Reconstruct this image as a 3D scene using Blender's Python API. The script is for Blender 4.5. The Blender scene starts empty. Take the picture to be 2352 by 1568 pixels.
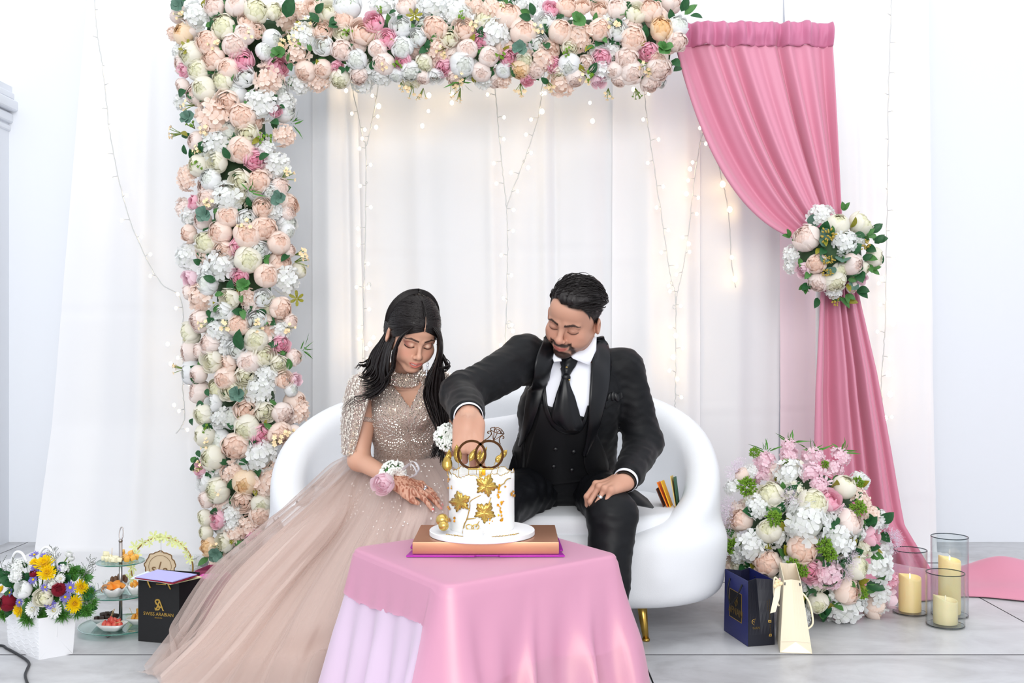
import bpy, bmesh, math, random
import numpy as np
from mathutils import Vector, Matrix, Euler, noise
from mathutils.bvhtree import BVHTree
rnd = random.Random(11)
SC = bpy.context.scene
COL = SC.collection
PI = math.pi
# ------------------------------------------------------------------ camera
F_PX, CAM_H = 2400.0, 0.92
cam_d = bpy.data.cameras.new('camera')
cam_d.sensor_width = 36.0
cam_d.lens = 36.0 * F_PX / 2352.0
cam = bpy.data.objects.new('camera', cam_d)
COL.objects.link(cam)
cam.location = (0, 0, CAM_H)
cam.rotation_euler = (PI / 2, 0, 0)
cam_d.clip_start = 0.05
SC.camera = cam
# ------------------------------------------------------------------ world, lights, exposure
w = bpy.data.worlds.new('room_light')
SC.world = w
w.use_nodes = True
bg = w.node_tree.nodes['Background']
bg.inputs[0].default_value = (0.93, 0.965, 1.0, 1)
bg.inputs[1].default_value = 0.88
def area(name, loc, target, sx, sy, power, col=(1, 1, 1)):
    l = bpy.data.lights.new(name, 'AREA')
    l.shape = 'RECTANGLE'; l.size = sx; l.size_y = sy; l.energy = power; l.color = col
    o = bpy.data.objects.new(name, l); COL.objects.link(o)
    o.location = loc
    o.rotation_euler = (Vector(target) - Vector(loc)).to_track_quat('-Z', 'Y').to_euler()
    return o
area('bounced_flash', (-0.1, -3.4, 2.7), (0.0, 4.0, 0.85), 4.2, 2.6, 236, (1.0, 0.99, 0.97))
area('overhead_fill', (0.0, 2.5, 3.7), (0.0, 3.2, 0.0), 4.5, 2.4, 26, (1.0, 1.0, 1.0))  # added soft fill from above, no ceiling fixture behind it
SC.view_settings.view_transform = 'Standard'
SC.view_settings.look = 'None'
SC.view_settings.gamma = 1.0
SC.view_settings.use_curve_mapping = False
SC.view_settings.exposure = 0.20
SC.cycles.max_bounces = 10
SC.cycles.transparent_max_bounces = 24
SC.cycles.use_denoising = True
SC.cycles.caustics_reflective = False
SC.cycles.caustics_refractive = False

# ------------------------------------------------------------------ helpers
def P(px, py, Y):
    """Point at depth Y that the photograph shows at pixel px, py."""
    return Vector(((px - 1176) / F_PX * Y, Y, CAM_H - (py - 784) / F_PX * Y))
def floor_at(px, py):
    Y = CAM_H * F_PX / (py - 784.0)
    return Vector(((px - 1176) / F_PX * Y, Y, 0))
def lin(c):
    out = []
    for v in c[:3]:
        v = v / 255.0
        out.append(v / 12.92 if v <= 0.04045 else ((v + 0.055) / 1.055) ** 2.4)
    return (out[0], out[1], out[2], 1.0)
def mat(name, rgb, rough=0.6, metal=0.0, sheen=0.0, coat=0.0, sss=0.0, spec=0.5, alpha=1.0,
        noise_amt=0.0, noise_scale=20.0, bump=0.0, bump_scale=200.0, stretch=None, trans=0.0, ior=1.45, emit=None, emit_s=0.0, rgb2=None, transl=0.0):
    m = bpy.data.materials.new(name)
    m.use_nodes = True
    nt = m.node_tree; N = nt.nodes; L = nt.links
    b = N['Principled BSDF']
    b.inputs['Base Color'].default_value = lin(rgb)
    b.inputs['Roughness'].default_value = rough
    b.inputs['Metallic'].default_value = metal
    b.inputs['Specular IOR Level'].default_value = spec
    b.inputs['IOR'].default_value = ior
    b.inputs['Alpha'].default_value = alpha
    b.inputs['Transmission Weight'].default_value = trans
    if sheen:
        b.inputs['Sheen Weight'].default_value = sheen
        b.inputs['Sheen Roughness'].default_value = 0.4
    if coat:
        b.inputs['Coat Weight'].default_value = coat
        b.inputs['Coat Roughness'].default_value = 0.15
    if sss:
        b.inputs['Subsurface Weight'].default_value = sss
        b.inputs['Subsurface Radius'].default_value = (0.012, 0.005, 0.003)
        b.inputs['Subsurface Scale'].default_value = 1.0
    if emit:
        b.inputs['Emission Color'].default_value = lin(emit)
        b.inputs['Emission Strength'].default_value = emit_s
    co = None
    if noise_amt or bump or rgb2:
        tc = N.new('ShaderNodeTexCoord'); mp = N.new('ShaderNodeMapping')
        L.new(tc.outputs['Object'], mp.inputs[0])
        if stretch: mp.inputs['Scale'].default_value = stretch
        co = mp.outputs[0]
    if noise_amt or rgb2:
        n = N.new('ShaderNodeTexNoise'); n.inputs['Scale'].default_value = noise_scale; n.inputs['Detail'].default_value = 5
        L.new(co, n.inputs['Vector'])
        mx = N.new('ShaderNodeMix'); mx.data_type = 'RGBA'
        a = lin(rgb)
        c2 = lin(rgb2) if rgb2 else tuple(max(0, v * (1 - noise_amt)) for v in a[:3]) + (1,)
        mx.inputs[6].default_value = a; mx.inputs[7].default_value = c2
        rp = N.new('ShaderNodeMapRange'); rp.inputs[1].default_value = 0.35; rp.inputs[2].default_value = 0.68
        L.new(n.outputs[0], rp.inputs[0]); L.new(rp.outputs[0], mx.inputs[0])
        L.new(mx.outputs[2], b.inputs['Base Color'])
    if bump:
        n2 = N.new('ShaderNodeTexNoise'); n2.inputs['Scale'].default_value = bump_scale; n2.inputs['Detail'].default_value = 3
        L.new(co, n2.inputs['Vector'])
        bp = N.new('ShaderNodeBump'); bp.inputs['Strength'].default_value = bump; bp.inputs['Distance'].default_value = 0.004
        L.new(n2.outputs[0], bp.inputs['Height']); L.new(bp.outputs[0], b.inputs['Normal'])
    if transl:
        out = N['Material Output']
        tr = N.new('ShaderNodeBsdfTranslucent'); tr.inputs[0].default_value = lin(rgb)
        ms = N.new('ShaderNodeMixShader'); ms.inputs[0].default_value = transl
        L.new(b.outputs[0], ms.inputs[1]); L.new(tr.outputs[0], ms.inputs[2]); L.new(ms.outputs[0], out.inputs[0])
    return m
def link_mesh(name, me, parent=None, m=None, smooth=True):
    o = bpy.data.objects.new(name, me); COL.objects.link(o)
    if m is not None and len(me.materials) == 0: me.materials.append(m)
    if smooth and len(me.polygons): me.polygons.foreach_set('use_smooth', [True] * len(me.polygons))
    if parent is not None:
        o.parent = parent
        o.matrix_parent_inverse = PINV(parent)
    return o
def PINV(parent):
    """Parts are built in world space: undo every transform above them."""
    return mul_world(parent).inverted()
def mul_world(p):
    loc = Matrix.Translation(p.location) @ p.rotation_euler.to_matrix().to_4x4() @ Matrix.Diagonal((p.scale.x, p.scale.y, p.scale.z, 1))
    if p.parent is None: return loc
    return mul_world(p.parent) @ p.matrix_parent_inverse @ loc
def pyd(name, v, f, parent=None, m=None, smooth=True):
    me = bpy.data.meshes.new(name); me.from_pydata([tuple(x) for x in v], [], f); me.update()
    return link_mesh(name, me, parent, m, smooth)
def bm_obj(name, bm, parent=None, m=None, smooth=True, split=None):
    me = bpy.data.meshes.new(name); bm.normal_update(); bm.to_mesh(me); bm.free()
    o = link_mesh(name, me, parent, m, smooth)
    if split is not None and smooth: sharp(me, split)
    return o
def sharp(me, deg):
    me.set_sharp_from_angle(angle=math.radians(deg))
def thing(name, label, cat, loc=(0, 0, 0), group=None):
    o = bpy.data.objects.new(name, None); COL.objects.link(o); o.location = loc
    o['label'] = label; o['category'] = cat
    if group: o['group'] = group
    return o
def tag(o, label, cat, group=None):
    o['label'] = label; o['category'] = cat
    if group: o['group'] = group
    return o
def struct(o):
    o['kind'] = 'structure'; return o
def dup(o, parent=None, loc=None, rot=None, scale=None, name=None):
    c = o.copy(); COL.objects.link(c)
    if name: c.name = name
    if parent is not None:
        c.parent = parent; c.matrix_parent_inverse = PINV(parent)
    if loc is not None: c.location = loc
    if rot is not None: c.rotation_euler = rot
    if scale is not None: c.scale = scale if hasattr(scale, '__len__') else (scale,) * 3
    return c
def place(me, name, parent, loc, rot=(0, 0, 0), scale=1.0):
    """An object on shared mesh data, in world coordinates under its thing."""
    o = bpy.data.objects.new(name, me); COL.objects.link(o)
    if parent is not None:
        o.parent = parent; o.matrix_parent_inverse = PINV(parent)
    o.location = loc
    o.rotation_euler = rot if isinstance(rot, (tuple, list)) else rot
    o.scale = scale if hasattr(scale, '__len__') else (scale,) * 3
    return o
# --- bmesh shapes
def add_box(bm, c, s, rot=None, bevel=0.0, seg=2):
    r = bmesh.ops.create_cube(bm, size=1.0)
    vs = r['verts']
    M = Matrix.Translation(Vector(c)) @ (rot.to_4x4() if rot is not None else Matrix.Identity(4)) @ Matrix.Diagonal((s[0], s[1], s[2], 1))
    bmesh.ops.transform(bm, matrix=M, verts=vs)
    if bevel:
        es = list({e for v in vs for e in v.link_edges})
        bmesh.ops.bevel(bm, geom=es, offset=bevel, segments=seg, profile=0.6, affect='EDGES')
def add_lathe(bm, prof, c=(0, 0, 0), n=48, M=None):
    """prof: [(r, z)] turned round Z."""
    rings = []
    c = Vector(c)
    for r, z in prof:
        if r < 1e-6: rings.append([bm.verts.new(c + Vector((0, 0, z)))])
        else: rings.append([bm.verts.new(c + Vector((r * math.cos(2 * PI * i / n), r * math.sin(2 * PI * i / n), z))) for i in range(n)])
    vs = [v for q in rings for v in q]
    for a, b in zip(rings, rings[1:]):
        for i in range(n):
            j = (i + 1) % n
            f = [a[i % len(a)], a[j % len(a)], b[j % len(b)], b[i % len(b)]]
            g = []
            for v in f:
                if v not in g: g.append(v)
            if len(g) >= 3:
                try: bm.faces.new(g)
                except ValueError: pass
    if M is not None: bmesh.ops.transform(bm, matrix=M, verts=vs)
    return vs
def smooth_path(pts, n=8, closed=False):
    """Catmull-Rom through pts."""
    pts = [Vector(p) for p in pts]
    if len(pts) < 3 and not closed:
        return [pts[0].lerp(pts[-1], i / n) for i in range(n + 1)]
    out = []
    m = len(pts)
    segs = m if closed else m - 1
    for i in range(segs):
        if closed: a, b, c, d = pts[(i - 1) % m], pts[i], pts[(i + 1) % m], pts[(i + 2) % m]
        else: a, b, c, d = pts[max(i - 1, 0)], pts[i], pts[i + 1], pts[min(i + 2, m - 1)]
        for k in range(n):
            t = k / n
            out.append(0.5 * ((2 * b) + (c - a) * t + (2 * a - 5 * b + 4 * c - d) * t * t + (3 * b - a - 3 * c + d) * t ** 3))
    if not closed: out.append(pts[-1])
    return out
def add_tube(bm, pts, r, n=8, closed=False, cap=True, flat=1.0, ref=None):
    """r: number or list per point."""
    pts = [Vector(p) for p in pts]
    m = len(pts)
    rs = r if hasattr(r, '__len__') else [r] * m
    rings = []
    up = Vector(ref) if ref is not None else None
    for i, p in enumerate(pts):
        if closed: t = pts[(i + 1) % m] - pts[(i - 1) % m]
        else: t = pts[min(i + 1, m - 1)] - pts[max(i - 1, 0)]
        if t.length < 1e-9: t = Vector((0, 0, 1))
        t.normalize()
        if up is None: up = Vector((0, 0, 1)) if abs(t.z) < 0.9 else Vector((1, 0, 0))
        s = t.cross(up)
        if s.length < 1e-6: s = t.orthogonal()
        s.normalize(); u = s.cross(t).normalized()
        if ref is None: up = u
        rings.append([bm.verts.new(p + (s * math.cos(2 * PI * k / n) + u * math.sin(2 * PI * k / n) * flat) * rs[i]) for k in range(n)])
    for i in range(m if closed else m - 1):
        a, b = rings[i], rings[(i + 1) % m]
        for k in range(n):
            bm.faces.new((a[k], a[(k + 1) % n], b[(k + 1) % n], b[k]))
    if cap and not closed:
        bm.faces.new(rings[0][::-1]); bm.faces.new(rings[-1])
    return rings
def add_ball(bm, c, r, seg=12, rings=8, M=None):
    q = bmesh.ops.create_uvsphere(bm, u_segments=seg, v_segments=rings, radius=1.0)
    s = r if hasattr(r, '__len__') else (r, r, r)
    T = Matrix.Translation(Vector(c)) @ (M.to_4x4() if M is not None else Matrix.Identity(4)) @ Matrix.Diagonal((s[0], s[1], s[2], 1))
    bmesh.ops.transform(bm, matrix=T, verts=q['verts'])
    return q['verts']
_ball_tpl = {}
def balls(name, items, parent, m, seg=5, rings=4):
    """many small balls in one mesh: items are (point, radius)"""
    key = (seg, rings)
    if key not in _ball_tpl:
        b = bmesh.new(); bmesh.ops.create_uvsphere(b, u_segments=seg, v_segments=rings, radius=1.0); b.verts.ensure_lookup_table()
        _ball_tpl[key] = ([tuple(v.co) for v in b.verts], [tuple(v.index for v in f.verts) for f in b.faces]); b.free()
    tv, tf = _ball_tpl[key]; V, F = [], []
    for p, r in items:
        o = len(V); V += [(p[0] + x * r, p[1] + y * r, p[2] + z * r) for x, y, z in tv]; F += [tuple(i + o for i in f) for f in tf]
    return pyd(name, V, F, parent, m)
def add_prism(bm, outline, depth, M=None, bevel=0.0):
    """outline: [(x, z)] extruded by depth along +Y."""
    a = [bm.verts.new((x, 0, z)) for x, z in outline]
    b = [bm.verts.new((x, depth, z)) for x, z in outline]
    n = len(a)
    bm.faces.new(a); bm.faces.new(b[::-1])
    for i in range(n): bm.faces.new((a[(i + 1) % n], a[i], b[i], b[(i + 1) % n]))
    if M is not None: bmesh.ops.transform(bm, matrix=M, verts=a + b)
def grid_mesh(fn, nu, nv, closed_u=False):
    """fn(u, v) -> point, u and v in 0..1."""
    v = []
    cols = nu if closed_u else nu + 1
    for j in range(nv + 1):
        for i in range(cols): v.append(fn(i / nu, j / nv))
    f = []
    for j in range(nv):
        for i in range(nu):
            a = j * cols + i; b = j * cols + (i + 1) % cols
            f.append((a, b, b + cols, a + cols))
    return v, f
def interp(tab, t):
    """piecewise smooth interpolation of [(t, value...)]"""
    if t <= tab[0][0]: return Vector(tab[0][1:]) if len(tab[0]) > 2 else tab[0][1]
    for a, b in zip(tab, tab[1:]):
        if t <= b[0]:
            k = (t - a[0]) / (b[0] - a[0])
            if len(a) > 2: return Vector(a[1:]).lerp(Vector(b[1:]), k)
            return a[1] + (b[1] - a[1]) * k
    return Vector(tab[-1][1:]) if len(tab[-1]) > 2 else tab[-1][1]
def add_solid(o, t, off=0.0):
    md = o.modifiers.new('solid', 'SOLIDIFY'); md.thickness = t; md.offset = off
    return o
def font_mesh(txt, size, depth, name='lettering', font_bold=False, align='CENTER', offset=0.0):
    c = bpy.data.curves.new(name, 'FONT'); c.body = txt; c.size = size; c.extrude = depth; c.align_x = align; c.align_y = 'CENTER'; c.resolution_u = 3
    c.offset = offset
    o = bpy.data.objects.new(name, c); COL.objects.link(o)
    dg = bpy.context.evaluated_depsgraph_get()
    me = bpy.data.meshes.new_from_object(o.evaluated_get(dg))
    bpy.data.objects.remove(o)
    return me
# --- signed distance modelling: smooth unions meshed to ONE continuous surface
def A3(v): return np.array(v, dtype=np.float32)
def sd_ball(p, c, r): return np.linalg.norm(p - A3(c), axis=-1) - r
def sd_ell(p, c, r, R=None):
    q = p - A3(c)
    if R is not None: q = q @ np.array(R, dtype=np.float32)
    r = A3(r)
    k0 = np.linalg.norm(q / r, axis=-1); k1 = np.linalg.norm(q / (r * r), axis=-1) + 1e-9
    return k0 * (k0 - 1.0) / k1
def sd_cone(p, a, b, ra, rb):
    a = A3(a); b = A3(b); ab = b - a
    t = np.clip(((p - a) @ ab) / max(float(ab @ ab), 1e-12), 0, 1)
    return np.linalg.norm(p - a - t[..., None] * ab, axis=-1) - (ra + (rb - ra) * t)
def sd_path(p, pts, rs, k=0.0):
    d = None
    for a, b, ra, rb in zip(pts, pts[1:], rs, rs[1:]):
        e = sd_cone(p, a, b, ra, rb)
        d = e if d is None else (smin(d, e, k) if k else np.minimum(d, e))
    return d
def sd_box(p, c, hs, r=0.0, R=None):
    q = p - A3(c)
    if R is not None: q = q @ np.array(R, dtype=np.float32)
    q = np.abs(q) - (A3(hs) - r)
    return np.linalg.norm(np.maximum(q, 0), axis=-1) + np.minimum(q.max(axis=-1), 0) - r
def smin(a, b, k):
    h = np.maximum(k - np.abs(a - b), 0) / k
    return np.minimum(a, b) - h * h * k * 0.25
def smax(a, b, k): return -smin(-a, -b, k)
def mesh_sdf(f, lo, hi, h, B=8, slack=1.5):
    """Naive surface nets on the blocks near the zero level. Returns (verts, quads) as numpy arrays."""
    lo = np.array(lo, float); hi = np.array(hi, float)
    nb = np.ceil((hi - lo) / (h * B)).astype(int)
    g = np.stack(np.meshgrid(*[np.arange(n) for n in nb], indexing='ij'), -1).reshape(-1, 3)
    cen = (lo + (g + 0.5) * h * B).astype(np.float32)
    keep = np.abs(f(cen)) < h * B * 0.87 * slack + h
    g = g[keep]
    if len(g) == 0: return np.zeros((0, 3)), np.zeros((0, 4), int)
    n1 = B + 1
    loc = np.stack(np.meshgrid(*[np.arange(n1)] * 3, indexing='ij'), -1).reshape(-1, 3)
    dims = nb * B + 2
    def gid(ijk): return (ijk[..., 0].astype(np.int64) * dims[1] + ijk[..., 1]) * dims[2] + ijk[..., 2]
    cid_all, pos_all, edges = [], [], []
    step = max(1, int(1200000 // n1 ** 3))
    for s in range(0, len(g), step):
        gb = g[s:s + step]
        base = gb * B
        pts = (lo + (base[:, None, :] + loc[None]) * h).astype(np.float32)
        val = f(pts.reshape(-1, 3)).reshape(len(gb), n1, n1, n1)
        ins = val < 0
        c0 = ins[:, :-1, :-1, :-1]
        cnt = np.zeros(c0.shape, np.int8)
        for dx in (0, 1):
            for dy in (0, 1):
                for dz in (0, 1): cnt += ins[:, dx:dx + B, dy:dy + B, dz:dz + B]
        bi, ci, cj, ck = np.nonzero((cnt > 0) & (cnt < 8))
        if len(bi) == 0: continue
        acc = np.zeros((len(bi), 3)); num = np.zeros(len(bi))
        for ax in range(3):
            o1, o2 = [(1, 2), (0, 2), (0, 1)][ax]
            for s1 in (0, 1):
                for s2 in (0, 1):
                    off = np.zeros(3, int); off[o1] = s1; off[o2] = s2
                    va = val[bi, ci + off[0], cj + off[1], ck + off[2]]
                    of2 = off.copy(); of2[ax] = 1
                    vb = val[bi, ci + of2[0], cj + of2[1], ck + of2[2]]
                    cr = (va < 0) != (vb < 0)
                    t = np.where(cr, va / np.where(va == vb, 1, va - vb), 0)
                    q = np.repeat(off[None].astype(float), len(bi), 0); q[:, ax] += t
                    acc += np.where(cr[:, None], q, 0); num += cr
        cell = base[bi] + np.stack([ci, cj, ck], -1)
        cid_all.append(gid(cell)); pos_all.append(lo + (cell + acc / num[:, None]) * h)
        for ax in range(3):
            sl = [slice(0, B)] * 3; sh = [slice(0, B)] * 3; sh[ax] = slice(1, B + 1)
            a = ins[(slice(None), *sl)]; b = ins[(slice(None), *sh)]
            e = np.nonzero(a != b)
            edges.append((ax, base[e[0]] + np.stack(e[1:], -1), a[e]))
    cid = np.concatenate(cid_all); pos = np.concatenate(pos_all)
    cid, first = np.unique(cid, return_index=True); pos = pos[first]
    quads = []
    for ax, c, a in edges:
        if len(c) == 0: continue
        u, v = [(1, 2), (2, 0), (0, 1)][ax]
        ok = (c[:, u] > 0) & (c[:, v] > 0)
        c = c[ok]; a = a[ok]
        q = []
        for du, dv in ((-1, -1), (0, -1), (0, 0), (-1, 0)):
            d = c.copy(); d[:, u] += du; d[:, v] += dv
            q.append(gid(d))
        q = np.stack(q, -1)
        ix = np.searchsorted(cid, q); ix = np.clip(ix, 0, len(cid) - 1)
        good = (cid[ix] == q).all(1)
        ix = ix[good]; a = a[good]
        ix[~a] = ix[~a][:, ::-1]
        quads.append(ix)
    quads = np.concatenate(quads)
    return pos, quads
def np_mesh(name, v, q, parent=None, m=None, col=None):
    me = bpy.data.meshes.new(name)
    me.vertices.add(len(v)); me.vertices.foreach_set('co', np.asarray(v, np.float32).ravel())
    k = q.shape[1]
    me.loops.add(len(q) * k); me.loops.foreach_set('vertex_index', q.astype(np.int32).ravel())
    me.polygons.add(len(q)); me.polygons.foreach_set('loop_start', np.arange(0, len(q) * k, k, dtype=np.int32))
    me.update(calc_edges=True); me.validate()
    if col is not None:
        at = me.color_attributes.new('Col', 'FLOAT_COLOR', 'POINT')
        c4 = np.ones((len(v), 4), np.float32); c4[:, :3] = col
        at.data.foreach_set('color', c4.ravel())
    return link_mesh(name, me, parent, m)
def sdf_obj(name, f, lo, hi, h, parent=None, m=None, colf=None, B=8, slack=1.5):
    v, q = mesh_sdf(f, lo, hi, h, B, slack)
    return np_mesh(name, v, q, parent, m, colf(v) if colf else None)
def vfbm(p, scale, seed=0.0):
    """cheap smooth numpy noise in -1..1 from rotated sines"""
    q = p * scale
    x, y, z = q[..., 0] + seed, q[..., 1] + seed * 1.7, q[..., 2] - seed
    return (np.sin(x * 1.3 + 1.7 * np.sin(y * 0.9 + z * 0.7)) + np.sin(y * 1.7 + 1.3 * np.sin(z * 1.1 + x * 0.5)) + np.sin(z * 1.5 + 1.5 * np.sin(x * 1.2 + y * 0.6))) / 3.0
# ================================================================== SETTING
M_wall = mat('white_paint', (231, 234, 240), rough=0.7, bump=0.05, bump_scale=60)
M_drape = mat('white_satin_drape', (248, 248, 250), rough=0.55, sheen=0.2, bump=0.12, bump_scale=9, stretch=(1, 1, 0.5), transl=0.25)
M_pink_cast = mat('pink_reflection_drape', (243, 221, 228), rough=0.6, sheen=0.2, bump=0.1, bump_scale=9, transl=0.25)  # pink reflected from the curtain is put into this drape's colour
# marble-look floor slabs
def floor_mat():
    m = mat('grey_marble_slab', (205, 205, 207), rough=0.34)
    N = m.node_tree.nodes; L = m.node_tree.links; b = N['Principled BSDF']
    tc = N.new('ShaderNodeTexCoord'); mp = N.new('ShaderNodeMapping'); mp.inputs['Scale'].default_value = (1.0, 1.7, 1)
    oi = N.new('ShaderNodeObjectInfo')
    L.new(tc.outputs['Object'], mp.inputs[0]); 
    n1 = N.new('ShaderNodeTexNoise'); n1.inputs['Scale'].default_value = 2.4; n1.inputs['Detail'].default_value = 9; n1.inputs['Roughness'].default_value = 0.62; n1.inputs['Distortion'].default_value = 1.2
    n1.noise_dimensions = '4D'; L.new(oi.outputs['Random'], n1.inputs['W'])
    L.new(mp.outputs[0], n1.inputs['Vector'])
    r = N.new('ShaderNodeValToRGB')
    e = r.color_ramp.elements
    e[0].position = 0.30; e[0].color = lin((160, 159, 161)); e[1].position = 0.62; e[1].color = lin((206, 207, 210))
    x = e.new(0.45); x.color = lin((188, 188, 191))
    L.new(n1.outputs[0], r.inputs[0]); L.new(r.outputs[0], b.inputs['Base Color'])
    n2 = N.new('ShaderNodeTexNoise'); n2.inputs['Scale'].default_value = 30
    L.new(mp.outputs[0], n2.inputs['Vector'])
    mr = N.new('ShaderNodeMapRange'); mr.inputs[3].default_value = 0.28; mr.inputs[4].default_value = 0.5
    L.new(n2.outputs[0], mr.inputs[0]); L.new(mr.outputs[0], b.inputs['Roughness'])
    return m
M_floor = floor_mat()
M_grout = mat('dark_joint', (96, 96, 98), rough=0.9)
bm = bmesh.new(); add_box(bm, (0, 2.4, -0.035), (9.2, 6.4, 0.05))
floor = struct(bm_obj('floor', bm, None, M_grout, smooth=False))
TW, TD = 1.30, 0.92
bm = bmesh.new(); add_box(bm, (0, 0, -0.006), (TW - 0.005, TD - 0.007, 0.012))
me_t = bpy.data.meshes.new('tile'); bm.to_mesh(me_t); bm.free(); me_t.materials.append(M_floor); me_t.materials.append(M_grout)
for p_ in me_t.polygons: p_.material_index = 0 if p_.normal.z > .5 else 1
for i in range(-3, 4):
    for j in range(-2, 4):
        place(me_t, 'tile', floor, (-0.27 + i * TW, 3.07 - TD / 2 + j * TD, 0.0))
bm = bmesh.new(); add_box(bm, (0, 4.87, 1.6), (9.2, 0.14, 3.3))
struct(bm_obj('wall_back', bm, None, M_wall, smooth=False))
bm = bmesh.new(); add_box(bm, (-3.4, 2.4, 1.6), (0.14, 4.9, 3.3))
struct(bm_obj('wall_left', bm, None, M_wall, smooth=False))
bm = bmesh.new(); add_box(bm, (3.4, 2.4, 1.6), (0.14, 4.9, 3.3))
struct(bm_obj('wall_right', bm, None, M_wall, smooth=False))
# pilaster with a moulded capital at the left edge of the frame
px0 = P(2, 215, 4.55)
bm = bmesh.new()
add_box(bm, (px0.x - 0.215, 4.72, px0.z / 2), (0.26, 0.2, px0.z))
for dz, wdt, hh in ((0.045, 0.31, 0.035), (0.0, 0.345, 0.05), (-0.055, 0.30, 0.045), (-0.1, 0.28, 0.03)):
    add_box(bm, (px0.x - 0.215, 4.71, px0.z + dz), (wdt, 0.23, hh), bevel=0.014, seg=3)
add_box(bm, (px0.x - 0.215, 4.72, px0.z + 0.075), (0.29, 0.21, 0.03))
struct(bm_obj('trim_1', bm, None, M_wall, split=35))

# ---------------------------------------------------------------- white drapes
def drape(label, xl0, xl1, xr0, xr1, Y, folds, zb=0.0, m=None, seed=0, creases=(), nu=150, nv=70, wav=0.012, pool=0.0, group=None, nf=5.0, ztop=2.75):
    """left edge x from top to bottom, right edge x from top to bottom; folds: [(x, width, depth)]."""
    r = random.Random(seed)
    ph = [r.uniform(0, 6.28) for _ in range(6)]
    def fn(u, v):
        xt = xl0 + (xr0 - xl0) * u; xb = xl1 + (xr1 - xl1) * u
        x = xt + (xb - xt) * v
        z = ztop + (zb - ztop) * v
        y = Y
        xs = xt * 2 * PI
        y += wav * (math.sin(xs * nf * 0.5 + ph[0]) + 0.6 * math.sin(xs * nf * 0.93 + ph[1] + 0.5 * v) + 0.35 * math.sin(xs * nf * 1.9 + ph[2])) * (0.7 + 0.3 * math.sin(2.2 * v + ph[3]))
        for fx, fw, fd in folds: y -= fd * math.exp(-((xt - fx) / fw) ** 2)
        for cz, cd in creases:
            q = (z - cz - 0.012 * math.sin(x * 3 + ph[4])) / 0.006
            if abs(q) < 4: y += cd * (math.exp(-q * q) - 0.7 * math.exp(-(q - 1.6) ** 2))
        y += 0.004 * noise.noise(Vector((x * 6, z * 5, seed)))
        if pool:
            vf = 0.84   # below this the cloth lies in folds on the floor
            if v <= vf: z = ztop + (0.012 - ztop) * v / vf; y -= 0.10 * pool * max(0, v / vf - .8) / .2
            else:
                k = (v - vf) / (1 - vf)
                y -= 0.10 * pool + pool * k * (0.86 + 0.14 * math.sin(x * 5 + seed) + .06 * math.sin(x * 23))
                z = 0.012 + 0.030 * (1 - k) * k * (1 + math.sin(x * 14 + 6 * k + seed)) + .012 * (.5 + .5 * math.sin(k * 19 + 2 * math.sin(x * 6))) * (1 - k)
        return (x, y, z)
    v, f = grid_mesh(fn, nu, nv * 2)
    o = pyd('white_drape', v, f, None, m or M_drape)
    tag(o, label, 'curtain', group)
    return o
X = lambda px, Y: (px - 1176) / F_PX * Y
Yd = 4.52
drape('white drape at the far left, slanting edge against the bare wall', X(212, Yd), X(70, Yd), X(470, Yd), X(520, Yd), Yd, [(X(350, Yd), .03, .02), (X(285, Yd), .05, -.02)], seed=3, creases=((P(0, 568, Yd).z, .004), (P(0, 880, Yd).z, .002)), pool=0.74, nf=3.2, wav=0.016)
drape('white drape beside the flower column, left of the folded pleat', X(440, Yd), X(440, Yd), X(735, Yd), X(735, Yd), Yd - 0.02, [(X(715, Yd), .02, .012)], seed=5, creases=((P(0, 590, Yd).z, .003),), nf=3)
drape('narrow white drape folded in a pleat right of the flower column', X(722, Yd), X(722, Yd), X(815, Yd), X(850, Yd), Yd - 0.045, [(X(755, Yd), .03, .028), (X(790, Yd), .015, -.03)], seed=8, nf=2, nu=60, wav=.006)
drape('widest white drape, hanging behind the couple', X(790, Yd), X(838, Yd), X(1425, Yd), X(1425, Yd), Yd, [(X(945, Yd), .04, .012), (X(1120, Yd), .03, .022), (X(1245, Yd), .025, .016), (X(1270, Yd), .015, -.012)], seed=13, creases=((P(0, 580, Yd).z, .004), (P(0, 252, Yd).z, .003)), nf=3.4)
drape('white drape right of the groom, under the end of the flower beam', X(1408, Yd), X(1402, Yd), X(1605, Yd), X(1605, Yd), Yd - 0.03, [(X(1490, Yd), .04, .014), (X(1575, Yd), .03, .012)], seed=17, creases=((P(0, 600, Yd).z, .004), (P(0, 282, Yd).z, .003)), nf=3.4, nu=80)
drape('white drape with a blush cast behind the tied pink curtain', X(1592, Yd), X(1592, Yd), X(1800, Yd), X(1785, Yd), Yd - 0.015, [(X(1700, Yd), .04, .012)], seed=21, creases=((P(0, 612, Yd).z, .004), (P(0, 940, Yd).z, .004)), nf=3.4, nu=80)
drape('sheer drape coloured with pink reflected from the curtain, falling straight behind the flower ball', X(1782, Yd), X(1786, Yd), X(1884, Yd), X(1890, Yd), Yd - 0.045, [(X(1850, Yd), .04, .014)], seed=23, m=M_pink_cast, ztop=P(0, 140, Yd).z, creases=((P(0, 945, Yd).z, .003),), nu=60)
drape('satin white drape at the far right, creased, beside the bare wall', X(1790, Yd), X(1880, Yd), X(2128, Yd), X(2148, Yd), Yd, [(X(1950, Yd), .02, .012), (X(1990, Yd), .03, .016), (X(2125, Yd), .02, .012)], seed=29, creases=((P(0, 265, Yd).z, .003), (P(0, 605, Yd).z, .004), (P(0, 940, Yd).z, .004)), pool=0.22, nf=3.6, nu=90)

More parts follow.
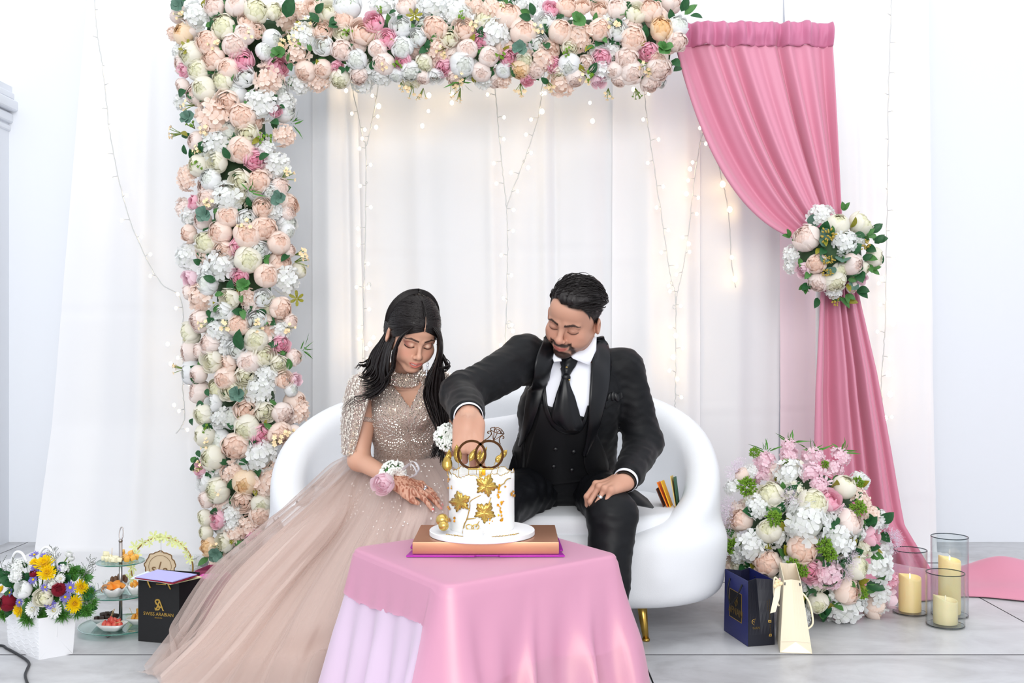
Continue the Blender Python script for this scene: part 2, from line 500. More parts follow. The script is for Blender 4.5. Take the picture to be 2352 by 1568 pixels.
# ---------------------------------------------------------------- fairy light strings
M_wire = mat('clear_wire', (205, 207, 208), rough=0.4)
M_bulb = mat('lit_warm_bulb', (255, 226, 180), rough=0.4, emit=(255, 218, 160), emit_s=13.0)
bm = bmesh.new(); add_ball(bm, (0, 0, 0), (0.0062, 0.0062, 0.0075), 8, 6)
me_bulb = bpy.data.meshes.new('bulb'); bm.to_mesh(me_bulb); bm.free(); me_bulb.materials.append(M_bulb); me_bulb.polygons.foreach_set('use_smooth', [True] * len(me_bulb.polygons))
def light_string(label, pts, step=58, Y=4.40, big=(), seed=0, loops=(), skip=0):
    r = random.Random(seed)
    path = smooth_path([P(a, b, Y) for a, b in pts], 10)
    bm = bmesh.new()
    path = [p + Vector((r.uniform(-.0015, .0015), r.uniform(-.003, .003), 0)) for p in path]
    add_tube(bm, path, 0.0022, 5)
    s = step / F_PX * Y; acc = s * 0.6; side = 1; spots = []
    for a, b in zip(path, path[1:]):
        acc += (b - a).length
        if acc >= s:
            acc -= s * r.uniform(.85, 1.15); side = -side if r.random() < 0.75 else side
            ln = r.uniform(.016, .034)
            tip = b + Vector((side * ln, -0.004, r.uniform(-.012, .008)))
            add_tube(bm, [b, b.lerp(tip, 0.5) + Vector((0, -.003, .003)), tip], 0.0018, 5)
            spots.append((tip, 1.0))
    for (a, b, sc) in big: spots.append((P(a, b, Y + 0.0), sc))
    for (a, b, rr) in loops:
        c = P(a, b, Y)
        add_tube(bm, [c + Vector((math.cos(t) * rr * .6, -.006 + .006 * math.sin(t), math.sin(t) * rr)) for t in [i * PI / 8 for i in range(16)]], 0.0018, 5, closed=True)
    root = bm_obj('fairy_light_string', bm, None, M_wire)
    tag(root, label, 'fairy lights', 'warm fairy light strings on the drapes')
    for p, sc in spots: place(me_bulb, 'bulb', root, p, (0, 0, 0), sc * 1.05)
    return root
light_string('fairy light string curving down the far left drape to the flower column', [(214, -60), (222, 60), (235, 150), (255, 320), (290, 480), (330, 580), (370, 650), (416, 688), (420, 800), (420, 900), (424, 960), (405, 995)], 54, seed=1, big=((385, 790, 1.2), (392, 835, 1.2), (400, 930, 1.1)))
light_string('fairy light string hanging from the beam nearest the flower column', [(800, 150), (808, 195), (822, 262), (834, 320), (840, 350), (839, 560), (836, 660), (834, 780), (833, 850)], 46, seed=2, loops=((842, 420, .006), (848, 655, .012)), big=((850, 790, 1.4), (842, 800, 1.2), (858, 775, 1.2), (846, 660, 1.3)))
light_string('short fairy light string slanting down to join the one by the column', [(872, 150), (866, 215), (852, 290), (841, 335)], 46, seed=3, big=((870, 244, 1.5), (864, 292, 1.2)))
light_string('fairy light string falling straight between bride and groom', [(1130, 140), (1135, 185), (1142, 260), (1152, 370), (1163, 470), (1166, 560), (1164, 700), (1160, 800), (1158, 880)], 50, seed=4, loops=((1170, 745, .016),), big=((1170, 790, 1.5), (1178, 760, 1.2), (1160, 812, 1.2)))
light_string('fairy light string slanting down to meet the middle one', [(1255, 150), (1246, 190), (1236, 270), (1203, 372), (1180, 430), (1164, 476)], 50, seed=5, loops=((1203, 371, .006),), big=((1245, 256, 1.5), (1213, 385, 1.2)))
light_string('fairy light string from the end of the beam, slanting behind the sofa', [(1472, 140), (1478, 190), (1486, 270), (1502, 380), (1520, 500), (1538, 620), (1552, 690), (1552, 800), (1552, 900), (1550, 935)], 50, seed=6, loops=((1542, 650, .009), (1548, 705, .009)), big=((1455, 205, 1.3), (1552, 770, 1.4), (1546, 820, 1.4), (1556, 870, 1.2)))
light_string('fairy light string slanting from under the pink curtain to the sofa', [(1622, 270), (1612, 310), (1596, 400), (1585, 500), (1572, 600), (1556, 670), (1552, 700)], 46, seed=7, big=((1585, 388, 1.3), (1577, 445, 1.3), (1582, 560, 1.2)))
light_string('fairy light string hanging on the far right satin drape', [(2048, -40), (2046, 60), (2041, 200), (2039, 400), (2036, 560), (2034, 700), (2030, 800), (2024, 880), (2030, 960)], 54, seed=8, big=((2050, 530, 1.5), (2048, 690, 1.6), (2052, 742, 1.6), (2040, 858, 1.7), (2045, 905, 1.7), (2034, 960, 1.4), (2026, 640, 1.3)))
light_string('fairy light string of bare bulbs showing under the flower beam', [(900, 140), (985, 152), (1060, 158), (1180, 150), (1360, 150)], 400, seed=9, Y=4.43, big=((985, 219, 1.5), (1038, 216, 1.3), (1038, 236, 1.3), (984, 255, 1.0), (970, 289, 1.3), (1144, 194, 1.6), (1355, 236, 1.0), (1361, 278, 1.4), (1245, 215, 1.2), (795, 208, 1.2)))
light_string('fairy light string of big bulbs on the blush white drape beside the curtain', [(1640, 330), (1655, 400), (1672, 480), (1680, 600), (1690, 660)], 900, seed=10, Y=4.44, big=((1660, 423, 1.8), (1676, 481, 1.7), (1681, 591, 1.2), (1688, 641, 1.6)))

# ---------------------------------------------------------------- pink curtain
M_pink = mat('rose_pink_satin', (211, 140, 163), rough=0.5, sheen=0.35, bump=0.06, bump_scale=300, spec=0.35)
M_pocket = mat('rose_pink_rod_pocket', (198, 120, 152), rough=0.5, sheen=0.3, spec=0.3)
M_rod = mat('white_rod', (225, 225, 228), rough=0.4)
Yc = 4.16
curt = thing('pink_curtain', 'rose pink curtain gathered on a rod and tied aside at the flower ball', 'curtain', (P(1740, 60, Yc).x, Yc, 0))
def qbez(s, c, e, t): return ((1 - t) ** 2 * s[0] + 2 * t * (1 - t) * c[0] + t * t * e[0], (1 - t) ** 2 * s[1] + 2 * t * (1 - t) * c[1] + t * t * e[1])
fold_ph = random.Random(4)
def fold_wave(u, nf, sharp=0.0):
    x = u * nf
    a = math.sin(2 * PI * x + 1.1 * math.sin(2 * PI * x * 0.37 + 0.8))
    b = math.sin(2 * PI * x * 0.53 + 1.9)
    return 0.65 * a + 0.45 * b + sharp * math.sin(4 * PI * x + 0.6)
def upper(u, v):
    ue = u
    s = (1548 + (1911 - 1548) * u, 104)
    e = (1846 + (1924 - 1846) * u, 560 - 52 * u)
    c = (1655 + (1917 - 1655) * u ** 0.8, 520 - 190 * u ** 0.7)
    q = qbez(s, c, e, v)
    if u < 0.08: q = (q[0] - 8 * math.sin(v * PI) * (1 - u / 0.08), q[1])
    amp = 0.042 * (0.55 + 0.45 * math.sin(PI * min(1, v * 1.1))) * (1 - 0.35 * v)
    y = Yc - amp * fold_wave(u, 7.2, 0.12) - 0.05 * v
    # long diagonal hollows toward the tie
    y += 0.045 * v * math.exp(-((u - 0.17) / 0.07) ** 2) * math.sin(PI * v)
    p = P(q[0], q[1], Yc)
    return (p.x, y, p.z)
v, f = grid_mesh(upper, 170, 70)
o = pyd('tied_panel', v, f, curt, M_pink); add_solid(o, 0.003)
def pocket(u, v):
    x = 1546 + (1911 - 1546) * u
    ruffle = 3.5 * noise.noise(Vector((u * 26, 0.3, 1.0))) * (1 if v < 0.05 or v > 0.95 else 0.2)
    p = P(x, 51 + 55 * v + ruffle, Yc)
    bulge = math.sin(PI * v) * 0.014
    y = Yc - 0.032 * (0.6 + 0.4 * v) * fold_wave(u, 7.2, 0.12) - bulge - 0.012 * noise.noise(Vector((u * 30, v * 1.5, 4)))
    y -= 0.006 * abs(math.sin(u * 55 + 2 * noise.noise(Vector((u * 9, 0, 7)))))
    return (p.x, y, p.z)
v, f = grid_mesh(pocket, 240, 14)
o = pyd('rod_pocket', v, f, curt, M_pocket); add_solid(o, 0.003)
bm = bmesh.new(); add_tube(bm, [P(1500, 76, Yc) + Vector((0, .03, 0)), P(1918, 76, Yc) + Vector((0, .03, 0))], 0.012, 12)
bm_obj('curtain_rod', bm, curt, M_rod)
bm = bmesh.new(); add_tube(bm, [P(1890, 76, Yc) + Vector((0, .05, 0)), (P(1890, 76, Yc).x, Yc + .05, 0.02)], 0.014, 10)
add_tube(bm, [(P(1890, 76, Yc).x, Yc + .05, 0.015), (P(2235, 1310, 4.3).x, 4.2, 0.015)], 0.012, 8)
bm_obj('stand_pole', bm, curt, M_rod)
def lower(u, v):
    # from the tie down to the floor, sweeping right at the hem
    L = [(0, 1874, 560), (.12, 1871, 680), (.4, 1857, 900), (.7, 1853, 1100), (1, 1852, 1330)]
    R = [(0, 1955, 560), (.14, 1962, 680), (.32, 2002, 850), (.55, 2036, 1030), (.78, 2066, 1200), (1, 2142, 1330)]
    a = interp(L, v); b = interp(R, v)
    k = u ** (0.75)
    px = a.x + (b.x - a.x) * k; py = a.y + (b.y - a.y) * k
    amp = 0.045 * min(1, 0.35 + v * 1.6)
    y = Yc - 0.06 + 0.02 * v - amp * fold_wave(u, 4.3, 0.15) - 0.12 * max(0, v - 0.7) ** 1.3
    p = P(px, py, Yc)
    return (p.x, y, max(p.z, 0.012 + 0.012 * fold_wave(u, 4.3) ** 2))
v, f = grid_mesh(lower, 110, 80)
o = pyd('hanging_tail', v, f, curt, M_pink); add_solid(o, 0.003)
def pool(u, v):
    x = 1.10 + 1.10 * u
    wid = 0.36 + 0.12 * math.sin(3 * u + 1)
    y = 3.62 + 0.16 * math.sin(2.6 * u) * (1 - u) + 0.05 * u + wid * v
    h = 0.075 * math.sin(PI * min(1, max(0, v))) ** 0.7 * (0.5 + 0.55 * math.exp(-((u - 0.66) / 0.10) ** 2) + 0.35 * math.exp(-((u - 0.80) / 0.07) ** 2) + 0.5 * math.exp(-((u - 0.15) / 0.2) ** 2))
    fo = 0.026 * (.5 + .5 * math.sin(v * 11 + 6 * u + 1.6 * math.sin(u * 7))) + 0.006 * math.sin(u * 15 + v * 7)
    z = max(0.006, h + fo * (h / 0.06))
    return (x, y + 0.03 * math.sin(u * 16) * (1 - v), z)
v, f = grid_mesh(pool, 180, 70)
o = pyd('pooled_hem', v, f, curt, M_pink); add_solid(o, 0.003)
# ================================================================== FLOWERS
fr = random.Random(5)
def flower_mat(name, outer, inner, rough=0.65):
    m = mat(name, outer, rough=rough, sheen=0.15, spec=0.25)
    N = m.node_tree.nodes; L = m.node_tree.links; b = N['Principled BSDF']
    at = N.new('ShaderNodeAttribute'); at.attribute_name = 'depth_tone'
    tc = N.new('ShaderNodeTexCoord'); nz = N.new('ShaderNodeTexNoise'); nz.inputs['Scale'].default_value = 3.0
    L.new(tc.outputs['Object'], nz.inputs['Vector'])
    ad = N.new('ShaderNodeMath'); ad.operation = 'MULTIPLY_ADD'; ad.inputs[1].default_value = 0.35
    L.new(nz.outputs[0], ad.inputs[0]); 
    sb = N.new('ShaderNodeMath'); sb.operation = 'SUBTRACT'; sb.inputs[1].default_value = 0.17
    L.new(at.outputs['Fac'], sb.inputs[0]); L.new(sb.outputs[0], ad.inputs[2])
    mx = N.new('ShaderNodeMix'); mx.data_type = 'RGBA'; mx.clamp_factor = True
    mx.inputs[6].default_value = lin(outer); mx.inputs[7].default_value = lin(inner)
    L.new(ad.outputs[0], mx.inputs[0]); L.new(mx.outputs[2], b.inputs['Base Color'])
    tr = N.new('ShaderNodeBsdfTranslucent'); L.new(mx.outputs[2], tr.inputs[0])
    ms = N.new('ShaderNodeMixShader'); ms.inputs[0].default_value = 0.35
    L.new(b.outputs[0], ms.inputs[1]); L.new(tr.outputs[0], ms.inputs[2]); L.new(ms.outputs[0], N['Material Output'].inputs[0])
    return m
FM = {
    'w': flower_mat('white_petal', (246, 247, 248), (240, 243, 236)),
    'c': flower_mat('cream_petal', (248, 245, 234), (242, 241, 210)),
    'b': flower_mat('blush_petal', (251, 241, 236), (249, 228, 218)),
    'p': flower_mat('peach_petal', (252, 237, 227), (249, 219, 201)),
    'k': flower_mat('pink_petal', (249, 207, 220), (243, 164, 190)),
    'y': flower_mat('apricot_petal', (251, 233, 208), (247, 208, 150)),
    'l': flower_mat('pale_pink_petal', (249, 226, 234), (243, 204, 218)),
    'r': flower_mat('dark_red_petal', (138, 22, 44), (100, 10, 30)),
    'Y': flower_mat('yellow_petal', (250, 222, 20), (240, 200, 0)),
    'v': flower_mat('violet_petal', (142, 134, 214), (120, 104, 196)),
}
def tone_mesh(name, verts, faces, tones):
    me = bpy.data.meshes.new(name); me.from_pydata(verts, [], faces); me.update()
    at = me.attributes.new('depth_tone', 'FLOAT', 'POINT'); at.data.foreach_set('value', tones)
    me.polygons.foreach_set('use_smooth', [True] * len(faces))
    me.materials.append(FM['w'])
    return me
def shell_flower(name, layers, seed, ball=0.93, rough=0.05, nu=6, nv=6, squash=0.85, core=0.72):
    """layers: (count, radius, polar angle at the base, at the tip, half width, flare, tone). Petals are nested shells; +Z faces out."""
    r = random.Random(seed); V, F, T = [], [], []
    for li, (n, R, t0, t1, hw, fl, tone) in enumerate(layers):
        off = r.uniform(0, 6.28)
        for k in range(n):
            az = off + k * 2 * PI / n + r.uniform(-.16, .16)
            R2 = R * r.uniform(.94, 1.05); t1k = t1 + r.uniform(-.09, .09); fk = fl * r.uniform(.6, 1.4)
            w1, w2 = r.uniform(0, 6.3), r.uniform(0, 6.3)
            b = len(V)
            for j in range(nv + 1):
                v = j / nv
                th = t0 + (t1k - t0) * v
                wd = hw * (0.35 + 0.65 * math.sin(PI * min(1, 0.18 + 0.62 * v)))
                for i in range(nu + 1):
                    u = i / nu * 2 - 1
                    # rounded tip: the middle reaches further than the sides
                    tt = th + (t0 - t1k) * 0.22 * u * u * v
                    ph = az + u * wd / max(0.45, math.sin(min(max(th, .25), 2.6)) + 0.25)
                    rr = R2 * (1 + fk * max(0, v - 0.62) ** 1.5 * 3.0 + rough * math.sin(u * 2.6 + w1) * v + 0.5 * rough * math.sin(v * 5 + u * 4 + w2) + 0.035 * (k % 2))
                    rr *= 1 - 0.05 * u * u * v
                    V.append((rr * math.sin(tt) * math.cos(ph), rr * math.sin(tt) * math.sin(ph), rr * math.cos(tt) * squash))
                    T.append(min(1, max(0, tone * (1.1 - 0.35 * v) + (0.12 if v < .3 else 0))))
            for j in range(nv):
                for i in range(nu):
                    a = b + j * (nu + 1) + i
                    F.append((a, a + 1, a + nu + 2, a + nu + 1))
    # a full heart closes the middle
    b = len(V); nn = 10; cr = core
    for j in range(4):
        th = .02 + j * .38
        for i in range(nn):
            k = 1 + .05 * math.sin(i * 2.6 + j * 2 + seed)
            V.append((cr * k * math.sin(th) * math.cos(i * 2 * PI / nn), cr * k * math.sin(th) * math.sin(i * 2 * PI / nn), (cr * math.cos(th) * k + .02) * squash)); T.append(1.0)
    for j in range(3):
        for i in range(nn): F.append((b + j * nn + i, b + (j + 1) * nn + i, b + (j + 1) * nn + (i + 1) % nn, b + j * nn + (i + 1) % nn))
    return tone_mesh(name, V, F, T)
def peony_layers(open_):
    o = open_
    return [(5, 0.98, 2.7, 0.62 * o, 0.78, 0.06, 0.0), (5, 0.94, 2.5, 0.54 * o, 0.72, 0.03, 0.12), (5, 0.89, 2.2, 0.50 * o, 0.62, -0.02, 0.4), (6, 0.83, 1.9, 0.42 * o, 0.5, 0.05, 0.7),
            (6, 0.78, 1.6, 0.32 * o, 0.42, 0.06, 0.9), (5, 0.73, 1.3, 0.2, 0.42, 0.08, 1.0), (4, 0.68, 1.1, 0.1, 0.5, 0.1, 1.0)]
PEONY = [shell_flower('peony', peony_layers(1.0), 1, rough=.045), shell_flower('peony', peony_layers(1.5), 2, rough=.07), shell_flower('peony', peony_layers(1.25), 3, rough=.055),
         shell_flower('peony', peony_layers(0.8), 4, rough=.035)]
rose_l = [(5, 0.98, 2.5, 1.0, 0.8, 0.20, 0.0), (5, 0.87, 2.2, 0.80, 0.72, 0.16, 0.1), (5, 0.74, 2.0, 0.66, 0.66, 0.14, 0.3), (4, 0.60, 1.9, 0.52, 0.66, 0.12, 0.5), (4, 0.46, 1.8, 0.42, 0.66, 0.10, 0.75), (3, 0.30, 1.7, 0.3, 0.7, 0.1, 1.0), (3, 0.17, 1.6, 0.15, 0.8, 0.05, 1.0)]
ROSE = [shell_flower('rose', rose_l, 11, rough=.03, squash=.9, core=.3), shell_flower('rose', rose_l, 12, rough=.04, squash=.9, core=.3)]
def hydrangea(seed, n=30):
    r = random.Random(seed); V, F, T = [], [], []
    for k in range(n):
        th = math.acos(1 - 1.35 * (k + .5) / n); ph = k * 2.39996 + r.uniform(-.3, .3)
        d = Vector((math.sin(th) * math.cos(ph), math.sin(th) * math.sin(ph), math.cos(th)))
        c = Vector((d.x * .86, d.y * .86, d.z * .7 + .02)) * r.uniform(.9, 1.06)
        q = (d + Vector((r.uniform(-.35, .35), r.uniform(-.35, .35), r.uniform(-.2, .2)))).to_track_quat('Z', 'Y')
        a0 = r.uniform(0, 6.28); sz = r.uniform(.26, .36); cup = r.uniform(.05, .4)
        for p in range(4):
            a = a0 + p * PI / 2 + r.uniform(-.12, .12)
            e1 = Vector((math.cos(a), math.sin(a), 0)); e2 = Vector((-math.sin(a), math.cos(a), 0))
            b = len(V)
            for (u, wv, zz, tn) in ((0.02, 0.0, 0, .8), (.5, -.46, cup * .5, .25), (.55, 0, cup * .35, .35), (.5, .46, cup * .5, .25), (.95, -.36, cup + r.uniform(-.14, .14), 0), (1.05, 0, cup * .9 + r.uniform(-.1, .1), 0), (.95, .36, cup + r.uniform(-.14, .14), 0)):
                V.append(tuple(c + q @ ((e1 * u + e2 * wv) * sz + Vector((0, 0, zz * sz))))); T.append(tn)
            F += [(b, b + 2, b + 1), (b, b + 3, b + 2), (b + 1, b + 2, b + 5, b + 4), (b + 2, b + 3, b + 6, b + 5)]
    # a dim core so that the cluster reads as full
    b = len(V); nn = 10
    for j in range(5):
        th = 0.1 + j * 0.42
        for i in range(nn): V.append((.66 * math.sin(th) * math.cos(i * 2 * PI / nn), .66 * math.sin(th) * math.sin(i * 2 * PI / nn), .58 * math.cos(th))); T.append(.7)
    for j in range(4):
        for i in range(nn): F.append((b + j * nn + i, b + (j + 1) * nn + i, b + (j + 1) * nn + (i + 1) % nn, b + j * nn + (i + 1) % nn))
    return tone_mesh('hydrangea', V, F, T)
HYD = [hydrangea(21), hydrangea(22, 26)]
def ray_flower(name, rings, seed, centre=0.0, droop=0.0):
    """daisies and chrysanthemums: rings of (count, length, half width, lift, tone)"""
    r = random.Random(seed); V, F, T = [], [], []
    for n, ln, hw, lift, tone in rings:
        off = r.uniform(0, 6)
        for k in range(n):
            a = off + k * 2 * PI / n + r.uniform(-.08, .08); l2 = ln * r.uniform(.88, 1.08); lf = lift + r.uniform(-.1, .1)
            e1 = Vector((math.cos(a) * math.cos(lf), math.sin(a) * math.cos(lf), math.sin(lf))); e2 = Vector((-math.sin(a), math.cos(a), 0)); up = e1.cross(e2)
            b = len(V)
            for u, wv, zz in ((.08, -.3, 0), (.08, .3, 0), (.55, -1, .03), (.55, 1, .03), (.88, -.8, -.02 - droop), (.88, .8, -.02 - droop), (1.0, 0, -.05 - droop * 1.4)):
                V.append(tuple(e1 * u * l2 + e2 * wv * hw - up * zz)); T.append(tone)
            F += [(b, b + 1, b + 3, b + 2), (b + 2, b + 3, b + 5, b + 4), (b + 4, b + 5, b + 6)]
    return tone_mesh(name, V, F, T)
CHRYS = ray_flower('chrysanthemum', [(20, 1.0, .1, .05, 0), (18, .86, .1, .4, .1), (15, .68, .09, .75, .3), (11, .5, .09, 1.05, .6), (7, .36, .09, 1.3, .9)], 31, droop=.06)
DAISY = ray_flower('daisy', [(17, 1.0, .1, .12, 0), (15, .92, .09, .3, .15)], 32)
STAR = ray_flower('star_flower', [(6, 1.0, .2, .25, 0), (3, .5, .1, .7, .9)], 33)
M_dleaf = mat('dark_green_leaf', (40, 92, 52), rough=0.45, noise_amt=.35, noise_scale=6, spec=.4)
M_mleaf = mat('mid_green_leaf', (78, 132, 66), rough=0.5, noise_amt=.3, noise_scale=6)
M_oleaf = mat('olive_leaf', (146, 142, 40), rough=0.5, noise_amt=.3, noise_scale=6)
M_euca = mat('eucalyptus_leaf', (96, 132, 116), rough=0.55, noise_amt=.3, noise_scale=4)
M_moss = mat('lime_moss', (112, 154, 40), rough=0.8, noise_amt=.3)
M_fern = mat('fern_green', (70, 130, 44), rough=0.6)
M_gold_sprig = mat('gold_berry', (176, 152, 62), rough=0.5)
M_cream_sprig = mat('cream_blossom', (252, 226, 182), rough=0.6)
M_stem = mat('stem_green', (122, 146, 62), rough=0.6)
M_lilac = mat('lilac_mist', (226, 210, 226), rough=0.8)
M_twig = mat('grey_twig', (128, 134, 128), rough=0.8)
M_foam = mat('dark_backing_mesh', (58, 84, 56), rough=0.9)
def leaf_mesh(name, m, ln, hw, bend=0.2, tip=1.0, n=6):
    V, F = [], []
    for j in range(n + 1):
        v = j / n
        wd = hw * (math.sin(PI * v ** 0.8) ** (0.75) if tip == 1.0 else math.sqrt(max(0, 1 - (2 * v - 1) ** 2)))
        z = bend * math.sin(v * 2.2) * ln * .5
        for s in (-1, 0, 1): V.append((s * max(wd, .004), v * ln, z + (0.35 * wd if s else 0)))
    for j in range(n):
        for s in range(2):
            a = j * 3 + s; F.append((a, a + 1, a + 4, a + 3))
    me = bpy.data.meshes.new(name); me.from_pydata(V, [], F); me.update(); me.materials.append(m); me.polygons.foreach_set('use_smooth', [True] * len(F))
    return me
LEAF = [leaf_mesh('leaf', M_dleaf, 1.0, .30), leaf_mesh('leaf', M_dleaf, 1.0, .36, .35), leaf_mesh('leaf', M_mleaf, 1.0, .26, .1), leaf_mesh('leaf', M_oleaf, 1.0, .24, .3)]
ROUND = leaf_mesh('round_leaf', M_euca, 1.0, .5, .15, tip=0)
ROUND_G = leaf_mesh('round_leaf', M_mleaf, 1.0, .5, .2, tip=0)
def mesh_of(bm, name, mats, smooth=True):
    me = bpy.data.meshes.new(name); bm.normal_update(); bm.to_mesh(me); bm.free()
    for m in mats: me.materials.append(m)
    if smooth: me.polygons.foreach_set('use_smooth', [True] * len(me.polygons))
    return me
def setmat(bm, n0, idx):
    bm.faces.ensure_lookup_table()
    for f in bm.faces[n0:]: f.material_index = idx
def sprig_mesh(seed, m_flower, n=6, r_b=.16, ln=1.0):
    r = random.Random(seed); bm = bmesh.new()
    tips = []
    for k in range(n):
        d = Vector((r.uniform(-.55, .55), r.uniform(-.55, .55), 1)).normalized() * ln * r.uniform(.6, 1.05)
        add_tube(bm, [(0, 0, 0), d * .55 + Vector((0, 0, .05)), d], .022, 4); tips.append(d)
    n0 = len(bm.faces)
    for d in tips:
        for p in range(5):
            a = p * 2 * PI / 5; e = Vector((math.cos(a), math.sin(a), .3)); s = Vector((-math.sin(a), math.cos(a), 0))
            q = d.to_track_quat('Z', 'Y')
            vs = [bm.verts.new(d + q @ (x * r_b)) for x in (Vector((0, 0, 0)), e * .6 + s * .4, e * 1.05, e * .6 - s * .4)]
            bm.faces.new(vs)
        add_ball(bm, d, r_b * .25, 5, 4)
    setmat(bm, n0, 1)
    return mesh_of(bm, 'filler_sprig', [M_stem, m_flower])
SPRIG = [sprig_mesh(41, M_cream_sprig), sprig_mesh(42, M_cream_sprig, 8, .14), sprig_mesh(43, M_moss, 8, .1, .9)]
def berry_mesh(seed, m, n=26, R=1.0, rb=.16, long=1.0):
    r = random.Random(seed); bm = bmesh.new()
    for k in range(n):
        d = Vector((r.gauss(0, 1), r.gauss(0, 1), r.gauss(0, 1))).normalized() * R * r.uniform(.4, .9)
        d.y *= long
        add_ball(bm, d, (rb * .7, rb * .7, rb * 1.2), 6, 4, M=d.to_track_quat('Z', 'Y').to_matrix())
    return mesh_of(bm, 'berry_cluster', [m])
BERRY = berry_mesh(51, M_gold_sprig)
BERRY_L = berry_mesh(52, M_gold_sprig, 40, .6, .12, 2.4)
def tuft_mesh(name, m, seed, n=60, R=1.0, w=.05, long=1.0, curl=0.25):
    r = random.Random(seed); V, F = [], []
    for k in range(n):
        d = Vector((r.gauss(0, 1), r.gauss(0, 1) * long, abs(r.gauss(0, .9)) + .25)).normalized()
        d = Vector((d.x, d.y * long, d.z))
        L_ = R * r.uniform(.7, 1.05); s = d.orthogonal().normalized() * w; s.rotate(Matrix.Rotation(r.uniform(0, 6), 3, d))
        o = Vector((r.uniform(-.2, .2), r.uniform(-.2, .2) * long, 0))
        b = len(V); c = Vector((r.uniform(-1, 1), r.uniform(-1, 1), r.uniform(-1, .4))) * curl
        for t, ww in ((0.15, .7), (.6, 1.0), (1.0, .1)):
            pt = o + d * L_ * t + c * t * t
            V.append(tuple(pt - s * ww)); V.append(tuple(pt + s * ww))
        F += [(b, b + 1, b + 3, b + 2), (b + 2, b + 3, b + 5, b + 4)]
    me = bpy.data.meshes.new(name); me.from_pydata(V, [], F); me.update(); me.materials.append(m)
    return me
MOSS = berry_mesh(61, M_moss, 150, 1.05, .13)
def mist_mesh(seed, n=330):
    r = random.Random(seed); V, F = [], []
    for k in range(n):
        d = Vector((r.gauss(0, 1), r.gauss(0, 1), abs(r.gauss(0, 1)) * .9)).normalized() * (r.random() ** .6)
        a = d.orthogonal().normalized() * .030; c = d.cross(a).normalized() * .030; a.rotate(Matrix.Rotation(r.uniform(0, 6), 3, 'Z'))
        b = len(V); V += [tuple(d + a), tuple(d + c), tuple(d - a), tuple(d - c), tuple(d * .62 + Vector((r.uniform(-.08, .08), r.uniform(-.08, .08), 0))), tuple(d + a * .25)]
        F += [(b, b + 1, b + 2, b + 3), (b + 4, b + 5, b)]
    me = bpy.data.meshes.new('mist_sprig'); me.from_pydata(V, [], F); me.update(); me.materials.append(M_lilac)
    return me
MIST = mist_mesh(62) if True else tuft_mesh('mist_sprig', M_lilac, 62, 520, w=.011, curl=1.0)
FERNT = tuft_mesh('fern_tuft', M_fern, 63, 170, w=.03, curl=.35)
SPIKE = tuft_mesh('grass_spike', M_fern, 64, 9, w=.05, curl=.2)
def twig_mesh(seed):
    r = random.Random(seed); bm = bmesh.new()
    add_tube(bm, [(0, 0, 0), (.02, .03, .5), (.0, .05, 1.0)], [.014, .01, .006], 4)
    for k in range(16):
        z = .3 + .7 * k / 16; a = r.uniform(0, 6.28); ln = .26 * (1.15 - z) + .1
        p = Vector((0.01, .03, z)); q = p + Vector((math.cos(a) * ln, math.sin(a) * ln, ln * .9))
        add_tube(bm, [p, q], .006, 3)
        for s in range(4):
            c = p.lerp(q, .4 + .2 * s); add_ball(bm, c + Vector((r.uniform(-.02, .02), r.uniform(-.02, .02), .01)), (.014, .014, .026), 4, 3)
    return mesh_of(bm, 'limonium_twig', [M_twig])
TWIG = [twig_mesh(71), twig_mesh(72)]
KINDS = {'P': ('peony', PEONY), 'R': ('rose', ROSE), 'H': ('hydrangea', HYD), 'C': ('chrysanthemum', [CHRYS]), 'D': ('daisy', [DAISY]), 'S': ('star_flower', [STAR])}
def put(me, name, parent, loc, d, scale, m=None, roll=None):
    d = Vector(d).normalized()
    q = d.to_track_quat('Z', 'Y') @ Euler((0, 0, fr.uniform(0, 6.28) if roll is None else roll)).to_quaternion()
    o = place(me, name, parent, loc, q.to_euler(), scale)
    if m is not None:
        o.material_slots[0].link = 'OBJECT'; o.material_slots[0].material = m
    return o
def put_leaf(parent, loc, d, scale, me, name):
    """d: the way the leaf points; its face turns to the camera side"""
    d = Vector(d).normalized()
    nrm = Vector((fr.uniform(-.5, .5), -1, fr.uniform(-.2, .6)))
    x = d.cross(nrm).normalized(); z = x.cross(d).normalized()
    M = Matrix((x, d, z)).transposed()
    return place(me, name, parent, loc, M.to_euler(), scale)
def parse(txt, s, ox, oy):
    out = []
    for t in txt.split(';'):
        t = t.strip()
        if not t: continue
        k, a, b, r = t.split()
        out.append((k[0], k[1], ox + float(a) / s, oy + float(b) / s, float(r) / s))
    return out
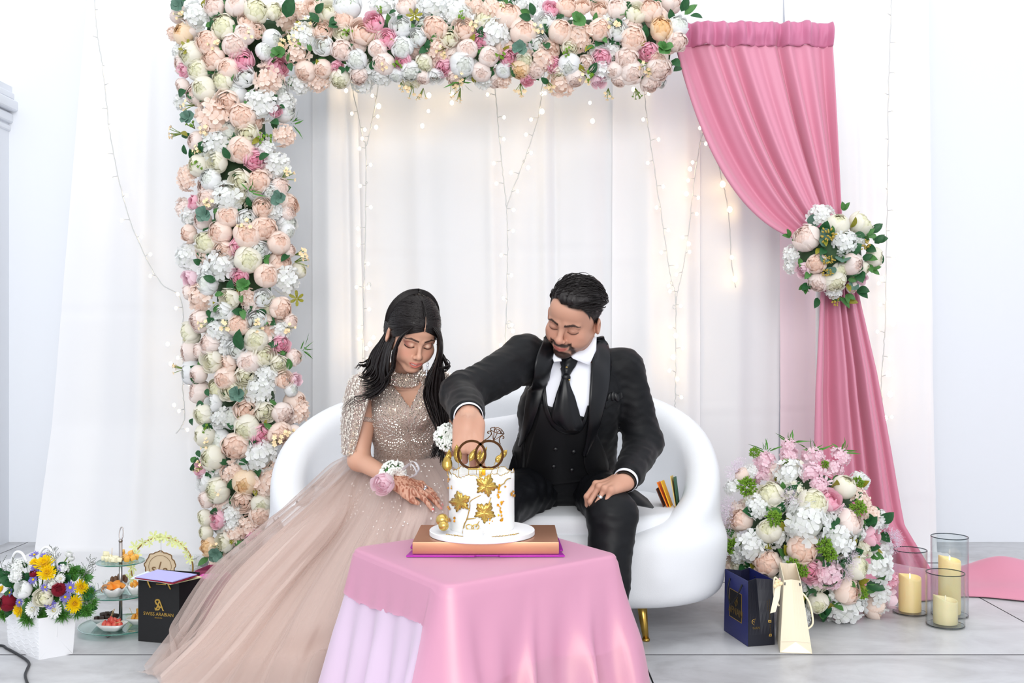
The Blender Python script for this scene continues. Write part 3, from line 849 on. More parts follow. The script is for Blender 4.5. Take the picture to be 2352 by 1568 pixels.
ARCH = parse('Pb 110 120 75;Hw 270 140 110;Pb 420 60 80;Pb 610 50 85;Pc 775 95 95;Pc 930 100 70;Hp 1030 190 120;Py 160 290 85;Hp 70 290 55;Pp 365 365 95;Pc 495 230 95;Rp 700 180 70;Pb 680 290 80;Rp 790 270 60;Pw 915 340 80;Rk 660 520 90;'
             'Pc 225 470 100;Pp 415 505 90;Pb 590 390 95;Pw 850 440 70;Pp 540 590 85;Rk 160 600 55;Pc 285 600 85;Rw 675 650 85;Rk 965 575 85;Hp 880 690 125;Pc 335 760 95;Pc 490 690 80;Pb 150 740 60;Rp 530 880 95;Hw 820 900 130;'
             'Hp 420 1010 150;Pp 660 1000 100;Rk 940 950 50;Hw 1030 870 80;Rc 700 1145 90;Hp 1010 1160 90;Pb 270 1210 75;Hw 440 1220 115;Pp 650 1285 105;Rk 765 1370 85;Rc 440 1390 85;Pc 280 1420 85;Hw 850 1290 90;Hw 950 1420 110;Hw 120 450 60;Hw 130 870 60;'
             'Hp 190 1510 80;Rp 1265 60 70;Rc 1390 100 85;Pw 1560 60 110;Rp 1345 265 80;Pp 1525 170 80;Rk 1790 195 80;Rp 1690 280 100;Rc 1520 290 70;Rw 1360 390 80;Pb 1510 430 85;Rk 1900 335 80;Rw 2020 230 85;Rw 2155 320 75;Pb 2060 60 75;Hw 1860 60 100;Hw 2260 60 100;'
             'Pb 1820 425 75;Pw 1640 510 80;Pw 2030 410 85;Hp 1130 450 100;Hw 1180 320 110;Rk 1470 570 50;Pb 1870 545 90;Rk 2040 525 65;Pc 2220 540 70;Pp 1200 610 85;Pp 1350 590 75;Pc 1500 670 80;Hp 1310 690 90;Hw 1150 710 90;Pw 2100 610 80;Hw 1860 640 90;Pb 2210 660 60;Hp 2290 420 60;Pb 1660 650 70;Pw 1980 640 60;Hw 1020 60 90;Hp 1150 90 70', 3.734, 380, 0)
ARCH += parse('Hw 60 60 120;Hw 260 110 110;Pp 70 240 95;Rc 190 320 75;Rp 315 240 85;Pb 345 415 80;Rk 455 345 70;Pb 525 475 80;Hp 560 80 100;Pp 695 145 105;Hw 570 290 130;Pp 815 270 105;Rk 1050 80 65;Pp 1185 60 80;Rp 1320 50 65;Rw 995 180 75;Pp 1130 270 95;Rp 1455 80 70;Pb 1610 75 85;Rc 1770 105 85;Pp 1890 90 90;Hp 1290 320 110;Pp 1460 255 85;'
              'Rw 1610 260 80;Py 1980 245 90;Pw 2120 220 80;Pb 2110 350 80;Rw 940 365 75;Rc 1210 405 65;Rk 695 495 70;Pc 820 510 65;Hp 980 490 110;Rk 1070 545 60;Pw 1200 545 85;Rb 1345 535 70;Rk 1475 495 75;Pp 1740 330 95;Pb 1690 490 85;Rk 1870 440 75;Hp 85 420 90;Rk 150 570 65;Pw 300 540 100;Rw 75 640 65;Pb 460 605 75;Py 790 585 75;Rk 850 670 55;Pw 650 590 60;'
              'Pb 920 590 65;Rc 1120 620 60;Pb 1250 650 80;Hw 1480 580 90;Pb 1580 590 65;Pb 1730 610 95;Pb 1960 580 95;Hp 1130 700 110;Rl 1450 680 60;Pb 1630 670 60;Pb 1890 690 80;Hw 480 680 70;Pb 240 650 70;Hp 640 680 60;Pp 1960 490 70;Hw 880 40 90', 3.675, 980, 0)
ARCH += parse('Hp 160 50 70;Pw 325 40 70;Rc 540 50 75;Pp 670 50 75;Pb 830 90 60;Hw 440 170 110;Pb 305 180 70;Rk 205 200 45;Rw 755 130 55;Rp 700 240 65;Pp 450 305 75;Rw 585 325 65;Hw 790 270 60;Pb 880 280 45;Pb 270 330 65;Hw 170 300 60;Pp 710 390 80;Pp 590 440 90;Pp 395 420 80;Pc 295 490 75;Pp 815 495 75;Pw 880 410 50;Rp 420 550 70;Rk 530 520 65;Rw 675 540 60;Pp 170 430 60;Pc 595 615 90;Hw 160 590 85;'
              'Hw 400 660 110;Pb 890 550 45;Rk 535 740 60;Pp 725 730 80;Pw 300 790 75;Hw 860 760 95;Pc 960 690 55;Rl 175 750 55;Hp 260 880 95;Rc 460 900 70;Rw 700 890 60;Hp 590 880 60;Rw 415 1005 75;Pp 830 970 75;Pb 250 1060 75;Rw 655 1055 70;Pp 525 1090 70;Hw 390 1120 95;Pb 900 1060 50;Pc 650 1195 80;Rw 515 1270 80;Rk 830 1225 60;Pb 320 1220 70;Hw 830 1130 70;Rc 710 1305 75;Rc 335 1345 75;Rp 440 1370 65;'
              'Pb 600 1350 75;Rc 820 1370 60;Pb 925 1320 55;Rc 580 1450 70;Pp 435 1470 75;Hw 730 1440 80;Rp 850 1480 60;Rl 935 1480 45;Pb 240 1440 60;Pb 170 850 50;Pb 240 1270 45', 3.137, 380, 400)
ARCH += parse('Rc 430 55 75;Hw 650 60 110;Pw 895 50 50;Rw 300 150 62;Rp 550 205 85;Rc 695 220 70;Pb 830 225 75;Hp 950 210 80;Pc 230 240 75;Hw 350 260 75;Pc 560 340 95;Rk 660 395 80;Pp 805 380 80;Pb 915 390 65;Pc 235 400 80;Pp 470 480 95;Hw 650 550 130;Pb 885 495 60;Pc 300 570 90;Rk 215 655 60;Hp 450 690 90;Py 545 755 90;Rw 230 750 70;Pc 330 820 90;Hp 720 760 120;Hp 810 650 80;'
              'Rp 525 905 75;Pc 665 920 70;Pp 660 1010 75;Hw 440 1000 80;Rk 335 1040 65;Pc 240 1030 60;Pb 245 890 60;Hp 580 1090 80;Hp 470 1160 80;Pc 245 1140 55;Rk 620 1195 70;Rc 385 1220 70;Py 265 1250 65;Pw 510 1310 65;Hp 350 1380 85;Hw 170 1380 60;Hw 450 1080 70', 3.335, 400, 880)
YA = 4.10
def arch_frame(px, py):
    """depth and outward direction on the rounded flower face at this spot"""
    if px > 700 or (px > 660 and py < 200):
        t = max(-1, min(1, (py - 88) / 118.0)); s = 0
        if px > 1500: s = min(1, (px - 1500) / 90.0) * .7
    else:
        ax = 528 + 47 * py / 1300.0
        s = max(-1, min(1, (px - ax) / 132.0)); t = 0
        if py < 200: t = 0.2 * (py - 100) / 100.0
    c = math.sqrt(max(0.0, 1 - s * s - t * t))
    return YA - 0.13 * c, Vector((s * 0.9, -max(c, .25), -t * 0.9))
DEEP = []
def covered(px, py, lst, f=0.8):
    return any((px - q[2]) ** 2 + (py - q[3]) ** 2 < (q[4] * f) ** 2 for q in lst)
arch = thing('flower_arch', 'tall arch of blush, white and pink artificial flowers behind the sofa', 'flower arch', (P(575, 1320, YA).x, YA, 0))
bm = bmesh.new()
c0, c1 = P(528, -40, YA), P(576, 1322, YA)
for a, b in ((c0, c1),):
    m3 = (b - a).normalized()
    add_tube(bm, [a + Vector((0, .05, 0)), b + Vector((0, .05, 0))], .105, 10)
add_tube(bm, [P(480, 88, YA) + Vector((0, .05, 0)), P(1540, 88, YA) + Vector((0, .05, 0))], .085, 10)
bm_obj('backing_frame', bm, arch, M_foam)
for k, cl, px, py, r in ARCH:
    Y, d = arch_frame(px, py)
    rad = r * Y / F_PX
    d = d + Vector((fr.uniform(-.3, .3), fr.uniform(-.2, .1), fr.uniform(-.32, .22)))
    nm, pool_ = KINDS[k]
    lift = -0.015 if k == 'H' else 0.0
    put(fr.choice(pool_), nm, arch, P(px, py, Y - lift), d, rad * (1.17 if k != 'H' else 1.2), FM[cl])
# a deeper row of blooms shows between the front ones
nb = 0
for q in range(3000):
    if fr.random() < .55: py = fr.uniform(0, 1315); px = 528 + 47 * py / 1300 + fr.uniform(-120, 118)
    else: px = fr.uniform(660, 1560); py = fr.uniform(0, 192)
    if covered(px, py, ARCH, .7) or any((px - a) ** 2 + (py - b_) ** 2 < 1100 for a, b_ in DEEP): continue
    Y, d = arch_frame(px, py); DEEP.append((px, py))
    put(fr.choice(HYD + PEONY), 'hydrangea' if fr.random() < .5 else 'peony', arch, P(px, py, Y + .035), d + Vector((fr.uniform(-.3, .3), 0, fr.uniform(-.3, .2))), fr.uniform(.042, .055), FM[fr.choice('wbbpcw')]); nb += 1
    if nb > 85: break
# leaves in the gaps
n_leaf = 0; tries = 0
while n_leaf < 290 and tries < 20000:
    tries += 1
    if fr.random() < .55:
        py = fr.uniform(-5, 1310); px = 528 + 47 * py / 1300 + fr.uniform(-122, 122)
    else: px = fr.uniform(640, 1560); py = fr.uniform(-5, 190)
    if covered(px, py, ARCH, .74): continue
    Y, d = arch_frame(px, py)
    ang = fr.uniform(0, 6.28); dd = Vector((math.cos(ang), -0.45, math.sin(ang)))
    me = fr.choices(LEAF, (5, 4, 4, 1.6))[0]
    s = fr.uniform(.032, .052)
    put_leaf(arch, P(px, py, Y + fr.choice((.010, -.012))) - dd * s * .5, dd, s, me, 'leaf'); n_leaf += 1
for px, py, s, ang in ((665, 14, .085, 1.2), (553, 778, .085, 1.5), (1588, 22, .06, .6), (1600, 40, .05, -.4), (1572, 8, .06, 1.2), (720, 40, .05, 2.4), (735, 18, .05, .8), (1220, 20, .05, 1.9), (1205, 40, .05, 3.0), (668, 155, .04, 5), (520, 350, .05, 2.0), (608, 360, .05, .3), (480, 640, .05, 2.8)):
    Y, d = arch_frame(px, py); dd = Vector((math.cos(ang), -.3, math.sin(ang)))
    put_leaf(arch, P(px, py, Y - .045) - dd * s * .5, dd, s, LEAF[0 if ang != .6 else 2], 'leaf')
for px, py, me in ((640, 122, ROUND_G), (1330, 46, ROUND_G), (1525, 112, ROUND_G), (497, 1272, ROUND), (545, 905, ROUND), (470, 492, ROUND), (640, 455, ROUND), (560, 655, ROUND_G), (430, 270, ROUND), (1195, 110, ROUND), (410, 10, ROUND)):
    Y, d = arch_frame(px, py)
    for q in range(5):
        a = q * 1.26 + fr.uniform(0, .5); dd = Vector((math.cos(a), -.5, math.sin(a)))
        s = fr.uniform(.026, .04); put_leaf(arch, P(px, py, Y - .05), dd, s, me, 'round_leaf')
ns = 0
while ns < 62:
    if fr.random() < .5:
        py = fr.uniform(20, 1300); px = 528 + 47 * py / 1300 + fr.choice((-1, 1)) * fr.uniform(20, 140)
    else: px = fr.uniform(680, 1540); py = fr.choice((fr.uniform(20, 150), fr.uniform(165, 205)))
    if covered(px, py, ARCH, .55): continue
    Y, d = arch_frame(px, py)
    put(fr.choices(SPRIG, (4, 4, 2))[0], 'filler_sprig', arch, P(px, py, Y + .005), d + Vector((fr.uniform(-.5, .5), 0, fr.uniform(-.5, .3))), fr.uniform(.045, .065)); ns += 1
for px, py in ((952, 36), (682, 686), (430, 110)):
    Y, d = arch_frame(px, py)
    o = put(STAR, 'star_flower', arch, P(px, py, Y - .04), (0, -1, .2), .032); o.material_slots[0].link = 'OBJECT'; o.material_slots[0].material = M_oleaf
for px, py, a in ((672, 282, .2), (575, 440, 1.2), (1058, 190, -1.4), (695, 800, -.4)):
    Y, d = arch_frame(px, py); put(SPIKE, 'fern_sprig', arch, P(px, py, Y - .02), (math.cos(a), -.5, math.sin(a)), .06)

# ---------------------------------------------------------------- flower ball on the curtain
YB = 4.0
bc = P(1917, 585, YB); BR = 100 / F_PX * YB
ball = thing('flower_ball', 'round ball of blush and white flowers tied on the pink curtain', 'flower ball', bc + Vector((0, .1, 0)))
bm = bmesh.new(); add_ball(bm, bc + Vector((0, .07, 0)), BR * .72, 20, 14)
add_tube(bm, [bc + Vector((math.cos(t) * .07, .13 + math.sin(t) * .05, -.02)) for t in [i * PI / 10 for i in range(20)]], .012, 6, closed=True)
bm_obj('backing_frame', bm, ball, M_foam)
BALL = parse('Pb 440 520 185;Hw 640 220 180;Pc 870 340 155;Pc 1180 330 170;Hw 960 590 180;Pp 580 870 135;Pb 1070 880 155;Pc 1225 940 90;Pc 890 970 110;Hw 240 750 135;Hw 230 900 120;Rl 400 970 105;Pb 600 1130 135;Pc 830 1110 155;Pc 1370 790 140;Rl 1200 1090 85;Hw 820 1260 110;Pb 1070 1200 85;Hw 1170 560 90;Pc 700 380 70', 6.032, 1780, 460)
def ball_frame(px, py):
    a = (px - 1917) / 102.0; b = -(py - 585) / 102.0
    c = math.sqrt(max(0.04, 1 - min(.96, a * a + b * b)))
    return YB + .07 - BR * .8 * c, Vector((a, -c, b))
for k, cl, px, py, r in BALL:
    Y, d = ball_frame(px, py)
    nm, pool_ = KINDS[k]
    put(fr.choice(pool_), nm, ball, P(px, py, Y), d + Vector((fr.uniform(-.15, .15), 0, fr.uniform(-.15, .15))), r * Y / F_PX * 1.08, FM[cl])
nl = 0
for q in range(600):
    a = fr.uniform(0, 6.28); rr = fr.uniform(.2, 1.02) * 104
    px, py = 1917 + rr * math.cos(a), 585 + rr * math.sin(a)
    if covered(px, py, BALL, .8): continue
    Y, d = ball_frame(px, py); dd = d * .4 + Vector((fr.uniform(-1, 1), -.2, fr.uniform(-1, 1)))
    me = fr.choices(LEAF + [ROUND], (3, 2, 3, 1.5, 2))[0]; s = fr.uniform(.035, .06)
    put_leaf(ball, P(px, py, Y), dd, s, me, 'round_leaf' if me is ROUND else 'leaf'); nl += 1
    if nl > 55: break
for px, py, s, me in ((1902, 540, .034, BERRY), (1903, 596, .026, BERRY), (1900, 625, .024, BERRY), (1987, 562, .026, BERRY), (1918, 684, .03, BERRY_L)):
    Y, d = ball_frame(px, py); put(me, 'berry_cluster', ball, P(px, py, Y - .03), d if me is BERRY else (0.0, -1, .1), s, None, 0.0)
for px, py, a in ((1938, 484, 1.5), (1990, 540, .3), (1815, 545, 2.6), (1850, 655, 4.2), (1945, 675, 5.2), (2000, 618, -.2)):
    Y, d = ball_frame(px, py)
    for q in (-.5, .4): put_leaf(ball, P(px, py, Y), (math.cos(a + q), -.4, math.sin(a + q)), .04, LEAF[2], 'leaf')

# ---------------------------------------------------------------- big floor arrangement beside the sofa
YF = 3.52
fa = thing('flower_arrangement', 'mound of blush peonies, white hydrangeas and pink spikes on the floor beside the sofa', 'flower arrangement', (P(1855, 1400, YF).x, YF, 0))
ac = P(1858, 1235, YF)
bm = bmesh.new(); add_ball(bm, (ac.x, YF + .04, .245), (.185, .16, .235), 22, 16)
bm_obj('backing_frame', bm, fa, M_foam)
FA = parse('Pc 375 450 82;Pc 660 510 95;Rk 775 490 72;Pc 870 400 78;Hp 960 480 78;Hw 500 310 100;Pp 185 620 75;Pb 905 635 85;Pc 370 690 82;Hw 300 530 85;Hw 620 640 145;Hw 830 760 112;Pp 590 815 102;Rk 1050 730 66;Hp 1040 590 70;Hw 1060 650 64;Hw 260 790 112;Pp 355 910 88;Rk 640 960 82;Hl 760 980 105;Pc 950 930 84;Hw 1080 920 120;Pp 885 1090 92;Hk 1170 1010 64;Hw 1080 1130 112;Pc 690 1170 72;Hw 870 1270 142;Pp 1070 1300 84;Rl 1180 1150 58;'
           'Hw 130 400 64;Hp 115 920 60;Hw 170 850 64;Hl 340 230 72;Hl 320 320 66;Hl 500 120 50;Hl 500 190 62;Hl 660 200 76;Hl 650 310 76;Hl 840 200 66;Hl 800 280 66;Sl 740 310 50;Sl 745 370 48;Sl 850 540 40;Hl 700 390 60;Pp 190 320 50;Hw 250 300 56;Hw 450 1100 80;Hw 560 1250 90;Pc 330 1050 80;Hp 1000 520 50;Pc 550 260 50', 2.903, 1640, 980)
def fa_frame(px, py):
    a = (px - 1858) / 185.0; b = -(py - 1260) / 205.0
    c = math.sqrt(max(0.05, 1 - min(.95, a * a + b * b)))
    return YF + .02 - .235 * c, Vector((a * 1.1, -c, b * .7 + .25))
for k, cl, px, py, r in FA:
    Y, d = fa_frame(px, py)
    nm, pool_ = KINDS[k]
    l0 = P(px, py, Y); l0.z = max(l0.z, r * Y / F_PX * .8)
    o = put(fr.choice(pool_), nm, fa, l0, d + Vector((fr.uniform(-.2, .2), 0, fr.uniform(-.2, .2))), r * Y / F_PX * 1.08, FM[cl])
nb = 0
for q in range(2000):
    a = fr.uniform(0, 6.28); rr = math.sqrt(fr.uniform(0.0, 1.0))
    px, py = 1858 + rr * 178 * math.cos(a), 1245 + rr * 190 * math.sin(a)
    if covered(px, py, FA, .72) or any((px - u_) ** 2 + (py - v_) ** 2 < 900 for u_, v_ in DEEP): continue
    Y, d = fa_frame(px, py); DEEP.append((px, py)); l0 = P(px, py, Y + .03)
    if l0.z < .05: continue
    put(fr.choice(HYD), 'hydrangea', fa, l0, d, fr.uniform(.034, .046), FM[fr.choice('wwcb')]); nb += 1
    if nb > 34: break
nl = 0
for q in range(2000):
    a = fr.uniform(0, 6.28); rr = math.sqrt(fr.uniform(0.02, 1.0))
    px, py = 1858 + rr * 172 * math.cos(a), 1255 + rr * 185 * math.sin(a)
    if covered(px, py, FA, .66): continue
    Y, d = fa_frame(px, py); dd = d * .5 + Vector((fr.uniform(-1, 1), -.2, fr.uniform(-1, 1)))
    s = fr.uniform(.04, .062); l0 = P(px, py, Y + .025)
    if l0.z < .07: dd.z = abs(dd.z)
    put_leaf(fa, l0, dd, s, fr.choices(LEAF, (4, 3, 3, 3))[0], 'leaf'); nl += 1
    if nl > 110: break
for a, b, r in ((220, 400, 68), (400, 610, 58), (960, 540, 58), (735, 790, 60), (775, 850, 50), (130, 800, 62), (520, 920, 55), (595, 960, 44), (960, 370, 42), (990, 1110, 42), (270, 170, 38), (480, 240, 30), (740, 250, 30)):
    px, py = 1640 + a / 2.903, 980 + b / 2.903; Y, d = fa_frame(px, py)
    put(MOSS, 'moss_tuft', fa, P(px, py, Y - .03), d, r / 2.903 * Y / F_PX * 1.05)
for a, b, r in ((510, 480, 75), (100, 620, 85), (110, 530, 70), (110, 700, 70), (900, 880, 70), (1150, 760, 90), (1200, 740, 60), (880, 980, 50), (150, 300, 70), (180, 250, 50)):
    px, py = 1640 + a / 2.903, 980 + b / 2.903; Y, d = fa_frame(px, py)
    put(MIST, 'mist_sprig', fa, P(px, py, Y - .02), d, r / 2.903 * Y / F_PX * 1.2)
for a, b in ((345, 130), (505, 70), (665, 130), (865, 130)):
    px, py = 1640 + a / 2.903, 980 + b / 2.903; Y, d = fa_frame(px, py)
    put(SPIKE, 'grass_spike', fa, P(px, py + 12, Y), (fr.uniform(-.2, .2), -.2, 1), .06)
# ================================================================== SOFA
M_sofa = mat('white_upholstery', (229, 231, 235), rough=0.8, sheen=0.1, bump=0.12, bump_scale=420)
M_goldleg = mat('brushed_gold_metal', (206, 168, 84), rough=0.28, metal=1.0)
SX = -0.055
sofa = thing('sofa', 'white curved tub loveseat on gold legs under the couple', 'sofa', (SX, 3.5, 0))
rim = [(-.49, 3.175, .355), (-.58, 3.25, .385), (-.655, 3.36, .445), (-.692, 3.50, .53), (-.672, 3.64, .615), (-.59, 3.77, .685), (-.46, 3.845, .725), (-.25, 3.885, .75), (0, 3.895, .755),
       (.25, 3.885, .755), (.46, 3.845, .74), (.59, 3.77, .705), (.672, 3.64, .64), (.692, 3.50, .55), (.655, 3.36, .46), (.58, 3.25, .395), (.49, 3.175, .355)]
rimp = smooth_path([Vector((SX + a, b, c)) for a, b, c in rim], 5)
def sofa_f(p):
    base = None
    q = p - A3((SX, 3.52, .225)); ax = np.abs(q[:, 0]); ay = np.abs(q[:, 1])
    # tub outline: rounded plan, tapering a little to the bottom
    tp = 1.0 - 0.12 * np.clip(.26 - p[:, 2], 0, .3)
    hx, hy, rr = .753 * tp, .405 * tp, .30
    dx = ax - (hx - rr); dy = ay - (hy - rr)
    d2 = np.sqrt(np.maximum(dx, 0) ** 2 + np.maximum(dy, 0) ** 2) + np.minimum(np.maximum(dx, dy), 0) - rr
    dz = np.abs(q[:, 2]) - .115
    e = .05
    base = np.sqrt(np.maximum(d2 + e, 0) ** 2 + np.maximum(dz + e, 0) ** 2) + np.minimum(np.maximum(d2, dz) + e, 0) - e
    wall = None
    for a in rimp:
        w_ = sd_cone(p, (a.x, a.y, .22), (a.x, a.y, a.z - .058), .06, .058)
        wall = w_ if wall is None else np.minimum(wall, w_)
    return smin(base, wall, .03)
sofa_body = sdf_obj('shell', sofa_f, (-.87, 3.06, .08), (.76, 4.0, .80), .0125, sofa, M_sofa)
sm = sofa_body.modifiers.new('soft', 'SMOOTH'); sm.iterations = 6; sm.factor = .5
def cushion_sdf(p):
    q = p - A3((SX, 3.47, .352)); ax = np.abs(q[:, 0]); ay = np.abs(q[:, 1])
    rr = .2; dx = ax - (.60 - rr); dy = ay - (.315 - rr)
    d2 = np.sqrt(np.maximum(dx, 0) ** 2 + np.maximum(dy, 0) ** 2) + np.minimum(np.maximum(dx, dy), 0) - rr
    crown = .012 * np.clip(1 - (q[:, 0] / .6) ** 2, 0, 1) * np.clip(1 - (q[:, 1] / .32) ** 2, 0, 1)
    dz = np.abs(q[:, 2]) - .036 - crown
    e = .03
    return np.sqrt(np.maximum(d2 + e, 0) ** 2 + np.maximum(dz + e, 0) ** 2) + np.minimum(np.maximum(d2, dz) + e, 0) - e
sdf_obj('seat_cushion', cushion_sdf, (-.72, 3.1, .28), (.62, 3.85, .43), .012, sofa, M_sofa)
dgs = bpy.context.evaluated_depsgraph_get()
bvh_sofa = BVHTree.FromObject(sofa_body, dgs)
def on_sofa(p):
    q = bvh_sofa.find_nearest(Vector(p) - Vector((SX, 3.5, 0)))
    return q[0] + Vector((SX, 3.5, 0)) + q[1] * .0008
def sofa_local(pts): return [on_sofa(p) for p in pts]
for pts in ([(SX + .47, 3.06, z) for z in (.34, .28, .2, .13)], [(SX - .47, 3.06, z) for z in (.34, .28, .2, .13)],
            [P(1478, 1212, 3.12), P(1530, 1205, 3.2), P(1590, 1160, 3.25), P(1640, 1110, 3.35), P(1652, 1070, 3.45)],
            [P(1600, 990, 3.7), P(1560, 1010, 3.66), P(1535, 1060, 3.6), P(1530, 1110, 3.6)], [P(690, 1042, 3.7), P(720, 1060, 3.66), P(745, 1100, 3.6)]):
    path = sofa_local(smooth_path(pts, 6))
    bm = bmesh.new(); add_tube(bm, path, .0028, 6); bm_obj('seam', bm, sofa, M_sofa)
for lx, ly in ((SX + .455, 3.235), (SX - .455, 3.235), (SX + .5, 3.74), (SX - .5, 3.74)):
    bm = bmesh.new()
    add_tube(bm, [(lx, ly, .13), (lx + .006, ly - .01, .06), (lx + .012, ly - .022, .004)], [.017, .013, .009], 12)
    add_tube(bm, [(lx + .012, ly - .022, .0), (lx + .012, ly - .022, .008)], [.012, .012], 12)
    bm_obj('leg', bm, sofa, M_goldleg)
# cushion standing on the seat between the couple
M_pil = mat('white_cotton', (236, 238, 243), rough=0.85, bump=.1, bump_scale=300)
def pillow(u, v):
    a, b = u * 2 - 1, v * 2 - 1
    s = .165
    e = max(abs(a), abs(b))
    th = .055 * (max(0, (1 - a ** 4) * (1 - b ** 4)) ** .5) + .003 * math.sin(9 * a + 3 * b) * (1 - e)
    k = 1 - .07 * (1 - abs(a * b)) * (a * a + b * b) * .6
    return Vector((a * s * k, -th, b * s * k)), Vector((a * s * k, th, b * s * k))
R_p = Euler((-.32, -.09, .25)).to_matrix(); c_p = P(1100, 1043, 3.52)
c_p.z = .50
n = 26; V, Fc = [], []
for side in (0, 1):
    for j in range(n + 1):
        for i in range(n + 1): V.append(c_p + R_p @ pillow(i / n, j / n)[side])
for side in (0, 1):
    for j in range(n):
        for i in range(n):
            a = side * (n + 1) ** 2 + j * (n + 1) + i
            q = (a, a + 1, a + n + 2, a + n + 1)
            Fc.append(q if side == 0 else q[::-1])
o = pyd('cushion', V, Fc, None, M_pil); tag(o, 'small white square cushion standing on the sofa between bride and groom', 'cushion')
# gift envelopes tucked in the right corner of the sofa
def card(name, label, pts, m, cat='envelope', group=None, t=.0025):
    """four corners, thin card"""
    bm = bmesh.new(); pts = [Vector(p) for p in pts]
    n_ = (pts[1] - pts[0]).cross(pts[3] - pts[0]).normalized() * t
    a = [bm.verts.new(p) for p in pts]; b = [bm.verts.new(p + n_) for p in pts]
    bm.faces.new(a[::-1]); bm.faces.new(b)
    for i in range(4): bm.faces.new((a[i], a[(i + 1) % 4], b[(i + 1) % 4], b[i]))
    bmesh.ops.recalc_face_normals(bm, faces=bm.faces)
    o = bm_obj(name, bm, None, m, smooth=False)
    return tag(o, label, cat, group)
EC = P(1541, 1140, 3.38)
for k, (rgb, dx, tilt, hgt, lb) in enumerate((((96, 56, 42), -.017, -.38, .075, 'brown gift envelope, front one of those tucked in the sofa corner'), ((250, 140, 40), -.004, -.40, .098, 'orange gift envelope tucked upright in the sofa corner'),
                                     ((250, 196, 30), .004, -.34, .10, 'bright yellow gift envelope tucked upright in the sofa corner'), ((222, 190, 110), .019, -.16, .112, 'ochre gift envelope tucked in the sofa corner'), ((30, 84, 56), .025, -.12, .108, 'dark green gift envelope, rear one in the sofa corner'))):
    mm = mat('paper_' + ('brown', 'orange', 'yellow', 'ochre', 'green')[k], rgb, rough=.6)
    b0 = Vector((EC.x + dx, EC.y, .378)); up = Vector((math.sin(tilt), .05, math.cos(tilt))) * hgt; wd = Vector((.018, .075, 0))
    card('gift_envelope', lb, [b0 - wd * .5, b0 + wd * .5, b0 + wd * .5 + up * .94, b0 - wd * .5 + up], mm, group='gift envelopes in the sofa corner')

# ================================================================== TABLE AND CLOTHS
TA, TB, TC, TDk = Vector((-.378, 2.55, 0)), Vector((-.131, 2.158, 0)), Vector((.241, 2.47, 0)), Vector((-.006, 2.862, 0))
TZ = 0.415
M_wood = mat('plain_table_wood', (150, 120, 92), rough=.6)
tab = thing('side_table', 'small square table hidden under the pink cloth', 'table', ((TA.x + TC.x) / 2, (TA.y + TC.y) / 2, 0))
cen = (TA + TC) / 2
bm = bmesh.new()
ins = [cen + (p - cen) * .955 for p in (TA, TB, TC, TDk)]
vb = [bm.verts.new(p + Vector((0, 0, TZ - .03))) for p in ins]; vt = [bm.verts.new(p + Vector((0, 0, TZ - .004))) for p in ins]
bm.faces.new(vb[::-1]); bm.faces.new(vt)
for i in range(4): bm.faces.new((vb[i], vb[(i + 1) % 4], vt[(i + 1) % 4], vt[i]))
bmesh.ops.recalc_face_normals(bm, faces=bm.faces)
bm_obj('table_top', bm, tab, M_wood, smooth=False)
for p in ins:
    q = cen + (p - cen) * .9; bm = bmesh.new(); add_tube(bm, [(q.x, q.y, TZ - .02), (q.x, q.y, 0)], [.016, .012], 10); bm_obj('leg', bm, tab, M_wood)
def rounded_poly(pts, r, n=6):
    out = []
    m = len(pts)
    for i in range(m):
        a, b, c = pts[i - 1], pts[i], pts[(i + 1) % m]
        d1 = (a - b).normalized(); d2 = (c - b).normalized()
        for k in range(n + 1):
            t = k / n
            out.append((b + d1 * r) * (1 - t) ** 2 + b * 2 * t * (1 - t) + (b + d2 * r) * t * t)
    return out
def resample(pts, n):
    pts = pts + [pts[0]]
    L_ = [0]
    for a, b in zip(pts, pts[1:]): L_.append(L_[-1] + (b - a).length)
    out = []; j = 0
    for i in range(n):
        s = L_[-1] * i / n
        while L_[j + 1] < s: j += 1
        out.append(pts[j].lerp(pts[j + 1], (s - L_[j]) / max(1e-9, L_[j + 1] - L_[j])))
    return out
CORN = [TA, TB, TC, TDk]
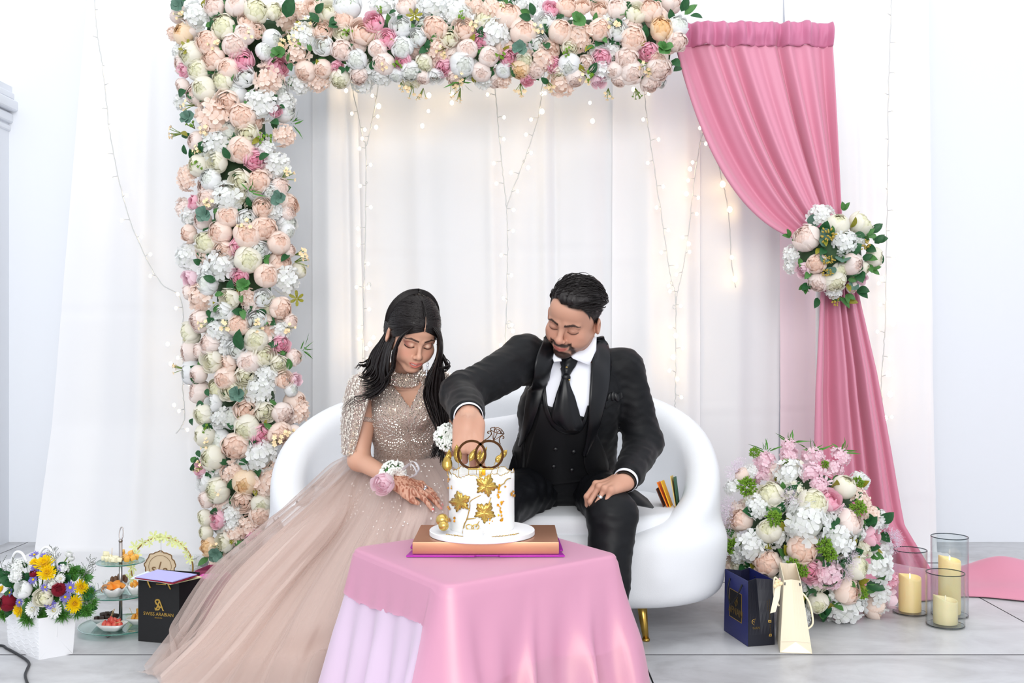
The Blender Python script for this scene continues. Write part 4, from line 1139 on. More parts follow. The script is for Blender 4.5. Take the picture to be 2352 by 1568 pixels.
def cloth(name, label, drop_fn, flare_fn, fold_fn, m, grow, z0, n=360, nd=46, sub=1):
    per = resample(rounded_poly([cen + (p - cen).normalized() * ((p - cen).length + grow) for p in CORN], .028), n)
    V, Fc = [], []
    rings = []
    # which side and how far along it
    info = []
    for p in per:
        best = None
        for i in range(4):
            a, b = CORN[i], CORN[(i + 1) % 4]
            d = b - a; t = (p - a).dot(d) / d.dot(d); tc_ = min(1, max(0, t)); dist = (p - a - d * tc_).length
            if best is None or dist < best[0]: best = (dist, i, tc_)
        info.append((best[1], best[2]))
    nor = []
    for i in range(n):
        t = per[(i + 2) % n] - per[i - 2]; nv = Vector((t.y, -t.x, 0)).normalized()
        if nv.dot(per[i] - cen) < 0: nv = -nv
        nor.append(nv)
    for k in range(1, 13):
        f_ = k / 12 * .99
        rings.append([cen + (p - cen) * f_ + Vector((0, 0, z0)) for p in per])
    er = .012
    for k in range(1, 5):
        a = k / 4 * PI / 2
        rings.append([p * 1.0 + nv * (er * math.sin(a) - er * .3) + Vector((0, 0, z0 - er * (1 - math.cos(a)))) for p, nv in zip(per, nor)])
    for k in range(1, nd + 1):
        ring = []
        for i in range(n):
            D = drop_fn(*info[i]); d = er + (D - er) * k / nd
            side, t = info[i]
            out = er * .7 + flare_fn(side, t) * d + fold_fn(side, t, i / n, d) * min(1, d / .2)
            sl = math.sqrt(max(.2, 1 - flare_fn(side, t) ** 2))
            q = per[i] + nor[i] * out
            ring.append(Vector((q.x, q.y, max(.004 + .002 * sub, z0 - d * sl))))
        rings.append(ring)
    V.append(cen + Vector((0, 0, z0)))
    for r_ in rings: V += r_
    for i in range(n): Fc.append((0, 1 + i, 1 + (i + 1) % n))
    for k in range(len(rings) - 1):
        b0 = 1 + k * n; b1 = b0 + n
        for i in range(n): Fc.append((b0 + i, b1 + i, b1 + (i + 1) % n, b0 + (i + 1) % n))
    # winding: outward
    o = pyd(name, V, Fc, None, m)
    return tag(o, label, 'tablecloth')
def cloth_mat(name, rgb, gold, alpha, glow=.3):
    m = mat(name, rgb, rough=.5, sheen=.3, spec=.25)
    N = m.node_tree.nodes; L = m.node_tree.links; b = N['Principled BSDF']
    gl = N.new('ShaderNodeBsdfGlossy'); gl.inputs['Color'].default_value = lin(gold); gl.inputs['Roughness'].default_value = .40
    tr = N.new('ShaderNodeBsdfTransparent')
    tc = N.new('ShaderNodeTexCoord'); nz = N.new('ShaderNodeTexNoise'); nz.inputs['Scale'].default_value = 900
    L.new(tc.outputs['Object'], nz.inputs['Vector'])
    bp = N.new('ShaderNodeBump'); bp.inputs['Strength'].default_value = .25; bp.inputs['Distance'].default_value = .001
    L.new(nz.outputs[0], bp.inputs['Height']); L.new(bp.outputs[0], gl.inputs['Normal'])
    m1 = N.new('ShaderNodeMixShader'); m1.inputs[0].default_value = glow
    m2 = N.new('ShaderNodeMixShader'); m2.inputs[0].default_value = 1 - alpha
    tl = N.new('ShaderNodeBsdfTranslucent'); tl.inputs[0].default_value = lin(rgb)
    m3 = N.new('ShaderNodeMixShader'); m3.inputs[0].default_value = .2
    L.new(b.outputs[0], m3.inputs[1]); L.new(tl.outputs[0], m3.inputs[2])
    L.new(m3.outputs[0], m1.inputs[1]); L.new(gl.outputs[0], m1.inputs[2])
    L.new(m1.outputs[0], m2.inputs[1]); L.new(tr.outputs[0], m2.inputs[2]); L.new(m2.outputs[0], N['Material Output'].inputs[0])
    return m
M_lilac_cloth = mat('lilac_cloth', (226, 204, 228), rough=.75, sheen=.3, transl=.15)
M_pink_cloth = cloth_mat('pink_organza', (233, 164, 198), (255, 226, 190), .80, .11)
def sst(a, b, x):
    t = min(1, max(0, (x - a) / (b - a))); return t * t * (3 - 2 * t)
# sides: 0 = left face (A to B), 1 = right face (B to C), 2 = C to D, 3 = D to A
def drop_lilac(s, t):
    if s == 0: return .40
    if s == 1: return .40 + (.205 - .40) * sst(.0, .12, t) + .01 * math.sin(t * 9)
    return .30
def drop_pink(s, t):
    if s == 0: return .104 + .010 * math.sin(t * 5 + .5) + .004 * noise.noise(Vector((t * 14, 1, 2))) + .003 * noise.noise(Vector((t * 60, 4, 2))) + .30 * sst(.90, .985, t)
    if s == 1: return .41
    if s == 2: return .41 - .25 * sst(.1, .6, t)
    return .12
def flare_l(s, t):
    if s == 0: return .22 - .06 * math.sin(PI * t)
    if s == 1: return .10 - .06 * math.sin(PI * t)
    return .10
def flare_p(s, t):
    if s == 0: return .225 - .06 * math.sin(PI * t) if t < .9 else .25
    if s == 1: return .235 - .10 * math.sin(PI * t) ** .7
    return .2 - .08 * math.sin(PI * t)
def fold_l(s, t, u, d): return (1 if s == 0 else .25) * (.020 * math.sin(t * 30 + 1) + .012 * math.sin(t * 17)) * d / .4
def fold_p(s, t, u, d):
    if s == 1:
        k = 0
        for c, w_, h in ((.04, .05, .03), (.46, .035, .034), (.70, .05, .026), (.80, .04, .034), (.95, .05, .04)):
            cc = c - (.17 * d / .4 if c in (.46, .80) else .05 * d)
            k += h * math.exp(-((t - cc) / w_) ** 2)
        return k * d / .34 + .006 * math.sin(t * 40) * d / .4 + .004 * math.sin(t * 23 + d * 20)
    if s == 0: return .006 * math.sin(t * 34 + 1) * d / .1 * .5
    return .02 * math.sin(t * 25) * d / .4
cloth('lilac_tablecloth', 'pale lilac undercloth hanging below the pink one on the table', drop_lilac, flare_l, fold_l, M_lilac_cloth, .002, TZ, sub=0)
cloth('pink_tablecloth', 'shimmering pink organza cloth draped over the small table', drop_pink, flare_p, fold_p, M_pink_cloth, .007, TZ + .003, sub=1)
TOP = TZ + .0035

# ================================================================== CAKE BOX, BOARD AND CAKE
M_copper = mat('copper_foil_card', (206, 152, 122), rough=.36, metal=.8)
M_purple = mat('purple_foil_card', (178, 50, 176), rough=.35, metal=.3)
by0, by1 = 2.44, 2.67
bx0, bx1 = X(947, by0), X(1284, by0)
def slab(name, label, cat, x0, x1, y0, y1, z0, z1, m, bev=.002, rot=0):
    bm = bmesh.new(); add_box(bm, ((x0 + x1) / 2, (y0 + y1) / 2, (z0 + z1) / 2), (x1 - x0, y1 - y0, z1 - z0), Matrix.Rotation(rot, 3, 'Z'), bevel=bev)
    o = bm_obj(name, bm, None, m, split=40)
    return tag(o, label, cat)
# flattened purple carton under the box, with notched tabs
bm = bmesh.new()
ol = [(bx0 - .013, by0 - .012), (bx0 + .06, by0 - .013), (bx0 + .145, by0 - .013), (bx0 + .15, by0 - .008), (bx0 + .2, by0 - .008), (bx0 + .205, by0 - .013), (bx1 + .013, by0 - .010), (bx1 + .004, by0 + .05), (bx1 + .012, by0 + .06), (bx1 + .008, by1 - .02), (bx1, by1),
      (bx0, by1), (bx0 - .012, by1 - .06), (bx0 - .013, by0 + .09), (bx0 - .004, by0 + .08), (bx0 - .006, by0 + .05)]
a = [bm.verts.new((x, y, TOP + .001)) for x, y in ol]; b = [bm.verts.new((x, y, TOP + .0045)) for x, y in ol]
bm.faces.new(a[::-1]); bm.faces.new(b)
for i in range(len(a)): bm.faces.new((a[i], a[(i + 1) % len(a)], b[(i + 1) % len(a)], b[i]))
o = bm_obj('cake_carton', bm, None, M_purple, smooth=False); tag(o, 'flattened purple carton with notched tabs under the copper box', 'carton')
BZ = TOP + .0045 + .029
slab('copper_box', 'flat copper foil box that carries the cake board', 'box', bx0, bx1, by0, by1, TOP + .005, BZ, M_copper)
M_icing = mat('white_icing', (238, 237, 234), rough=.45, sss=.15)
M_board = mat('white_cake_board', (244, 244, 247), rough=.4)
M_gold = mat('gold_leaf', (206, 170, 88), rough=.24, metal=1.0, bump=.3, bump_scale=120)
M_goldball = mat('satin_gold', (216, 184, 104), rough=.26, metal=1.0)
M_mirror = mat('gold_mirror_dark_reflection', (92, 60, 36), rough=.12, metal=.9)  # gold mirror darkened: reflection of dark surroundings put into the base colour
cx, cy = X(1106, 2.53), 2.545
kx = X(1107, 2.52); ky = 2.535
bm = bmesh.new(); add_lathe(bm, [(0, BZ + .0005), (.126, BZ + .0005), (.1275, BZ + .002), (.1275, BZ + .012), (.126, BZ + .0135), (0, BZ + .0135)], (kx, ky, 0), 96)
board = bm_obj('cake_board', bm, None, M_board, split=40); tag(board, 'round white cake board with gold lettering on the copper box', 'cake board')
KZ = BZ + .0135
# gold script, too fine to read, as raised squiggles on both sides of the front edge
def scribble(a0, a1, r0, n, seed):
    r = random.Random(seed); pts = []
    for i in range(n * 8 + 1):
        t = i / (n * 8); a = a0 + (a1 - a0) * t
        ph = t * n * 2 * PI
        rr = r0 + .0045 * math.sin(ph) * (.6 + .5 * math.sin(t * 13 + seed)); a += .010 * math.cos(ph)
        pts.append((kx + rr * math.cos(a), ky + rr * math.sin(a), KZ + .0008))
    bm = bmesh.new(); add_tube(bm, pts, .0009, 5); return bm_obj('lettering', bm, board, M_gold)
scribble(math.radians(221), math.radians(254), .108, 7, 2)
scribble(math.radians(283), math.radians(325), .108, 10, 5)
cake = thing('cake', 'tall white iced cake with gold leaves and ragged gilded rim', 'cake', (cx, cy, KZ))
CR, CH = .0795, .139
def rimz(a): return CH + .003 * math.sin(a * 9) + .0035 * noise.noise(Vector((math.cos(a) * 9, math.sin(a) * 9, 2))) + .004 * noise.noise(Vector((math.cos(a) * 25, math.sin(a) * 25, 5))) - .006 * (math.sin(a) < -.3) * (.5 + .5 * math.sin(a * 2.0))
na = 160; V, Fc = [], []
prof = [(.97, .0), (1.0, .004), (1.0, .03), (1.0, .07), (1.0, .105), (1.0, .122), (.998, None), (.955, None), (.945, .128), (.9, .127), (.6, .1275), (.3, .1275), (0.02, .1275)]
for k, (s, z) in enumerate(prof):
    for i in range(na):
        a = 2 * PI * i / na
        zz = z if z is not None else rimz(a) - (.001 if s < .99 else 0)
        wob = 1 + .004 * noise.noise(Vector((math.cos(a) * 2, math.sin(a) * 2, (zz) * 20)))
        V.append((cx + CR * s * wob * math.cos(a), cy + CR * s * wob * math.sin(a), KZ + zz + (.0025 * noise.noise(Vector((math.cos(a) * s * 8, math.sin(a) * s * 8, 9))) if k > 8 else 0)))
for k in range(len(prof) - 1):
    for i in range(na): Fc.append((k * na + i, k * na + (i + 1) % na, (k + 1) * na + (i + 1) % na, (k + 1) * na + i))
Fc.append(tuple((len(prof) - 1) * na + i for i in range(na)))
pyd('icing', V, Fc, cake, M_icing)
bm = bmesh.new(); add_tube(bm, [(cx + CR * .985 * math.cos(a), cy + CR * .985 * math.sin(a), KZ + rimz(a) + .0003) for a in [2 * PI * i / 160 for i in range(160)]], .0011, 5, closed=True)
bm_obj('gilded_rim', bm, cake, M_gold)
def on_cake(px, py, off=.0012):
    """the spot of the cake's front that the photograph shows at this pixel"""
    d = Vector(((px - 1176) / F_PX, 1, -(py - 784) / F_PX)); o_ = Vector((0, 0, CAM_H))
    A_ = d.x ** 2 + d.y ** 2; B_ = 2 * (-(cx) * d.x - cy * d.y); C_ = cx * cx + cy * cy - (CR + off) ** 2
    D_ = B_ * B_ - 4 * A_ * C_
    t = (-B_ - math.sqrt(max(0, D_))) / (2 * A_)
    return o_ + d * t
def maple(pc, R, rot, name='gold_leaf'):
    V, Fc = [], []
    lob = []
    for i in range(60):
        a = 2 * PI * i / 60
        tt_ = abs(((a * 5 / (2 * PI)) + .5) % 1 - .5) * 2; rr = (1.0 - .36 * tt_ ** 1.15) * (.90 + .10 * math.cos(a)) + .13 * (abs(((a * 15 / (2 * PI)) + .5) % 1 - .5) * -2 + .5)
        if 26 <= i <= 34: rr *= .86
        lob.append((rr * math.sin(a), rr * math.cos(a)))
    def pt(x, y, h):
        c, s = math.cos(rot), math.sin(rot)
        X_, Y_ = (x * c - y * s) * R, (x * s + y * c) * R
        return on_cake(pc[0] + X_, pc[1] - Y_, .0015 + h)
    V.append(pt(0, 0, .0035))
    for f_, h in ((.33, .004), (.66, .004), (1.0, .002)):
        for i, (x, y) in enumerate(lob): V.append(pt(x * f_, y * f_, h + (.0024 if (i % 12) in (0, 1, 11) else -.0014) * f_))
    for i in range(60): Fc.append((0, 1 + i, 1 + (i + 1) % 60))
    for k in range(2):
        for i in range(60): a = 1 + k * 60 + i; b = 1 + k * 60 + (i + 1) % 60; Fc.append((a, a + 60, b + 60, b))
    o = pyd(name, V, Fc, cake, M_gold); add_solid(o, .0012); return o
maple((1116, 1117), 29, -.35); maple((1057, 1154), 27, .25); maple((1112, 1178), 28, -.6)
for pts in ([(1063, 1226), (1066, 1205), (1072, 1192), (1079, 1165), (1081, 1150), (1104, 1137)], [(1072, 1192), (1092, 1190)], [(1079, 1172), (1071, 1162)], [(1121, 1162), (1128, 1142)], [(1092, 1212), (1101, 1196)]):
    bm = bmesh.new(); path = smooth_path([on_cake(a, b, .002) for a, b in pts], 6); add_tube(bm, path, [.0016 - .0008 * i / len(path) for i in range(len(path))], 6); bm_obj('stem', bm, cake, M_gold)
bm = bmesh.new(); add_tube(bm, [on_cake(a, b, .001) for a, b in ((1173, 1098), (1165, 1100), (1161, 1104), (1158, 1110), (1152, 1113), (1147, 1119))], .0013, 5); bm_obj('crack', bm, cake, M_gold)
M_flake = mat('orange_gold_flake', (240, 170, 40), rough=.35, metal=.8)
bm = bmesh.new()
for px, py, n_ in ((1146, 1120, 5), (1147, 1135, 5), (1154, 1155, 6), (1147, 1165, 4), (1149, 1178, 4), (1151, 1192, 4), (1033, 1119, 3), (1032, 1164, 2), (1034, 1191, 3), (1044, 1195, 3), (1162, 1115, 1), (1172, 1138, 2), (1178, 1132, 2), (1128, 1198, 3), (1029, 1100, 2)):
    for q in range(n_):
        a, b = px + rnd.uniform(-4, 4), py + rnd.uniform(-6, 6); s = rnd.uniform(1.5, 3.5)
        try: bm.faces.new([bm.verts.new(on_cake(a + s * math.cos(t + q), b + s * 1.2 * math.sin(t + q), rnd.uniform(.001, .003))) for t in (0, 1.5, 3.0, 4.6)])
        except ValueError: pass
o = bm_obj('gold_flakes', bm, cake, M_flake, smooth=False); o['kind'] = 'stuff'
# gold balls
for px, py, r, yy in ((1016, 1194, .0155, 2.50), (1019, 1207, .0125, 2.475)):
    p = P(px, py, yy); p.z = max(p.z, KZ + r)
    bm = bmesh.new(); add_ball(bm, p, r, 24, 16); bm_obj('gold_ball', bm, cake, M_goldball)
# small white ring dish with two gold rings
rd = Vector((X(1086, 2.44), 2.44, KZ))
dish = thing('ring_dish', 'small round white dish with a pair of gold rings before the cake', 'dish', rd)
bm = bmesh.new(); add_lathe(bm, [(0, 0), (.0225, 0), (.0232, .002), (.0232, .016), (.022, .0175), (0, .0172)], rd, 40); bm_obj('body', bm, dish, M_board, split=40)
for dx, tilt in ((-.007, .25), (.006, -.2)):
    bm = bmesh.new(); c0_ = rd + Vector((dx, -.002, .0215)); Rr = Euler((.55, tilt, 0)).to_matrix()
    add_tube(bm, [c0_ + Rr @ Vector((math.cos(t) * .0088, math.sin(t) * .0088, 0)) for t in [i * PI / 14 for i in range(28)]], .0014, 6, closed=True); bm_obj('ring', bm, dish, M_goldball)
# cake topper: two linked rings with a diamond
TY = 2.505
top = thing('cake_topper', 'gold mirror topper of two linked rings with a diamond on the cake, dark reflection in its colour', 'cake topper', (X(1104, TY), TY, KZ + .12))
def tp(px, py): q = P(px, py, TY); return (q.x, q.z)
def ring_plate(bm, px, py, ro, ri, n=64):
    s = TY / F_PX; c0_ = P(px, py, TY)
    A_, B_, C_, D_ = [], [], [], []
    for i in range(n):
        a = 2 * PI * i / n; x, z = math.cos(a), math.sin(a)
        for lst, r_, y in ((A_, ro, 0), (B_, ri, 0), (C_, ri, .0028), (D_, ro, .0028)): lst.append(bm.verts.new((c0_.x + x * r_ * s, TY + y, c0_.z + z * r_ * s)))
    for i in range(n):
        j = (i + 1) % n
        for a, b in ((A_, B_), (B_, C_), (C_, D_), (D_, A_)): bm.faces.new((a[i], a[j], b[j], b[i]))
for px in (1083.5, 1123.5):
    bm = bmesh.new(); ring_plate(bm, px, 1043.5, 34, 28.5); bmesh.ops.recalc_face_normals(bm, faces=bm.faces); bm_obj('ring', bm, top, M_mirror, split=30)
bm = bmesh.new()
def strip(pts, r=.0011):
    add_tube(bm, [P(a, b, TY + .001) for a, b in pts], r, 6)
def zx(a, b): return (1010 + a / 11.2, 970 + b / 11.2)
for seg in ([(1300, 150), (1400, 120), (1500, 130), (1590, 180), (1660, 285)], [(1300, 150), (1385, 470), (1660, 285)], [(1310, 190), (1400, 240), (1510, 280), (1640, 290)], [(1405, 130), (1400, 235)], [(1400, 235), (1430, 150), (1545, 200), (1600, 280)], [(1430, 150), (1480, 250), (1545, 200)],
            [(1395, 240), (1385, 470)], [(1480, 270), (1385, 470)], [(1585, 200), (1555, 285)]):
    strip([zx(*q) for q in seg])
for seg in ([(1120, 470), (1240, 400), (1320, 310), (1320, 240), (1270, 220), (1230, 250), (1250, 280), (1275, 265)], [(1560, 560), (1530, 460), (1550, 390), (1600, 340), (1650, 370), (1640, 410), (1610, 400)]):
    strip(smooth_path([Vector((*zx(*q), 0)) for q in seg], 5) and [(v_.x, v_.y) for v_ in smooth_path([Vector((*zx(*q), 0)) for q in seg], 5)], .0013)
bm_obj('diamond', bm, top, M_mirror)
bm = bmesh.new(); c0_ = P(1104, 1077, TY); add_box(bm, (c0_.x, TY + .0015, c0_.z), (.062, .004, .0035), bevel=.0008); add_box(bm, (c0_.x, TY + .0015, c0_.z - .022), (.008, .004, .05), bevel=.0008)
bm_obj('base_bar', bm, top, M_gold)
# gold leaf picks
def pick(label, px, py, wpx, hpx, rot, yy, base):
    t = thing('leaf_pick', label, 'cake pick', (X(px, yy), yy, KZ + .12), 'gold leaf picks in the cake')
    V, Fc = [], []; s = yy / F_PX; n_ = 8
    c, sn = math.cos(rot), math.sin(rot)
    for j in range(n_ + 1):
        v = j / n_; w_ = math.sin(PI * v ** .8) ** .8 * wpx / 2
        for u in (-1, 0, 1):
            x, y = u * w_, (v - .5) * hpx
            q = P(px + x * c + y * sn, py - (y * c - x * sn), yy); q.y -= .003 * (1 - abs(u)) + .002 * math.sin(v * 8); V.append(q)
    for j in range(n_):
        for u in range(2): a = j * 3 + u; Fc.append((a, a + 1, a + 4, a + 3))
    o = pyd('leaf', V, Fc, t, M_gold); add_solid(o, .0006)
    bm = bmesh.new(); e = P(px - sn * hpx * .5, py + c * hpx * .5, yy); f_ = Vector((X(base, yy), yy, KZ + .122)); add_tube(bm, [e, f_], .0007, 5); bm_obj('stick', bm, t, M_gold)
pick('gold leaf pick at the far left of the cake, broad and orange lit', 1027, 1063, 24, 40, 0, 2.50, 1032)
pick('narrow gold leaf pick just behind the leftmost one', 1030, 1048, 14, 34, .15, 2.53, 1038)
pick('gold leaf pick crossed by the left edge of the left ring', 1051, 1042, 19, 44, -.1, 2.535, 1054)
pick('gold leaf pick between the two rings, left of their crossing', 1086, 1044, 15, 34, .5, 2.55, 1076)
pick('small gold leaf pick behind the crossing of the rings', 1100, 1046, 11, 30, .3, 2.565, 1094)
pick('slim gold leaf pick leaning right inside the right ring', 1110, 1043, 9, 40, .45, 2.555, 1104)
pick('curled gold leaf pick at the right edge of the right ring', 1148, 1052, 16, 26, .9, 2.56, 1124)
pick('gold leaf pick at the far right of the cake, touching the dark suit', 1157, 1042, 14, 24, .7, 2.58, 1140)
# rosette tag on the rim
bm = bmesh.new(); q = P(1111, 1085, 2.47); add_box(bm, q, (.0085, .003, .014), bevel=.001); bm_obj('rim_tag', bm, cake, M_flake)
# ================================================================== PEOPLE: shared anatomy
def skin_mat(name, rough=.48):
    m = mat(name, (200, 150, 125), rough=rough, spec=.4, sss=.12)
    N = m.node_tree.nodes; L = m.node_tree.links; b = N['Principled BSDF']
    at = N.new('ShaderNodeAttribute'); at.attribute_name = 'Col'
    L.new(at.outputs['Color'], b.inputs['Base Color'])
    tc = N.new('ShaderNodeTexCoord'); nz = N.new('ShaderNodeTexNoise'); nz.inputs['Scale'].default_value = 420
    L.new(tc.outputs['Object'], nz.inputs['Vector'])
    bp = N.new('ShaderNodeBump'); bp.inputs['Strength'].default_value = .06; bp.inputs['Distance'].default_value = .001
    L.new(nz.outputs[0], bp.inputs['Height']); L.new(bp.outputs[0], b.inputs['Normal'])
    return m
def LC(c): return np.array(lin(c)[:3], np.float32)
def mix3(a, b, t): return a * (1 - t[:, None]) + b * t[:, None]
def sstep(a, b, x):
    t = np.clip((x - a) / (b - a), 0, 1); return t * t * (3 - 2 * t)
class Head:
    def __init__(s, c, yaw, pitch, roll, k=1.0, jaw=1.0, nose=1.0, smile=0.0, female=False, low=1.0):
        s.low = low
        s.R = Matrix.Rotation(math.radians(yaw), 3, 'Z') @ Matrix.Rotation(math.radians(pitch), 3, 'X') @ Matrix.Rotation(math.radians(roll), 3, 'Y')
        s.c = Vector(c); s.k = k; s.jaw = jaw; s.nose = nose; s.smile = smile; s.f = female
        s.Rn = np.array(s.R, np.float32); s.cn = A3(c)
    def w(s, v):
        v = Vector(v)
        if v.z < 0: v = Vector((v.x, v.y, v.z / s.low))
        return s.c + s.R @ (v * s.k)
    def loc(s, p):
        q = ((p - s.cn) @ s.Rn) / s.k
        q[:, 2] = np.where(q[:, 2] < 0, q[:, 2] * s.low, q[:, 2])
        return q
    def sdf(s, P_):
        p = s.loc(P_.astype(np.float32)); jw = s.jaw; ax = p.copy(); ax[:, 0] = np.abs(ax[:, 0])
        f = s.f
        d = sd_ell(p, (0, .014, .034), (.0745, .092, .083))
        d = smin(d, sd_ell(p, (0, -.024, -.026), (.0605 * jw, .060, .084)), .03)
        d = smin(d, sd_ell(p, (0, -.058, .052), (.046, .030, .034)), .04)
        d = smin(d, sd_cone(ax, (.049 * jw, .002, -.052), (.016, -.066, -.098), .016, .014), .026)
        d = smin(d, sd_ball(p, (0, -.076, -.099 if not f else -.097), .0165 if not f else .014), .022)
        d = smin(d, sd_ell(ax, (.040, -.060, -.026), (.022, .019, .019)), .022)
        d = smin(d, sd_ell(ax, (.026, -.073, -.050), (.020, .014, .018)), .02)
        d = smin(d, sd_cone(ax, (.012, -.0865, .020), (.044, -.072, .017), .0075 if not f else .005, .006 if not f else .004), .016)
        d = smax(d, -sd_ell(ax, (.031, -.101, .001), (.0185, .0155, .0115)), .016)
        d = smin(d, sd_ell(ax, (.0315, -.0745, .0005), (.0150, .0140, .0125)), .005)
        # lid crease above, fold below the lash line
        d = smax(d, -sd_cone(ax, (.020, -.0905, .0085), (.043, -.0845, .0080), .0016, .0014), .003)
        d = smax(d, -sd_cone(ax, (.021, -.0905, -.0080), (.043, -.0840, -.0065), .0011, .0009), .003)
        n = s.nose
        d = smin(d, sd_cone(p, (0, -.0855, .012), (0, -.1030, -.029), .0068 * n, .0086 * n), .012)
        d = smin(d, sd_ball(p, (0, -.1050, -.0345), .0100 * n), .009)
        d = smin(d, sd_ell(ax, (.0118 * n, -.0960, -.0385), (.0068, .0085, .0066)), .006)
        d = smax(d, -sd_ell(ax, (.0058 * n, -.1025, -.0452), (.0032, .0042, .0028)), .003)
        q = p.copy(); q[:, 2] = p[:, 2] - s.smile * p[:, 0] ** 2; aq = q.copy(); aq[:, 0] = np.abs(q[:, 0])
        d = smin(d, sd_ell(q, (0, -.080, -.0705), (.030, .018, .020) if not f else (.026, .018, .019)), .014 if not f else .022)
        if f:
            d = smin(d, sd_cone(aq, (.0, -.0985, -.0630), (.023, -.0850, -.0665), .0042, .0026), .005)
            d = smin(d, sd_cone(aq, (.0, -.0965, -.0812), (.022, -.0850, -.0700), .0044, .0024), .005)
            d = smax(d, -sd_ell(q, (0, -.0985, -.0712), (.0205, .016, .0042)), .0025)
        else:
            d = smin(d, sd_cone(aq, (.0, -.0972, -.0662), (.022, -.0875, -.0690), .0034, .0018), .005)
            d = smin(d, sd_cone(aq, (.0, -.0962, -.0762), (.020, -.0875, -.0712), .0046, .0020), .005)
            d = smax(d, -sd_cone(aq, (.0, -.1045, -.0708), (.026, -.0890, -.0702), .0012, .0010), .002)
        if not f: d = smax(d, -sd_cone(aq, (.0275, -.0905, -.0690), (.0295, -.0860, -.0650), .0022, .0018), .006)
        d = smin(d, sd_ell(ax, (.046, -.040, -.052), (.020, .026, .024)), .025) if not f else smin(d, sd_ell(ax, (.043, -.044, -.046), (.019, .024, .026)), .03)
        # smile folds
        if not f: d = smax(d, -sd_cone(ax, (.0200, -.0965, -.0420), (.0370, -.0790, -.0660), .0018, .0012), .010)
        d = smax(d, -sd_ell(p, (0, -.1005, -.0890), (.016, .008, .0035)), .012)
        # ears
        er = sd_ell(ax, (.0800, .015, -.018), (.0080, .0200, .032), Euler((.18, .0, .42)).to_matrix())
        er = smax(er, -sd_ell(ax, (.0905, .007, -.015), (.0085, .0115, .021), Euler((.18, 0, .42)).to_matrix()), .004)
        d = smin(d, er, .008)
        return d * s.k
    def masks(s, P_):
        p = s.loc(P_.astype(np.float32)); x, y, z = p[:, 0], p[:, 1], p[:, 2]; ax = np.abs(x)
        zq = z - s.smile * x * x
        front = (y < -.045)
        nz = vfbm(p, 900.0); nz2 = vfbm(p, 300.0, 3.0)
        bz = np.where(ax < .036, .0205 + (ax - .012) / .024 * .0045, .025 - (ax - .036) / .018 * .0075) + (.002 if s.f else 0)
        thick = np.where(ax < .036, .0046, .0046 - (ax - .036) / .018 * .0030) * (.82 if s.f else 1.0)
        brow = (1 - sstep(.6, 1.25, np.abs(z - bz) / np.maximum(thick, .0004) + .25 * nz)) * (ax > .0095) * (ax < .054) * front
        lip = (1 - sstep(.82, 1.06, np.sqrt((x / .0255) ** 2 + ((zq + .0712) / (.0128 if s.f else .0088)) ** 2))) * (y < -.078)
        lid = (1 - sstep(.75, 1.1, np.sqrt(((ax - .0315) / .0155) ** 2 + ((z - .003) / .0088) ** 2))) * front
        lash_z = -.0050 - .0030 * (1 - ((ax - .0315) / .015) ** 2)
        lash = (1 - sstep(.0014, .0036, np.abs(z - lash_z))) * (np.abs(ax - .0325) < .0165) * front
        return dict(p=p, x=x, y=y, z=z, ax=ax, zq=zq, front=front, brow=brow, lip=lip, lid=lid, lash=lash, nz=nz, nz2=nz2)
